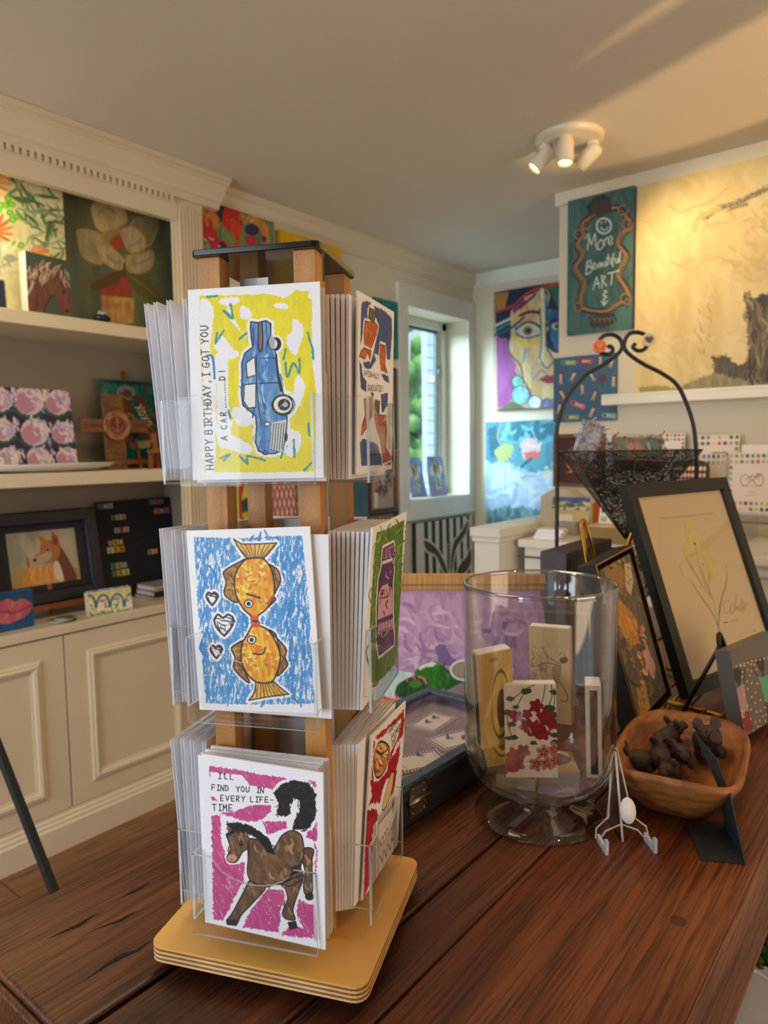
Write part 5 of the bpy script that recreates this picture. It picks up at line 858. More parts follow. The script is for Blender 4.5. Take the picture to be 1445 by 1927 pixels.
def avo(M, w, h, cx=60, cy=62, s_=1.0, txt=True):
    a = Art(w, h, 100, None, (222, 184, 108)); a.poly([(0, 0), (100, 0), (100, 100), (0, 100)], (226, 188, 110), c2=(208, 168, 92), ms=30)
    if txt: a.text('AVOCADO', 34, 10, 4, (120, 90, 50), 0, .7, 1)
    a.line([(0, 16), (100, 14)], (190, 150, 84), .8); a.ell(cx, cy, 38*s_, 26*s_, (86, 92, 30), ang=105); a.ell(cx, cy, 34*s_, 24*s_, (226, 176, 46), ang=105, c2=(206, 190, 90), ms=8); a.ell(cx+3, cy+5*s_, 21*s_, 14*s_, (84, 34, 22), ang=100, c2=(120, 54, 30), ms=5); return a
M = pose((-.505, .850, .968), 56, 4, 5); matchbox('tall matchbox with a halved avocado, standing at the left inside the vase', M, .053, .142, .020, avo(M, .053, .142, 60, 56, 1.0), strip='L')
M = pose((-.507, .868, .935), 30, -50, 14); matchbox('avocado matchbox lying tilted under the tall avocado one', M, .052, .085, .022, avo(M, .052, .085, 55, 50, 1, False), (226, 206, 160), 'L')
M = pose((-.500, .880, .922), 10, -88, 8); matchbox('plain cream matchbox lying lowest at the left of the vase', M, .056, .075, .018, Art(.056, .075, 20, None, (222, 206, 164)), (226, 212, 176), None)
M = pose((-.481, .954, .985), 11, 2, 1.3); a = Art(.06, .145, 130, quadM(M, .06, .145), (222, 202, 164), V9); INK = (100, 82, 70)
a.line([(1010, 560), (1050, 590), (1090, 600), (1110, 570), (1090, 545), (1075, 560)], INK, 3); a.ell(1100, 585, 24, 18, (108, 72, 62), rough=3)
a.line([(1080, 610), (1040, 640), (1060, 680), (1090, 720), (1120, 780), (1110, 810), (1080, 800)], INK, 4); a.line([(1060, 610), (1000, 600), (950, 620)], INK, 4); a.line([(1085, 620), (1075, 680), (1065, 730)], INK, 3); a.poly([(1040, 620), (1085, 610), (1080, 680), (1060, 740), (1040, 680)], (190, 160, 134), sm=True)
for i in range(26): r_ = random.Random(i); x = 920+r_.uniform(0, 100); y = 480+r_.uniform(0, 190); a.arc(x, y, 12, 9, INK, 1.6, r_.uniform(0, 90), r_.uniform(160, 330))
a.dabs([(920, 520), (1000, 520), (1030, 680), (925, 700)], [INK, (150, 130, 110)], 40, 70, 2, 5, 75, 20)
matchbox('cream matchbox with a brown etching of a bather, tallest inside the vase', M, .06, .145, .018, a, (196, 172, 140), None)
M = pose((-.388, .942, .925), 24.6, .5, 1.4); a = Art(.0215, .135, 30, None, (224, 212, 184)); matchbox('narrow side-on matchbox with a brown striker strip at the right of the vase', M, .0215, .135, .038, a, (230, 226, 222), 'F')
M = pose((-.455, .925, .922), 35, -86, 0); a = Art(.06, .062, 60, None, (216, 186, 128)); a.ell(50, 40, 40, 30, (90, 66, 46))
matchbox('square tan matchbox lying flat behind the red flower matchbox', M, .06, .062, .035, a, (232, 228, 224), None)
# small clear plate stand with an oval sticker
ps = thing('plate_stand', 'small clear acrylic plate stand with a white oval sticker beside the vase', 'stand', T3(-.322, .906, TZ, 41))
b = MB(); tri = [(-.034, .018), (-.036, .006), (-.030, .004), (-.022, .014), (0, .022), (.022, .014), (.030, .004), (.036, .006), (.034, .018), (.016, .032), (.004, .118), (0, .124), (-.004, .118), (-.016, .032)]
plate(b, tri, .003, Matrix.Rotation(math.radians(-17), 4, 'X')); b.tube([Matrix.Rotation(math.radians(-17), 4, 'X') @ Vector((x, .001, z)) for x, z in tri], .0011, 6, 1, closed=True).build('back_plate', [ACR, ACE], ps)
b = MB(); plate(b, [(0, 0), (.058, 0), (.058, .006), (.036, .110), (.030, .110)], .003, Matrix.Translation((.0015, 0, 0)) @ Matrix.Rotation(math.radians(90), 4, 'Z')); b.build('strut', [ACR, ACE], ps)
for s in (-1, 1): b = MB(); plate(b, [(-.030, 0), (.004, 0), (.004, .010), (-.022, .008), (-.024, .019), (-.030, .019)], .004, Matrix.Translation((s*.032+.002, 0, 0)) @ Matrix.Rotation(math.radians(90), 4, 'Z')); b.build('hook', [ACE, ACE], ps)
MB().lathe([(0, 0), (.0125, 0), (.0125, .0004), (0, .0004)], 24, M=Matrix.Translation((.006, -.001, .044)) @ Matrix.Rotation(math.radians(73), 4, 'X') @ Matrix.Diagonal((.85, 1.35, 1, 1))).build('sticker', PAPER, ps)
# carved wooden bowl with clay pigs
BOWLW = mat('carved_bowl_wood', (168, 108, 56), .5, noise=((116, 68, 34), 16, (2, 1, 5)), bump=.8, bscale=90)
b = MB(); BMx = T3(-.302, 1.092, TZ, 8); seg = 56
def srow(sa, sb, z, e=.62, lift=0): e = e*.82; return [(sb*math.copysign(abs(math.cos(t))**e, math.cos(t)), sa*math.copysign(abs(math.sin(t))**e, math.sin(t)), z+lift*abs(math.sin(t))**3) for t in [2*math.pi*k/seg for k in range(seg)]]
rows = [srow(.001, .001, .001), srow(.075, .042, .0, .75), srow(.088, .052, .006, .7), srow(.118, .074, .034, .65), srow(.138, .091, .061, .62, .010), srow(.139, .092, .068, .62, .010), srow(.134, .088, .071, .62, .010), srow(.128, .082, .066, .62, .010), srow(.105, .064, .036, .65), srow(.080, .046, .018, .72), srow(.04, .022, .012, .8), srow(.001, .001, .011)]
vs = [p for r_ in rows for p in r_]; b.add(vs, [(i*seg+k, i*seg+(k+1) % seg, (i+1)*seg+(k+1) % seg, (i+1)*seg+k) for i in range(len(rows)-1) for k in range(seg)], 0, True)
tag(b.build('wooden_bowl', BOWLW, None, BMx), 'carved rustic wooden dough bowl filled with dark clay pigs', 'bowl')
CLAY = mat('dark_fired_clay', (48, 38, 34), .6, noise=((74, 50, 40), 26, (1, 1, 1)), bump=.4, bscale=200)
def pig():
    b = MB(); b.ball((0, 0, .020), (.023, .018, .018), seg=14); b.ball((.020, 0, .028), (.014, .014, .013), seg=12); b.tube([(.028, 0, .026), (.040, 0, .025)], [.008, .0075], seg=10); b.ball((.040, 0, .025), (.002, .0085, .0075), seg=10)
    for s in (-1, 1):
        b.ball((.017, s*.011, .042), (.004, .0075, .009), seg=10); b.ball((.016, s*.010, .006), (.006, .006, .009), seg=8); b.ball((-.013, s*.010, .006), (.006, .006, .009), seg=8)
    b.tube([(-.022, 0, .026), (-.027, .002, .030), (-.026, -.002, .034)], .002, seg=6)
    o = b.build('clay_pig', CLAY); m_ = o.modifiers.new('fuse', 'REMESH'); m_.mode = 'VOXEL'; m_.voxel_size = .0013; m_.use_smooth_shade = True
    d = bpy.data.objects; e = MB()
    for s in (-1, 1): e.ball((.0408, s*.003, .026), .0014, seg=6)
    for s in (-1, 1): e.ball((.031, s*.007, .033), .0014, seg=6)
    n = e.build('snout_holes', BLACK, o); return o, n
pg, ph = pig()
PIGS = [((1208, 1428), .045, 200, 12, 0, 1.0, 'clay pig at the left end of the wooden bowl, facing left'), ((1240, 1412), .055, 115, -35, 0, 1.0, 'clay pig rearing up between two others at the left of the bowl'), ((1262, 1385), .060, 60, -20, 0, 1.05, 'clay pig with its back turned at the far side of the bowl'),
        ((1285, 1418), .048, -62, -10, 10, 1.0, 'clay pig facing forward in the middle of the bowl'), ((1262, 1448), .035, -95, 0, 0, .95, 'clay pig lying at the near edge of the bowl'), ((1338, 1395), .062, -58, -22, 8, 1.35, 'largest clay pig, at the right of the bowl with raised snout')]
for i, ((x, y), z, rz, ry, rx, s_, lab) in enumerate(PIGS):
    if i == 0: o, n = pg, ph
    else: o = pg.copy(); COL.objects.link(o); n = ph.copy(); COL.objects.link(n); n.parent = o
    p = on(x, y, 2, TZ+z); o.matrix_world = Matrix.Translation((p.x, p.y, p.z-.020*s_)) @ Matrix.Rotation(math.radians(rz), 4, 'Z') @ Matrix.Rotation(math.radians(ry), 4, 'Y') @ Matrix.Rotation(math.radians(rx), 4, 'X') @ Matrix.Scale(s_*.92, 4); tag(o, lab, 'pig figurine', 'clay pigs in the wooden bowl')
# black cardboard strut
st = thing('cardboard_strut', 'bent black cardboard picture strut lying against the wooden bowl', 'strut', T3(-.222, .98, TZ))
def slab(pts, t, nm, m, par, org):
    P = [Vector(p)-Vector(org) for p in pts]; n = (P[1]-P[0]).cross(P[2]-P[0]).normalized()*t; k = len(P); b = MB(); b.add(P+[p+n for p in P], [tuple(range(k))[::-1], tuple(range(k, 2*k))]+[(i, (i+1) % k, k+(i+1) % k, k+i) for i in range(k)]); return b.build(nm, m, par)
BCB = mat('black_cardboard', (30, 33, 36), .6, noise=((36, 39, 42), 80, (1, 1, 1)), bump=.3, bscale=300)
og = (-.222, .98, TZ)
slab([(-.266, 1.001, TZ+.001), (-.228, .922, TZ+.001), (-.181, .946, TZ+.001), (-.216, 1.044, TZ+.001)], .0022, 'flap', BCB, st, og)
e0, e1, f0, f1_ = on(1402, 1628, 2, TZ+.002), on(1362, 1552, 2, TZ+.002), on(1372, 1495, 1, .985), on(1350, 1478, 1, 1.01); g0, g1 = on(1345, 1425, 1, 1.02), on(1326, 1425, 1, 1.03); h0 = on(1308, 1381, 1, 1.055)
slab([e0, e1, f1_, f0], .002, 'strip', BCB, st, og); slab([f0, f1_, g1, g0], .002, 'strip', BCB, st, og); slab([g0, g1, h0], .002, 'strip', BCB, st, og)
# abstract painting in floating frame
M = pose((-.41, 1.231, .893), 87.1, -13.8, 5.5); w, h = .173, .305
t = thing('framed_abstract_painting', 'tall narrow brown and ochre abstract canvas in a black and gold floating frame', 'framed painting', M)
b = MB(); ring(b, w, h, [(0, -.034), (0, 0), (.003, .0), (.003, -.012), (.004, -.034)]); b.build('frame', BRASS, t); b = MB(); ring(b, w, h, [(-.0012, -.036), (-.0012, -.002), (0, -.002), (0, -.036)]); b.build('frame_side', BLACK, t)
MB().box((.002, .030, .002), (w-.002, .034, h-.002)).build('backing', BLACK, t)
Mp = M @ Matrix.Translation((.014, .004, .014)); a = Art(w-.028, h-.028, 130, quadM(Mp, w-.028, h-.028), (96, 84, 60), (1040, 880, 3.568)); V10 = (1040, 880, 3.568)
a.poly([(200, 450), (900, 450), (900, 1800), (200, 1800)], (98, 86, 64), c2=(66, 60, 50), ms=26); a.dabs([(310, 620), (560, 540), (800, 1500), (590, 1740)], [(120, 98, 60), (70, 60, 46), (90, 92, 80), (56, 50, 46), (110, 90, 70)], 160, 110, 22, 4, 78, 16)
a.poly([(330, 640), (440, 600), (480, 700), (470, 860), (420, 800), (360, 740)], (150, 108, 48), rough=12); a.poly([(480, 650), (520, 640), (540, 760), (525, 860), (490, 800)], (196, 168, 128), rough=7); a.poly([(380, 900), (440, 880), (520, 960), (570, 1040), (575, 1180), (530, 1210), (470, 1120)], (198, 136, 42), rough=10, c2=(170, 110, 40), ms=14); a.dabs([(560, 1020), (620, 1060), (660, 1420), (600, 1460)], [(214, 120, 52), (190, 96, 60), (226, 170, 110)], 50, 40, 14, 7, 75, 25); a.poly([(600, 1230), (640, 1220), (690, 1330), (680, 1420), (640, 1370)], (196, 152, 150), rough=9); a.dabs([(330, 600), (540, 545), (560, 640), (360, 700)], [(206, 150, 90), (130, 100, 60), (60, 52, 42)], 30, 30, 12, 3); a.poly([(560, 1480), (620, 1460), (660, 1640), (600, 1720)], (160, 120, 64), rough=14)
a.dabs([(310, 620), (560, 540), (800, 1500), (590, 1740)], [(86, 74, 52), (60, 54, 44), (120, 100, 70), (104, 98, 84), (50, 46, 40)], 260, 26, 7, 14, 78, 40); a.dabs([(380, 900), (560, 960), (620, 1400), (560, 1500)], [(198, 130, 50), (176, 104, 50), (90, 76, 56), (214, 160, 110)], 90, 20, 6, 15, 75, 40)
a.mesh('canvas', IMP, t, Matrix.Translation((.014, .004, .014)), .020, (92, 80, 60))
# brass easels
be = thing('brass_easel', 'shiny brass easel behind the narrow abstract canvas', 'easel', T3(-.52, 1.33, TZ))
def rod(par, nm, pts, r_, m_, org, sm=True):
    q = [Vector(p)-Vector(org) for p in pts]; q = [Vector(v) for v in smooth([tuple(v) for v in q], False, 6)] if sm and len(q) > 2 else q; return MB().tube(q, r_, 10).build(nm, m_, par)
og = (-.52, 1.33, TZ); L_ = lambda x, y, Y: tuple(on(x, y, 1, Y))
rod(be, 'loop', [L_(1112, 1110, 1.34), L_(1103, 1050, 1.34), L_(1096, 1008, 1.34), L_(1093, 985, 1.34), L_(1099, 981, 1.345), L_(1108, 1005, 1.35), L_(1116, 1045, 1.36), L_(1125, 1100, 1.36)], .0045, BRASS, og)
rod(be, 'leg', [L_(1112, 1110, 1.34), (-.44, 1.30, .96), (-.41, 1.26, TZ+.008), (-.37, 1.255, TZ+.008), (-.355, 1.255, TZ+.03)], .0045, BRASS, og); rod(be, 'leg', [L_(1125, 1100, 1.36), (-.45, 1.42, .96), (-.41, 1.40, TZ+.008), (-.36, 1.40, TZ+.008), (-.345, 1.40, TZ+.03)], .0045, BRASS, og); rod(be, 'crossbar', [(-.41, 1.26, TZ+.02), (-.41, 1.40, TZ+.02)], .004, BRASS, og, False); rod(be, 'rear_leg', [L_(1112, 1110, 1.34), (-.56, 1.37, TZ+.006)], .004, BRASS, og, False)
be2 = thing('brass_easel', 'brass easel whose feet hold up the framed yellow flower drawing', 'easel', T3(-.38, 1.55, TZ)); og = (-.38, 1.55, TZ)
for y in (1.47, 1.68): rod(be2, 'foot', [(-.52, y+.0, TZ+.010), (-.36, y-.03, TZ+.010), (-.315, y-.04, TZ+.012), (-.312, y-.04, TZ+.035)], .0055, BRASS, og); MB().ball(Vector((-.312, y-.04, TZ+.037))-Vector(og), .0085).build('knob', BRASS, be2)
rod(be2, 'crossbar', [(-.42, 1.46, TZ+.010), (-.42, 1.69, TZ+.010)], .0045, BRASS, og, False); rod(be2, 'upright', [(-.42, 1.575, TZ+.010), (-.55, 1.60, TZ+.36)], .005, BRASS, og, False); rod(be2, 'upright', [(-.66, 1.60, TZ+.005), (-.55, 1.60, TZ+.36)], .005, BRASS, og, False)
# framed yellow flower drawing
M = pose((-.382, 1.437, .898), 74.3, -20, .3); w, h = .397, .446
t = framed('framed_flower_drawing', 'large black framed drawing of pale yellow flowers leaning on a brass easel', M, w, h, .033, BLACK, None, .022, .0, PAPER, True, [(0, -.022), (0, 0), (.028, 0), (.030, -.008), (.030, -.02)], 'framed drawing')
Mp = M @ Matrix.Translation((.028, .010, .028)); w2, h2 = w-.056, h-.056; a = Art(w2, h2, 260, quadM(Mp, w2, h2), (222, 196, 150), V10)
YL = (214, 190, 66)
a.line([(716, 343), (880, 330), (1080, 306)], (120, 96, 64), 2.4); a.line([(716, 343), (722, 700)], (190, 164, 120), 1.2)
for q in ([(878, 345), (900, 340), (930, 370), (965, 460), (950, 520), (940, 600), (880, 600), (876, 520), (885, 430)], [(965, 460), (1010, 500), (1045, 560), (1020, 640), (985, 600), (950, 540)], [(1040, 600), (1085, 630), (1105, 690), (1075, 740), (1050, 780), (1030, 680)], [(890, 610), (940, 640), (950, 700), (910, 670)]): a.poly(q, YL, sm=True, rough=6, rs=14, c2=(226, 206, 120), ms=14, alpha=.8)
OL = (130, 118, 44)
for q, w_3 in (([(950, 510), (980, 640), (1040, 800), (1080, 900), (1110, 1060)], 4), ([(890, 600), (960, 720), (1050, 860)], 7), ([(1010, 640), (1020, 760), (1060, 860)], 3), ([(1050, 700), (1045, 800), (1070, 880)], 4), ([(960, 610), (1010, 760), (1060, 880)], 3), ([(845, 650), (880, 740)], 4), ([(920, 750), (990, 860), (1060, 960), (1100, 1040), (1130, 1150)], 8), ([(1155, 650), (1168, 730), (1150, 820), (1120, 920), (1110, 1060)], 7), ([(1000, 880), (1060, 960), (1110, 1060), (1128, 1150)], 5), ([(1140, 880), (1120, 960), (1112, 1080)], 6)): a.line(q, OL, w_3, taper=.7, c2=(90, 84, 40), ms=10)
a.ell(952, 512, 7, 10, (100, 80, 50)); [a.ell(x, y, 4, 6, (110, 90, 56)) for x, y in ((1010, 650), (990, 800), (1048, 740))]
SG = (110, 98, 84)
a.line([(1195, 905), (1165, 890), (1145, 930), (1155, 975), (1185, 960), (1200, 910), (1190, 975), (1215, 960), (1235, 860), (1225, 870), (1215, 950), (1240, 930), (1228, 960), (1250, 925), (1245, 960), (1270, 930), (1268, 880), (1262, 960), (1290, 915), (1270, 905), (1275, 970), (1305, 905)], SG, 3); a.line([(1145, 1040), (1170, 1038)], (60, 50, 44), 5); a.line([(1190, 1034), (1245, 1020)], SG, 2.4); a.ell(1355, 1094, 6, 6, (120, 96, 70))
q = [(1300, 1152), (1340, 1140), (1500, 1085), (1560, 1200), (1500, 1240), (1330, 1260)]; a.poly([(1300, 1152), (1560, 1070), (1600, 1190), (1330, 1255)], (236, 226, 212))
for i in range(4): a.line([(1306+i*13, 1152-i*4), (1336+i*13, 1250-i*4)], K, 4, sm=False)
for i in range(16): a.line([(1352+i*15, 1136-i*4.8), (1358+i*15, 1158-i*4.8)], K, 4, sm=False)
a.poly([(1345, 1170), (1560, 1104), (1590, 1190), (1370, 1235)], (232, 214, 196)); a.line([(1345, 1170), (1560, 1104)], K, 5, sm=False); a.line([(1345, 1170), (1370, 1235)], K, 5, sm=False)
a.mesh('drawing', PR, t, Matrix.Translation((.028, .0095, .028)), .001)
# gray dotted canvas with two women, on a black wire easel
M = pose((-.262, 1.337, .885), 78.5, -11.9, .1); w, h = .20, .15; a = Art(w, h, 230, quadM(M, w, h), (112, 102, 92), (1330, 1180, 8.757)); DK = (30, 24, 22)
a.poly([(300, 100), (2400, 100), (2400, 2400), (300, 2400)], (104, 94, 86), c2=(96, 90, 84), ms=60)
a.poly([(420, 740), (450, 690), (500, 675), (560, 690), (570, 800), (560, 880), (545, 960), (510, 980), (500, 930), (440, 830)], DK, sm=True); a.line([(525, 930), (525, 1000)], DK, 40); a.line([(625, 690), (620, 800), (610, 920)], DK, 20); a.line([(475, 1110), (500, 1230), (570, 1330)], DK, 20)
a.poly([(460, 1030), (540, 980), (590, 930), (620, 960), (640, 1130), (690, 1380), (560, 1400), (530, 1270), (470, 1110)], (168, 134, 134), rough=5); a.poly([(560, 1400), (690, 1380), (760, 1730), (600, 1700), (570, 1500)], (134, 26, 18), rough=5); a.poly([(545, 1360), (620, 1390), (630, 1480), (575, 1510)], (200, 170, 160)); a.poly([(565, 1400), (615, 1410), (620, 1470), (580, 1480)], (120, 30, 24)); a.text('B', 580, 1465, 40, (236, 220, 180), 0, 8)
a.poly([(815, 560), (860, 520), (920, 505), (945, 600), (940, 720), (900, 745), (850, 660)], DK, sm=True); a.line([(918, 720), (922, 800)], DK, 40); a.line([(755, 660), (790, 740), (845, 820)], DK, 20); a.line([(1120, 900), (1100, 700), (1110, 560)], DK, 20)
a.poly([(845, 810), (900, 830), (1000, 790), (1120, 800), (1160, 900), (1100, 1150), (1120, 1230), (960, 1240), (900, 960)], (84, 162, 122), rough=5); a.poly([(960, 1240), (1120, 1230), (1260, 1700), (1020, 1740)], (60, 44, 96), rough=5)
rr3 = random.Random(5)
for k in range(17): a.ell(355+k*65, 670-k*17+rr3.uniform(-8, 8), 12, 16, (226, 208, 140), ang=20)
for x, y in [(385, 780), (430, 855), (420, 940), (425, 1030), (440, 1125), (460, 1215), (495, 1295), (495, 1385), (532, 1470), (540, 1575), (600, 1620), (475, 962), (587, 740), (582, 820), (675, 705), (735, 725), (815, 700), (710, 800), (665, 900), (740, 925), (830, 930), (675, 1020), (805, 1075), (740, 1150), (885, 1200), (797, 1248), (612, 1112), (670, 1290), (730, 1360), (815, 1395), (885, 1375), (960, 1325), (978, 1440), (922, 1465), (870, 1540), (725, 1510), (800, 1563), (965, 1540), (842, 1635), (900, 1632), (960, 1640), (765, 1705), (825, 1720), (880, 1730), (915, 1820), (735, 615), (785, 625), (565, 640), (618, 640)]: a.ell(x, y, 11, 15, (226, 208, 140), ang=20)
for k in range(50): a.ell(rr3.uniform(1150, 2300), rr3.uniform(350, 2000), 14, 19, (226, 208, 140), ang=20)
tag(a.mesh('women_painting', PR, None, M, .028, (104, 104, 104)), 'small grey canvas of two women in bright dresses with yellow dots', 'painting')
we = thing('wire_easel', 'black wire easel loop showing above the grey canvas of two women', 'easel', T3(-.28, 1.42, TZ)); og = (-.28, 1.42, TZ); Mi = M
q = [Mi @ Vector((.045, .034, -.005)), Mi @ Vector((.040, .036, .10)), Mi @ Vector((.042, .038, .150)), Mi @ Vector((.050, .038, .172)), Mi @ Vector((.060, .038, .150)), Mi @ Vector((.066, .036, .10)), Mi @ Vector((.085, .034, -.005))]
rod(we, 'loop', q, .0045, BLACK, og); rod(we, 'foot', [q[0], q[0]+Vector((.0, 0, -.012)), q[0]+Vector((.05, -.01, -.013))], .004, BLACK, og, False); rod(we, 'foot', [q[-1], q[-1]+Vector((0, 0, -.012)), q[-1]+Vector((.05, -.01, -.013))], .004, BLACK, og, False); rod(we, 'rear_leg', [q[2], (q[2].x-.07, q[2].y+.02, TZ+.004)], .004, BLACK, og, False)
# dark wooden block frame standing behind the vase
DKW = mat('dark_walnut_block', (66, 50, 52), .5, noise=((44, 34, 38), 6, (6, 6, .8)), bump=.3, bscale=120)
bk = thing('dark_wood_panel', 'deep dark brown wooden panel standing on edge behind the vase', 'wooden panel', T3(-.655, 1.335, TZ, 2)); MB().box((0, 0, 0), (.058, .27, .315)).build('panel', DKW, bk, bevel=.002); MB().box((.058, .015, .015), (.0592, .255, .30)).build('face', mat('smoky_brown_board', (50, 40, 42), .45, noise=((62, 50, 50), 5, (6, 6, .8))), bk)
# lilac fruit painting in a bamboo frame
M = pose((-.905, 1.085, TZ+.004), 40, -7, -1); w, h = .425, .272
BAM = mat('split_bamboo', (196, 150, 92), .5, noise=((166, 118, 66), 3, (60, 1, 1)), bump=.4, bscale=100); t = thing('fruit_painting', 'lilac canvas of green apples in a bamboo frame behind the jewelry case', 'painting', M)
MB().box((0, -.008, h-.022), (w, .02, h)).box((0, -.004, h-.034), (w, .004, h-.0215)).build('bamboo_rail', BAM, t, bevel=.002); MB().box((0, -.006, 0), (w, .02, .014)).build('bamboo_rail', BAM, t, bevel=.002); MB().box((.01, .011, .01), (w-.01, .018, h-.01)).build('backing', BAM, t)
Mp = M @ Matrix.Translation((.003, .003, .014)); a = Art(w-.006, h-.048, 230, quadM(Mp, w-.006, h-.048), (190, 156, 190), (730, 1100, 6.283)); LI = [(196, 164, 196), (176, 136, 176), (208, 182, 208), (160, 120, 164), (184, 146, 180)]
a.poly([(-600, 100), (2400, 100), (2400, 1800), (-600, 1800)], (192, 158, 190), c2=(170, 132, 172), ms=60); a.dabs([(-300, 250), (1800, 330), (1800, 1000), (-300, 1000)], LI, 200, 190, 46, 4, 40, 60)
a.poly([(560, 740), (620, 700), (690, 720), (710, 790), (760, 860), (830, 900), (1500, 950), (1500, 1000), (800, 990), (600, 920)], (124, 100, 150), rough=8)
for q in ([(1100, 520), (1220, 530), (1215, 580), (1110, 565)], [(1360, 440), (1420, 440), (1390, 540), (1340, 520)], [(1260, 620), (1330, 620), (1270, 750), (1235, 740)], [(1370, 610), (1520, 610), (1520, 760), (1380, 740)]): a.poly(q, (124, 96, 156), rough=8)
a.poly([(-300, 1080), (100, 1010), (300, 1040), (330, 1100), (150, 1200), (100, 1330), (-60, 1420), (-400, 1300)], (214, 226, 222), rough=8, c2=(170, 206, 204), ms=30)
a.poly([(320, 1060), (350, 990), (430, 930), (540, 905), (640, 950), (720, 1030), (740, 1150), (650, 1230), (470, 1260), (330, 1180)], (64, 142, 40), sm=True, c2=(38, 100, 34), ms=40); a.poly([(90, 1250), (130, 1170), (250, 1100), (340, 1080), (430, 1130), (450, 1220), (350, 1290), (200, 1340), (100, 1310)], (44, 92, 40), sm=True, c2=(30, 66, 40), ms=30); a.ell(330, 1170, 80, 50, (70, 130, 44)); a.poly([(640, 960), (760, 1040), (900, 1160), (840, 1240), (660, 1270), (740, 1100)], (36, 96, 40), sm=True)
a.poly([(355, 990), (400, 950), (520, 905), (575, 930), (540, 970), (440, 975), (380, 1015)], (226, 230, 214), rough=6); a.line([(365, 1085), (420, 1110), (455, 1165)], (226, 110, 150), 26, rough=3); a.line([(300, 1080), (320, 1110)], (220, 90, 130), 24); a.line([(220, 1120), (235, 1140)], (220, 90, 130), 20); a.line([(90, 1300), (120, 1340)], (220, 90, 130), 26); a.line([(-60, 1330), (60, 1370)], (220, 70, 110), 40, rough=6); a.line([(670, 930), (655, 990)], (90, 60, 40), 18)
a.poly([(660, 1270), (860, 1160), (1400, 1200), (1400, 1500), (700, 1500)], (150, 144, 150), rough=6)
for q in ((900, 1010, 170, 130), (1300, 1000, 180, 120)): a.ell(*q, (226, 224, 222)); a.ell(q[0], q[1], q[2]*.82, q[3]*.75, (160, 150, 124)); a.arc(q[0], q[1], q[2]*.8, q[3]*.7, (100, 110, 130), 12)
a.poly([(1000, 860), (1100, 820), (1180, 860), (1120, 920), (1020, 920)], (60, 130, 50), sm=True)
a.mesh('canvas', IMP, t, Matrix.Translation((.003, .003, .014)), .006)
# wire basket stand
PL = Vector((-.787, 1.70, 0)); hd_ = Vector((.287, .20, 0)).normalized(); nn = Vector((hd_.y, -hd_.x, 0))
og = (-.644, 1.80, TZ); wb_ = thing('wire_basket_stand', 'black wrought iron stand with scrolled top and hanging wire mesh baskets', 'basket stand', T3(*og))
Q = lambda x, y: tuple(onp(1000+x/3.247, 580+y/3.247, PL, nn))
lw = [Q(158, 820), Q(156, 740), Q(185, 620), Q(240, 510), Q(330, 410), Q(430, 350), Q(515, 292), Q(553, 240), Q(540, 190), Q(500, 163), Q(450, 165), Q(412, 200), Q(410, 250), Q(440, 278), Q(482, 278), Q(497, 252), Q(480, 232), Q(466, 240)]
rw = [Q(1010, 960), Q(1005, 860), Q(990, 720), Q(950, 590), Q(890, 470), Q(800, 400), Q(700, 350), Q(620, 300), Q(570, 250), Q(570, 200), Q(600, 155), Q(650, 148), Q(695, 165), Q(715, 205), Q(690, 250), Q(650, 260), Q(620, 238), Q(635, 215)]
rod(wb_, 'scroll', lw, .0050, BLACKM, og); rod(wb_, 'scroll', rw, .0050, BLACKM, og)
for q0, x in ((lw[0], 158), (rw[0], 1010)): rod(wb_, 'upright', [q0, (q0[0], q0[1], TZ+.006)], .005, BLACKM, og, False); rod(wb_, 'foot', [(q0[0]-nn.x*.10, q0[1]-nn.y*.10, TZ+.006), (q0[0]+nn.x*.10, q0[1]+nn.y*.10, TZ+.006)], .005, BLACKM, og, False)
NET = bpy.data.materials.new('black_wire_mesh'); NET.use_nodes = True; n = NET.node_tree; bsd = n.nodes['Principled BSDF']; bsd.inputs['Base Color'].default_value = (.015, .015, .015, 1); bsd.inputs['Roughness'].default_value = .5
tcn = n.nodes.new('ShaderNodeTexCoord'); ck_ = n.nodes.new('ShaderNodeTexVoronoi'); ck_.inputs['Scale'].default_value = 260; ck_.feature = 'DISTANCE_TO_EDGE'; mt_ = n.nodes.new('ShaderNodeMath'); mt_.operation = 'LESS_THAN'; mt_.inputs[1].default_value = .14
n.links.new(tcn.outputs['Object'], ck_.inputs[0]); n.links.new(ck_.outputs['Distance'], mt_.inputs[0]); n.links.new(mt_.outputs[0], bsd.inputs['Alpha'])
def basket(zr, drop, half=.155, dep=.085, nm='basket'):
    c = Vector(((lw[0][0]+rw[0][0])/2, (lw[0][1]+rw[0][1])/2, zr)); A = [c-hd_*half-nn*dep*-1, c+hd_*half+nn*dep, c+hd_*half-nn*dep, c-hd_*half-nn*dep]; ap = c+Vector((0, 0, -drop))+nn*.0; o_ = Vector(og)
    b = MB(); b.add([a_-o_ for a_ in A]+[ap-o_], [(0, 1, 4), (1, 2, 4), (2, 3, 4), (3, 0, 4)]); bo = b.build(nm, NET, wb_)
    w_4 = MB()
    for i in range(4): w_4.tube([A[i]-o_, A[(i+1) % 4]-o_], .0022, 6); w_4.tube([A[i]-o_, ap-o_], .0022, 6)
    w_4.tube([(A[0]+A[1])/2-o_, ap-o_], .0018, 6); w_4.build('basket_wire', BLACKM, bo); return c, ap
bc_, bap = basket(1.385, .225); basket(1.125, .16)
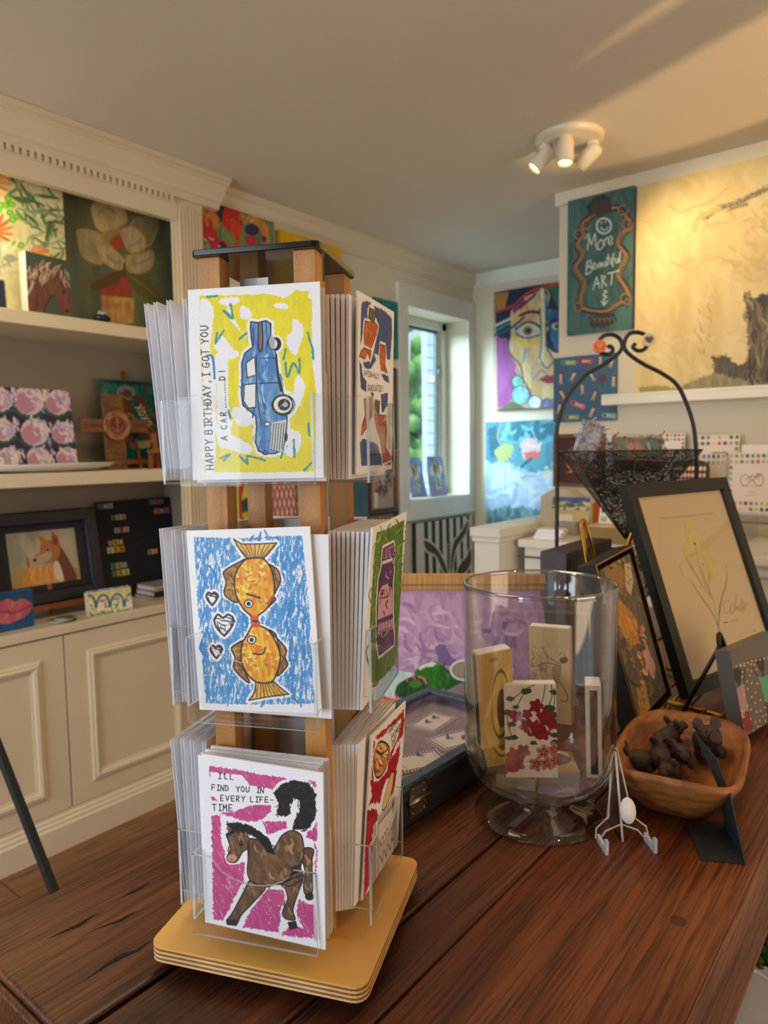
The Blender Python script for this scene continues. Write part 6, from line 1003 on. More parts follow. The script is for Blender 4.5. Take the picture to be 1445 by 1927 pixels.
for (x, y), c1, c2, ch_, lab in (((410, 237), (240, 110, 104), (222, 150, 40), 'heart', 'round pink button magnet with a yellow heart on the left scroll'), ((708, 197), (222, 214, 186), (128, 78, 60), 'heart', 'round cream button magnet with a brown heart on the right scroll')):
    p = Vector(Q(x, y))+nn*.008; Mm = Matrix((hd_, -nn, Vector((0, 0, 1)))).transposed().to_4x4(); Mm.translation = p
    g_ = thing('button_magnet', lab, 'magnet', Mm, 'heart magnets on the basket stand'); RX = Matrix.Rotation(math.radians(90), 4, 'X'); mm_ = mat('magnet_enamel_%d' % x, c1, .25, noise=(tuple(int(v*.97) for v in c1), 8, (1, 1, 1)))
    MB().lathe([(0, 0), (.0165, 0), (.0165, .004), (.014, .006), (.0125, .0045), (0, .0045)], 32, M=RX).build('disc', mm_, g_); hp = [(0, -.008), (-.008, .001), (-.0075, .006), (-.004, .0075), (0, .005), (.004, .0075), (.0075, .006), (.008, .001)]
    b = MB(); b.prism([tuple(v) for v in smooth(hp, True, 4)], -.0085, -.0035, perm=(0, 2, 1)); b.build('heart', mat('magnet_heart_%d' % x, c2, .3, noise=(tuple(int(v*.95) for v in c2), 8, (1, 1, 1))), g_)
def crinkle(nm, lab, M, w, d, h, c1, c2, art=None, seed=1):
    t = thing(nm, lab, 'wrapped gift', M); r = random.Random(seed); b = MB()
    for k in range(170):
        f = r.randrange(3); x, y, z = r.uniform(0, w), r.uniform(0, d), r.uniform(0, h)
        if f == 0: y = r.choice((0, d))
        elif f == 1: z = h
        else: x = r.choice((0, w))
        a_ = Vector((x, y, z)); p_ = [a_]
        for j in range(3): p_.append(p_[-1]+Vector((r.uniform(-.010, .010), r.uniform(-.003, .003), r.uniform(-.010, .010))))
        b.tube(p_, .0013, 4)
    b.box((.003, .003, .003), (w-.003, d-.003, h-.003)); b.build('shredded_paper', mat('shred_'+str(seed), c1, .7, noise=(c2, 90, (1, 1, 1)), bump=1, bscale=120), t)
    MB().box((-.003, -.003, -.001), (w+.003, d+.003, h+.004)).build('clear_wrap', clear('cellophane_%d' % seed, (.97, .97, .98), (.8, .84, .88), .06, 1, 1.5, .03), t)
    if art: art.mesh('label_card', PR, t, Matrix.Translation((.012, -.0015, .012)), .001)
    return t
p = Vector(Q(270, 930)); crinkle('gift_package', 'tall clear package of silvery shredded paper at the left of the top basket', Matrix.Translation(p-nn*.02) @ Matrix.Rotation(math.radians(35), 4, 'Z') @ Matrix.Rotation(math.radians(16), 4, 'Y'), .048, .035, .098, (150, 146, 156), (206, 202, 212), None, 3)
a = Art(.10, .055, 90, None, (92, 122, 122)); a.poly([(18, 12), (60, 12), (64, 90), (20, 90)], (150, 120, 100), rough=6); a.ell(40, 45, 18, 26, (176, 130, 120), rough=5); a.line([(72+(i % 2)*7, 16+i*6) for i in range(11)], (206, 196, 160), 1.8)
p = Vector(Q(490, 925)); crinkle('gift_package', 'clear wrapped box of brown shredded paper with a teal label in the top basket', Matrix.Translation(p+nn*.03) @ Matrix.Rotation(math.radians(33), 4, 'Z') @ Matrix.Rotation(math.radians(3), 4, 'Y') @ Matrix.Rotation(math.radians(-40), 4, 'X'), .125, .05, .082, (110, 86, 70), (160, 130, 104), a, 5)
b = MB(); r = random.Random(8)
for k in range(420):
    f = r.random()**.4; c = bap.lerp(bc_, f*.8); s_ = f*.62; q = c+hd_*r.uniform(-.15, .15)*s_+nn*r.uniform(-.08, .08)*s_; P_ = [q-Vector(bap)]
    for j in range(2): P_.append(P_[-1]+Vector((r.uniform(-.008, .008),)*2+(r.uniform(-.005, .005),)))
    b.tube(P_, .0014, 4, mi=0 if f > .62 else 1)
o = b.build('shredded_paper_filling', [mat('grey_shred', (120, 120, 136), .7, noise=((80, 80, 96), 60, (1, 1, 1))), mat('brown_shred', (150, 112, 88), .7, noise=((206, 180, 160), 60, (1, 1, 1)))], None, Matrix.Translation(bap)); tag(o, 'grey and brown shredded paper filling the pointed wire basket', 'shredded paper', None, 'stuff')
# under the right edge of the table
SH = .52; p = on(1400, 1850, 2, SH)
tag(MB().box((-.17, -.16, 0), (.17, .16, SH-.10)).build('display_plinth', WHITE, None, T3(p.x+.03, p.y+.06, 0, 10), bevel=.003), 'white plinth below the right edge of the table', 'plinth')
gb = thing('gift_box', 'pale grey lidded box on the plinth under the table edge', 'box', T3(p.x-.02, p.y-.03, SH-.0995, 14)); GB = mat('pale_grey_box', (206, 206, 212), .6, noise=((198, 198, 204), 20, (1, 1, 1))); MB().box((-.09, -.08, 0), (.09, .08, .07)).build('base', GB, gb, bevel=.002); MB().box((-.093, -.083, .065), (.093, .083, .098)).build('lid', GB, gb, bevel=.002)
q = on(1432, 1775, 2, SH+.03); ms = thing('moss_bowl', 'white scalloped bowl of green moss below the right edge of the table', 'planter', T3(q.x+.02, q.y+.07, SH-.0995))
sc2 = MB(); rows = [(.05, 0), (.07, .02), (.095, .06), (.115, .10), (.112, .102), (.09, .062), (.06, .02), (.0, .015)]; vv = []
for r_, z in rows:
    for k in range(72): t_ = 2*math.pi*k/72; rr4 = r_*(1+.07*(z/.1)*math.cos(9*t_)); vv.append((rr4*math.cos(t_), rr4*math.sin(t_), z))
sc2.add(vv, [(i*72+k, i*72+(k+1) % 72, (i+1)*72+(k+1) % 72, (i+1)*72+k) for i in range(len(rows)-1) for k in range(72)], 0, True); sc2.build('bowl', mat('white_porcelain', (236, 232, 226), .3, noise=((230, 226, 220), 10, (1, 1, 1))), ms)
b = MB(); r = random.Random(3)
for k in range(240): t_, f = r.uniform(0, 6.28), math.sqrt(r.random())*.095; b.ball((f*math.cos(t_), f*math.sin(t_), .085+.03*(1-f/.095)+r.uniform(-.006, .006)), r.uniform(.006, .013), seg=6)
b.build('moss', mat('green_moss', (84, 104, 44), .9, noise=((48, 64, 26), 60, (1, 1, 1)), bump=1, bscale=200), ms)
# ------------------------------------------------------------------ back wall art
def wallart(nm, lab, M, w, h, n, bgc, view, fn, m=CV, d=.03, side=(120, 116, 110)):
    a = Art(w, h, n, quadM(M, w, h), bgc, view); fn(a); return tag(a.mesh(nm, m, None, M, d, side), lab, 'painting')
V6 = (680, 460, 2.7525); V8 = (900, 200, 2.651); V7 = (1000, 580, 3.247)
def face(a):
    NV, SKN, CY = (22, 34, 66), (222, 200, 150), (60, 150, 176)
    a.poly([(600, 100), (1300, 100), (1300, 900), (600, 900)], (196, 176, 150))
    a.poly([(690, 240), (1300, 160), (1300, 600), (1000, 560), (800, 420), (760, 520), (700, 470)], NV, rough=3); a.poly([(690, 255), (765, 245), (745, 330), (700, 345)], (176, 128, 48)); a.poly([(960, 215), (1300, 190), (1300, 330), (1010, 320)], (30, 110, 100), rough=6)
    a.poly([(700, 480), (760, 490), (790, 560), (830, 620), (835, 700), (810, 760), (760, 830), (705, 850)], (146, 52, 136), c2=(166, 76, 156), ms=26)
    a.poly([(780, 330), (880, 260), (940, 270), (950, 560), (1000, 600), (1010, 700), (1000, 800), (880, 830), (850, 760), (830, 690), (790, 600), (762, 540), (775, 470)], SKN, sm=True, c2=(206, 166, 110), ms=30)
    a.poly([(950, 330), (1010, 340), (1300, 400), (1300, 560), (1010, 560), (980, 480)], (46, 126, 170), rough=5, c2=(30, 80, 130), ms=20); a.poly([(985, 560), (1300, 580), (1300, 720), (1015, 690)], (226, 206, 170), rough=5)
    a.dabs([(780, 330), (960, 270), (960, 560), (860, 800), (800, 620)], [(236, 222, 190), (214, 150, 90), (226, 196, 120), (190, 150, 140), (110, 160, 180)], 50, 70, 14, 5, 75, 30)
    a.line([(694, 352), (780, 320), (860, 255), (945, 218), (1040, 205)], (206, 56, 50), 12); a.line([(700, 420), (770, 385)], (226, 226, 226), 12); a.line([(700, 445), (775, 405)], CY, 10); a.line([(695, 470), (780, 430), (840, 380)], (40, 90, 120), 14); a.poly([(775, 320), (840, 270), (850, 300), (790, 360)], (130, 50, 90)); a.line([(900, 260), (820, 330)], (90, 40, 110), 14); a.line([(930, 230), (930, 290)], (60, 30, 90), 20)
    a.line([(820, 370), (870, 350), (930, 355)], (26, 30, 40), 13); a.line([(800, 440), (850, 405), (900, 410), (935, 440)], (40, 46, 60), 10); a.poly([(805, 450), (850, 415), (900, 420), (930, 450), (890, 475), (840, 475)], (206, 210, 200), sm=True); a.ell(862, 448, 25, 24, (140, 120, 70)); a.ell(864, 448, 12, 12, (26, 26, 30)); a.line([(800, 460), (850, 485), (920, 470)], (60, 90, 120), 8); a.line([(810, 490), (860, 520), (915, 500)], (230, 200, 50), 24, rough=4)
    a.line([(935, 240), (940, 400), (936, 560), (925, 600)], (230, 216, 180), 26); a.line([(925, 330), (932, 520), (925, 590), (960, 640), (1000, 600)], (40, 100, 130), 7); a.line([(955, 300), (960, 520), (1000, 600)], (30, 60, 90), 6); a.line([(960, 420), (1000, 390), (1060, 400)], (30, 36, 50), 9); a.ell(1010, 425, 26, 18, (190, 206, 200)); a.ell(1012, 425, 13, 13, (80, 90, 70))
    a.poly([(920, 700), (960, 675), (985, 680), (1010, 660), (1300, 700), (1010, 715), (960, 720)], (150, 36, 62), rough=2); a.line([(920, 700), (1010, 695)], (80, 20, 40), 6); a.line([(890, 700), (930, 650), (950, 665)], (90, 140, 160), 8); a.line([(760, 480), (770, 560), (825, 630), (840, 700), (870, 760), (890, 830)], (36, 44, 60), 6)
    a.poly([(705, 858), (780, 810), (860, 850), (720, 858)], (90, 100, 50)); 
    for x, y, r_, c in ((810, 710, 30, (90, 170, 150)), (825, 780, 46, (120, 186, 196)), (898, 818, 34, (206, 216, 210)), (960, 826, 28, (90, 100, 160)), (1010, 815, 24, (196, 120, 120))): a.ell(x, y, r_, r_*1.05, c, c2=tuple(min(255, v+40) for v in c), ms=10); a.arc(x, y, r_, r_*1.05, (40, 70, 90), 4)
M = BACK(-2.291, 1.64, 4.03, .03); wallart('face_painting', 'bright abstract canvas of a hatted face with beads on the back wall', M, .62, .73, 200, (40, 40, 60), V6, face)
def blue(a):
    a.poly([(500, 800), (1500, 800), (1500, 1600), (500, 1600)], (90, 156, 178), c2=(60, 130, 156), ms=60); a.poly([(500, 1120), (740, 1130), (900, 1180), (1300, 1200), (1300, 1600), (500, 1600)], (176, 200, 222), rough=20, rs=40, c2=(140, 176, 214), ms=50); a.poly([(650, 1380), (760, 1350), (930, 1370), (1000, 1400), (900, 1440), (650, 1450)], (70, 110, 120), rough=14, c2=(120, 160, 170), ms=14)
    a.poly([(655, 960), (700, 940), (720, 1080), (670, 1110)], (30, 90, 116), rough=12); a.dabs([(720, 930), (1000, 930), (1000, 1020), (760, 1020)], [(90, 176, 200), (40, 116, 140), (120, 190, 206)], 40, 90, 26, 5)
    a.poly([(690, 1070), (740, 1030), (790, 1040), (780, 1100), (720, 1140)], (176, 186, 110), rough=8); a.poly([(820, 1040), (860, 1000), (905, 1010), (930, 1060), (900, 1110), (840, 1110)], (226, 190, 196), rough=7); a.poly([(840, 1080), (900, 1070), (935, 1095), (860, 1125)], (214, 110, 100), rough=6); a.line([(860, 1040), (910, 1050), (930, 1030)], (230, 220, 220), 12)
    a.line([(725, 930), (705, 1000), (740, 1060), (760, 1120), (730, 1180), (800, 1200), (900, 1200), (960, 1190)], (176, 160, 130), 8); a.line([(830, 1150), (880, 1110)], (30, 100, 110), 14); a.dabs([(660, 1150), (1000, 1180), (1000, 1330), (660, 1350)], [(206, 220, 236), (150, 186, 220), (190, 200, 226)], 60, 80, 24, 7, alpha=.7); a.dabs([(950, 1130), (1010, 1120), (1010, 1220), (950, 1210)], [(206, 206, 120), (226, 216, 180)], 16, 20, 8, 3)
M = BACK(-2.345, .90, 4.03, .03); wallart('blue_abstract_painting', 'pale blue abstract canvas with a pink shape, on the back wall under the face canvas', M, .66, .665, 170, (90, 150, 170), V6, blue)
# ------------------------------------------------------------------ partition wall art
def teal(a):
    a.poly([(300, 300), (1000, 300), (1000, 1400), (300, 1400)], (52, 92, 92), c2=(66, 110, 106), ms=40); a.dabs([(460, 400), (780, 400), (790, 1130), (470, 1150)], [(44, 80, 82), (70, 116, 112)], 60, 140, 20, 3, 85, 20, alpha=.6)
    GD, DG = (150, 112, 72), (48, 44, 44); L1 = [(600, 530), (545, 560), (515, 600), (520, 650), (490, 690), (520, 740), (480, 810), (525, 880), (510, 950), (510, 1000), (560, 1020), (620, 1025)]; R1 = [(600, 530), (650, 515), (700, 510), (745, 560), (760, 600), (715, 640), (700, 690), (740, 750), (700, 840), (735, 900), (755, 960), (700, 985), (650, 1020), (610, 1025)]
    for off, c, w_5 in ((0, DG, 34), (-9, GD, 11), (9, (120, 92, 66), 9), (0, (176, 136, 88), 4), (16, DG, 5)):
        for q in (L1, R1): a.line([(x+off*(-1 if q is L1 else 1), y+off*.3) for x, y in q], c, w_5, rough=2)
    for x, y, r_ in ((745, 590, 28), (720, 520, 24), (540, 590, 22), (735, 960, 26), (500, 1000, 20), (500, 640, 22)): a.arc(x, y, r_, r_, GD, 7, 0, 300); a.arc(x, y, r_*.5, r_*.5, DG, 5)
    a.poly([(540, 500), (570, 460), (620, 440), (660, 460), (665, 520), (600, 545), (550, 530)], (44, 46, 48), rough=5); [a.line([(570+i*14, 540), (565+i*16, 470)], (100, 84, 66), 4) for i in range(6)]; a.poly([(545, 1050), (680, 1030), (690, 1070), (640, 1105), (560, 1100)], (50, 52, 50), rough=6); [a.arc(570+i*24, 1075, 12, 20, GD, 4, 180, 360) for i in range(5)]
    CH = (214, 220, 214)
    a.arc(626, 597, 36, 38, CH, 8); a.arc(628, 600, 17, 18, CH, 5, 10, 160); a.line([(615, 577), (615, 585)], CH, 5); a.line([(634, 573), (634, 581)], CH, 5)
    for q in ([(534, 662), (545, 642), (552, 646), (544, 716)], [(552, 648), (564, 690)], [(564, 690), (582, 636)], [(582, 636), (586, 690), (592, 716)], [(610, 665), (595, 690), (603, 715), (622, 700), (618, 668), (605, 670)], [(630, 665), (630, 695)], [(630, 672), (640, 655), (648, 660)], [(650, 680), (668, 665), (660, 648), (648, 668), (655, 690), (672, 680)],
              [(545, 775), (540, 800), (537, 840)], [(540, 780), (560, 770), (558, 795), (542, 800), (565, 805), (562, 825), (540, 838)], [(570, 800), (585, 790), (578, 780), (568, 800), (580, 812), (592, 800)], [(605, 780), (595, 795), (605, 802), (612, 780), (614, 800)], [(622, 780), (622, 795), (634, 792), (636, 775), (638, 795)], [(648, 740), (645, 790)], [(640, 760), (656, 757)], [(660, 770), (660, 788)], [(675, 735), (668, 760), (670, 800)], [(662, 765), (680, 760)], [(685, 760), (686, 780), (697, 775), (697, 758), (700, 778)], [(708, 725), (704, 775)],
              [(572, 915), (590, 850), (605, 905)], [(578, 890), (602, 882)], [(618, 905), (614, 845)], [(614, 848), (632, 850), (622, 872), (640, 895)], [(645, 835), (700, 820)], [(668, 832), (662, 890)], [(626, 920), (640, 925), (622, 940), (640, 950), (626, 960)], [(628, 955), (628, 992)], [(614, 972), (628, 992), (642, 970)]): a.line(q, CH, 5.5, sm=len(q) > 3)
M = BACK(-1.335, 1.882, 3.0, .028); wallart('chalk_sign_painting', 'dark teal panel lettered More Beautiful ART in an ornate painted gold frame', M, .285, .567, 200, (52, 92, 92), V8, teal, CV, .027)
def big(a):
    a.poly([(700, 200), (4000, -400), (4000, 2000), (700, 2000)], (226, 206, 150), c2=(214, 190, 130), ms=90); a.dabs([(820, 420), (2400, 100), (2400, 1400), (820, 1420)], [(232, 214, 164), (222, 200, 146), (212, 190, 136), (232, 218, 172)], 420, 120, 30, 3, 60, 70, alpha=.4, rough=9)
    GY = (150, 140, 110); a.line([(1130, 560), (1200, 510), (1300, 480), (1400, 430), (1500, 390), (1700, 300)], GY, 30, rough=14, gap=.2, c2=(110, 104, 88), ms=10); a.line([(1080, 620), (1100, 560), (1200, 510)], (206, 184, 120), 26, rough=8); a.line([(1250, 520), (1340, 490)], (110, 104, 92), 12, rough=8, gap=.2); a.line([(950, 490), (1010, 530), (1080, 500), (1160, 480), (1240, 410)], (206, 170, 130), 10, rough=5, gap=.1)
    a.dabs([(1100, 560), (1500, 480), (1500, 900), (1150, 800)], [(206, 182, 116), (218, 196, 140), (200, 178, 122)], 60, 90, 22, 6, 20, 50, alpha=.6, rough=6)
    DKB = (96, 84, 66)
    a.poly([(1330, 930), (1350, 925), (1370, 960), (1420, 935), (1500, 940), (1900, 900), (1900, 1440), (1380, 1400), (1350, 1350), (1350, 1200), (1340, 1050)], DKB, rough=14, rs=10, c2=(60, 52, 44), ms=16, gap=.03); a.poly([(1170, 1240), (1200, 1250), (1230, 1240), (1300, 1290), (1345, 1260), (1360, 1380), (1250, 1400), (1180, 1390)], DKB, rough=14, rs=10, c2=(70, 62, 52), ms=12, gap=.05)
    a.poly([(980, 1420), (1080, 1360), (1180, 1330), (1400, 1380), (1900, 1350), (1900, 1480), (1100, 1450)], (130, 126, 96), rough=16, c2=(160, 150, 110), ms=16, gap=.08); a.poly([(800, 1400), (900, 1390), (1000, 1410), (960, 1440), (810, 1450)], (156, 146, 90), rough=10, gap=.1); a.dabs([(1340, 950), (1480, 940), (1500, 1380), (1360, 1380)], [(130, 112, 84), (50, 44, 38), (110, 96, 72), (160, 140, 100)], 80, 90, 12, 9, 88, 12)
    a.line([(965, 770), (1020, 800), (1070, 760)], (196, 170, 100), 7); a.line([(840, 575), (870, 590)], (200, 170, 110), 8); a.dabs([(1080, 1000), (1160, 1000), (1160, 1230), (1090, 1230)], [(214, 186, 130), (190, 160, 110)], 20, 40, 8, 4, 80, 20)
M = BACK(-1.033, 1.603, 3.0, .035); wallart('large_abstract_painting', 'very large cream and ochre abstract canvas with dark cliffs, standing on the picture ledge', M, 1.05, .835, 330, (226, 206, 150), V8, big, IMP, .034, (220, 208, 170))
tag(MB().box((-1.149, 2.90, 1.568), (.9, 3.0, 1.60)).box((-1.149, 2.90, 1.60), (.9, 2.91, 1.612)).build('picture_ledge', WHITE, None, bevel=.002), 'long white picture ledge under the large cream abstract canvas', 'shelf')
def swim(a):
    a.poly([(100, 200), (700, 200), (700, 800), (100, 800)], (64, 104, 138), c2=(56, 96, 130), ms=60)
    for x, y, an, c in ((180, 425, 90, (190, 130, 120)), (255, 415, 120, (60, 80, 120)), (365, 410, 60, (206, 96, 120)), (310, 490, 85, (170, 60, 50)), (420, 320, 90, (150, 190, 170)), (490, 330, 110, (150, 80, 100)), (500, 440, 92, (150, 190, 90)), (188, 525, 60, (150, 50, 60)), (383, 530, 110, (70, 110, 60)), (285, 590, 20, (206, 90, 130)), (455, 560, 30, (90, 160, 210)), (170, 610, 100, (130, 130, 80)), (370, 630, 115, (180, 90, 60)), (250, 665, 0, (90, 160, 60)), (478, 655, 5, (120, 180, 190)), (230, 333, 0, (100, 170, 130)), (330, 325, 0, (196, 50, 56))):
        t = math.radians(an); ux, uy = math.cos(t), math.sin(t); a.line([(x-ux*34, y-uy*34), (x+ux*34, y+uy*34)], c, 30 if abs(uy) < .4 else 14); a.line([(x-ux*22, y-uy*22), (x+ux*10, y+uy*10)], (222, 190, 160), 15); a.ell(x-ux*30, y-uy*30, 9, 9, (110, 60, 50)); a.line([(x+ux*8, y+uy*8), (x+ux*32-uy*8, y+uy*32+ux*8)], (214, 180, 150), 6); a.line([(x+ux*8, y+uy*8), (x+ux*32+uy*8, y+uy*32-ux*8)], (214, 180, 150), 6)
    a.poly([(410, 405), (455, 405), (455, 448), (412, 448)], (96, 70, 64)); a.line([(430, 448), (430, 475)], (70, 50, 50), 5)
M = BACK(-1.402, 1.508, 2.985, .0); wallart('swimmers_painting', 'blue canvas dotted with little people lying about on towels, below the teal panel', M, .285, .283, 160, (64, 104, 138), V7, swim, CV, .014, (60, 96, 130))
a = Art(.20, .19, 60, None, (76, 24, 18)); a.poly([(0, 0), (100, 0), (100, 100), (0, 100)], (84, 26, 20), c2=(56, 16, 14), ms=20); a.dabs([(30, 20), (95, 15), (80, 85), (35, 80)], [(206, 120, 40), (226, 160, 60), (150, 60, 30)], 50, 34, 5, 3, curve=.6)
framed('framed_red_painting', 'brown framed dark red picture with orange curls, under the swimmers canvas', BACK(-1.405, 1.22, 2.99, .0), .24, .235, .02, BRF, a, .012)
# ------------------------------------------------------------------ low wall, counter and its goods
struct(MB().box((-1.405, 2.31, 0), (-1.300, 4.03, 1.045)).build('wall_low', WHITE, bevel=.002))
struct(MB().box((-1.417, 2.295, 1.065), (-1.288, 4.03, 1.10)).box((-1.411, 2.302, 1.045), (-1.294, 4.03, 1.065)).build('trim_6', WHITE, bevel=.003))
ct = thing('display_counter', 'white waist-high display counter beyond the table beside the low wall', 'counter', T3(-1.28, 2.42, 0)); MB().box((.02, .02, 0), (1.9, .50, 1.02)).build('body', WHITE, ct); MB().box((0, 0, 1.02), (1.92, .52, 1.05)).build('countertop', WHITE, ct, bevel=.004); MB().tube([(-.0, -.004, .985), (1.9, -.004, .985)], .004).build('rail', STEEL, ct)
CT = 1.05
rs = thing('riser', 'brass-coloured low riser on the display counter', 'riser', T3(-1.05, 2.49, CT+.0005)); MB().box((0, 0, 0), (.40, .155, .055)).build('body', mat('gold_painted_riser', (150, 118, 56), .5, noise=((136, 104, 48), 10, (1, 1, 1))), rs, bevel=.002); MB().box((.002, .002, .055), (.398, .153, .0575)).build('paper_liner', mat('peach_print_paper', (232, 214, 190), .6, noise=((222, 160, 130), 16, (1, 1, 1))), rs)
RT = CT+.0585
M = BACK(*[on(1036, 985, 1, 2.60)[i] for i in (0,)], RT, 2.60, 0); a = Art(.155, .095, 110, None, (150, 140, 96)); a.poly([(0, 0), (100, 0), (100, 26), (0, 22)], (70, 80, 150)); a.dabs([(0, 20), (100, 24), (100, 60), (0, 60)], [(110, 120, 90), (176, 170, 110), (70, 90, 90), (206, 196, 150)], 60, 22, 7, 5, 0, 40); a.poly([(0, 55), (100, 50), (100, 100), (0, 100)], (190, 166, 120), rough=3)
for i in range(12): a.line([(12+i*4, 72), (12+i*4, 98)], (240, 232, 220), 2, sm=False)
tag(a.mesh('postcard', PR, None, M @ Matrix.Rotation(math.radians(-12), 4, 'X'), .004), 'landscape card with a violet-blue sky standing on the brass riser', 'postcard')
SW = [(110, 140, 120), (150, 180, 160), (90, 120, 150), (180, 190, 170), (60, 84, 96), (206, 60, 84), (220, 150, 130), (210, 180, 120), (150, 110, 60), (120, 150, 60), (90, 110, 40), (240, 200, 190), (60, 60, 120), (180, 160, 130)]
def swatch(w, h, n, rows_, cols_, seed, draw=None, only=None):
    a = Art(w, h, n, None, (238, 226, 216)); r = random.Random(seed)
    for i in range(cols_):
        for j in range(rows_):
            if only and not only(i, j): continue
            x, y = (i+.5)/cols_*100, (j+.5)/rows_*100; sx_, sy_ = 30/cols_, 28/rows_; a.poly([(x-sx_, y-sy_), (x+sx_, y-sy_), (x+sx_, y+sy_), (x-sx_, y+sy_)], r.choice(SW))
    if draw: draw(a)
    return a
p = on(1122, 990, 1, 2.58); tag(swatch(.12, .10, 80, 3, 3, 4).mesh('swatch_card', PR, None, Matrix.Translation((p.x, 2.60, RT)) @ Matrix.Rotation(math.radians(-14), 4, 'X'), .003), 'peach card with orange colour swatches leaning on the brass riser', 'card')
for k in range(3): tag(MB().box((0, 0, 0), (.10, .07, .012)).build('card_stack', PAPER, None, T3(-1.235+.006*k, 2.46+.004*k, CT+.0005+k*.0125, 3*k)), ('lowest', 'middle', 'topmost')[k]+' of three white card packs at the left end of the counter', 'card pack', 'white card packs on the counter')
p = on(1030, 945, 1, 2.68); hs = thing('gift_box', 'beige gable-topped paper box in a clear holder on the counter', 'box', T3(p.x-.01, 2.64, CT+.0008)); MB().prism([(0, 0), (.15, 0), (.15, .15), (.11, .18), (.05, .18), (0, .15)], 0, .09, perm=(0, 2, 1)).build('carton', mat('beige_carton', (206, 190, 164), .7, noise=((198, 182, 156), 20, (1, 1, 1))), hs)
MB().box((-.01, -.035, 0), (.16, -.032, .20)).box((-.01, -.035, 0), (-.007, .10, .20)).box((.157, -.035, 0), (.16, .10, .20)).build('clear_holder', ACR, hs)
p = on(1096, 950, 1, 2.72); tag(MB().prism([(0, 0), (.055, 0), (.06, .11), (.03, .137), (.0, .11)], 0, .05, perm=(0, 2, 1)).build('orange_pouch', mat('orange_leather', (222, 132, 40), .5, noise=((206, 112, 30), 20, (1, 1, 1))), None, T3(p.x+.01, 2.80, CT+.0008)), 'small orange pouch behind the peach card on the counter', 'pouch')
for (xa, ya, xb, yb), Yd, n, rows_, cols_, lab, onl, dr in (((1236, 815, 1288, 862), 2.95, 60, 6, 7, 'white notebook with green and orange swatches, left of the upright basket wire', lambda i, j: j < 2 or i == 6, None),
        ((1304, 817, 1391, 905), 2.94, 90, 8, 8, 'white swatch-bordered notebook with two little green trees, back row right', lambda i, j: j < 2 or i in (0, 7), lambda a: (a.ell(50, 42, 12, 5, (110, 120, 60)), a.ell(66, 42, 10, 5, (110, 120, 60)), a.line([(50, 42), (50, 52)], (90, 70, 40), 2), a.line([(66, 42), (66, 52)], (90, 70, 40), 2))),
        ((1308, 853, 1364, 960), 2.86, 60, 9, 6, 'peach swatch notebook partly hidden by the black frame top', lambda i, j: j < 2, None),
        ((1368, 852, 1462, 962), 2.80, 100, 10, 9, 'spiral notebook with swatch border and a small bicycle drawing', lambda i, j: j < 2 or j > 7 or i == 0 or i == 8, lambda a: (a.arc(36, 46, 10, 9, (110, 106, 100), 1.2), a.arc(64, 46, 10, 9, (110, 106, 100), 1.2), a.line([(36, 46), (48, 38), (60, 40), (64, 46)], (110, 106, 100), 1.2, sm=False), a.line([(48, 38), (50, 48), (60, 40)], (110, 106, 100), 1.2, sm=False), a.poly([(58, 34), (70, 34), (68, 40), (60, 40)], (190, 150, 130)), a.line([(26, 56), (74, 56)], (150, 146, 130), 1), a.line([(44, 66), (58, 66)], (150, 146, 140), 1.4), a.line([(38, 72), (64, 71)], (170, 166, 160), 1.2)))):
    p, q = on(xa, yb, 1, Yd), on(xb, ya, 1, Yd); w = q.x-p.x; h = q.z-p.z
    if p.z < 1.135: h += p.z-1.1352; p.z = 1.1352
    t = thing('notebook', lab, 'notebook', Matrix.Translation((p.x, Yd, p.z)) @ Matrix.Rotation(math.radians(-3), 4, 'X')); swatch(w, h, n, rows_, cols_, int(xa), dr, onl).mesh('cover', PR, t, Matrix.Identity(4), .006)
    b = MB(); k = 0
    while k*.008 < h-.01: b.tube([(-.003, -.001, .006+k*.008), (.004, -.002, .008+k*.008)], .0008, 5); k += 1
    b.build('spiral_binding', STEEL, t)
for x0, z0, Yd, lab in ((1395, 836, 2.90, 'blank white card leaning behind the spiral bicycle notebook'),):
    p, q = on(x0, 860, 1, Yd), on(1470, z0, 1, Yd); tag(MB().box((0, 0, 0), (q.x-p.x, .004, q.z-1.136)).build('blank_card', PAPER, None, Matrix.Translation((p.x, Yd, 1.1362))), lab, 'card')
us = thing('acrylic_display_stand', 'clear tiered acrylic stand under the swatch notebooks at right', 'display stand', T3(-1.0, 2.66, CT+.0005)); MB().box((0, 0, .078), (.95, .30, .083)).box((0, 0, 0), (.004, .30, .078)).box((.946, 0, 0), (.95, .30, .078)).box((.44, 0, 0), (.445, .30, .078)).build('tier', ACR, us)
MB().box((0, -.002, .077), (.95, .0, .084)).build('front_edge', mat('tan_shelf_edge', (150, 112, 70), .5, noise=((130, 96, 60), 20, (1, 1, 1))), us)
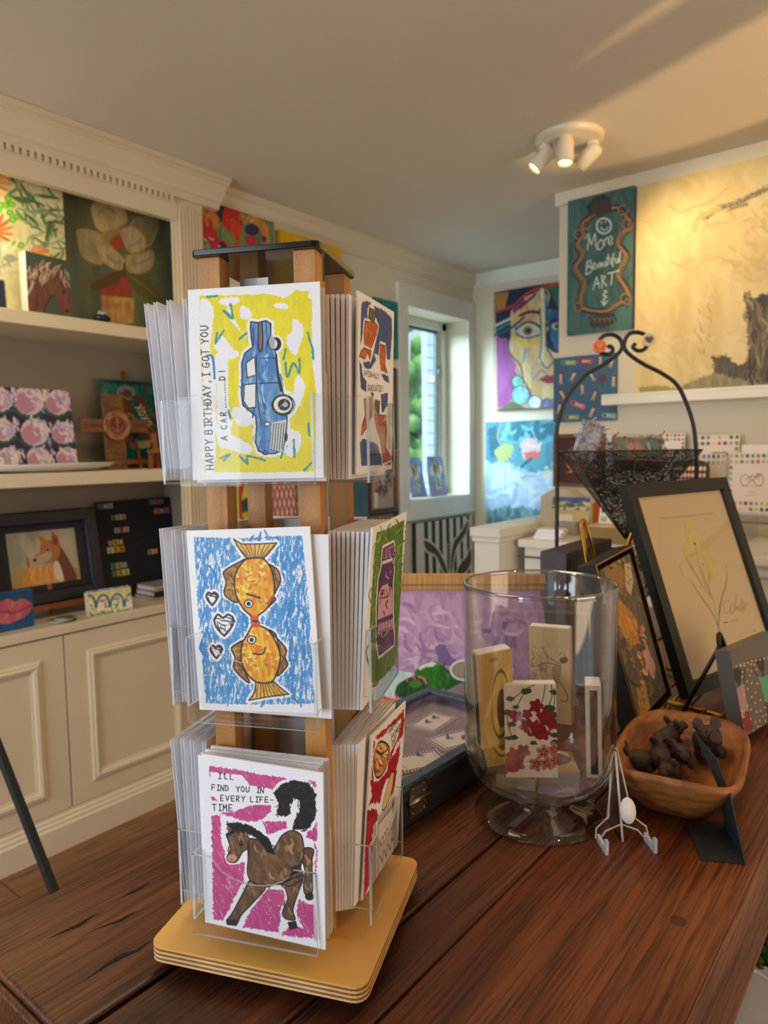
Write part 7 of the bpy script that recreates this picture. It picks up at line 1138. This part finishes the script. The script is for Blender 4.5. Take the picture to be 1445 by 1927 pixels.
# small bead tin
pl, prr = on(1262, 866, 1, 2.74), on(1334, 866, 1, 2.74); hh_ = pl.z-1.137; bt = thing('bead_tray', 'rounded black tray of red, yellow and pink oval beads beside the basket upright', 'tray', Matrix.Translation((pl.x, 2.72, 1.1372)) @ Matrix.Rotation(math.radians(-6), 4, 'X'))
bw_ = prr.x-pl.x; MB().bbox((0, 0, 0), (bw_, hh_, .02), .03, M=Matrix(((1, 0, 0, 0), (0, 0, 1, 0), (0, 1, 0, 0), (0, 0, 0, 1)))).build('tray', BLACK, bt)
cols = [(236, 190, 60), (214, 90, 60), (222, 110, 140), (240, 150, 60), (190, 60, 90)]; bm_ = [mat('bead_enamel_%d' % q, cols[q], .2, noise=((240, 220, 200), 20, (1, 1, 1))) for q in range(5)]; bd = None
for i in range(9):
    for j in range(4):
        Mx = Matrix.Translation((.014+i*(bw_-.028)/8, -.001, hh_-.03-j*.024))
        MB().ball((0, 0, 0), (.0065, .004, .0095), seg=8).build('bead', bm_[j], bt, Mx)
# ------------------------------------------------------------------ ceiling light
LM = mat('white_lamp_metal', (226, 216, 196), .4, noise=((222, 211, 190), 8, (1, 1, 1))); GLOW = mat('lit_lamp_lens', (255, 230, 150), .3, emit=((255, 214, 120), 5)); c0 = on(1071, 264, 2, 2.487)
cf = thing('ceiling_spotlight', 'white round ceiling plate with three adjustable spotlights', 'ceiling light', Matrix.Translation((c0.x, c0.y, 2.5)))
MB().lathe([(0, -.022), (.105, -.022), (.118, -.018), (.120, -.006), (.120, 0), (0, 0)], 64).build('ceiling_plate', LM, cf)
for (ox, oy), dv, lit in (((-.075, -.035), (-cR*.60-cU*.70+cW*.10), 0), ((.012, -.055), (Vector((.03, -.16, -1))), 1), ((.066, .05), (-cR*.62-cU*.55+cW*.5), 0)):
    dv = dv.normalized(); b0 = Vector((ox, oy, -.022)); j = b0+Vector((0, 0, -.032))
    s_ = MB().lathe([(0, -.012), (.021, -.012), (.024, 0), (0, 0)], 24, M=Matrix.Translation(b0)).tube([b0+Vector((0, 0, -.01)), j], .007).build('arm', LM, cf)
    x = dv.orthogonal().normalized(); Mh = Matrix((x, dv.cross(x), dv)).transposed().to_4x4(); Mh.translation = j+dv*.0
    MB().lathe([(0, -.030), (.018, -.029), (.026, -.022), (.028, -.012), (.029, .062), (.027, .064), (.024, .062), (.024, .052), (0, .052)], 32).build('lamp_head', LM, cf, Mh)
    MB().lathe([(0, .0535), (.0235, .0535), (.0235, .056), (0, .056)], 24).build('lens', GLOW, cf, Mh)
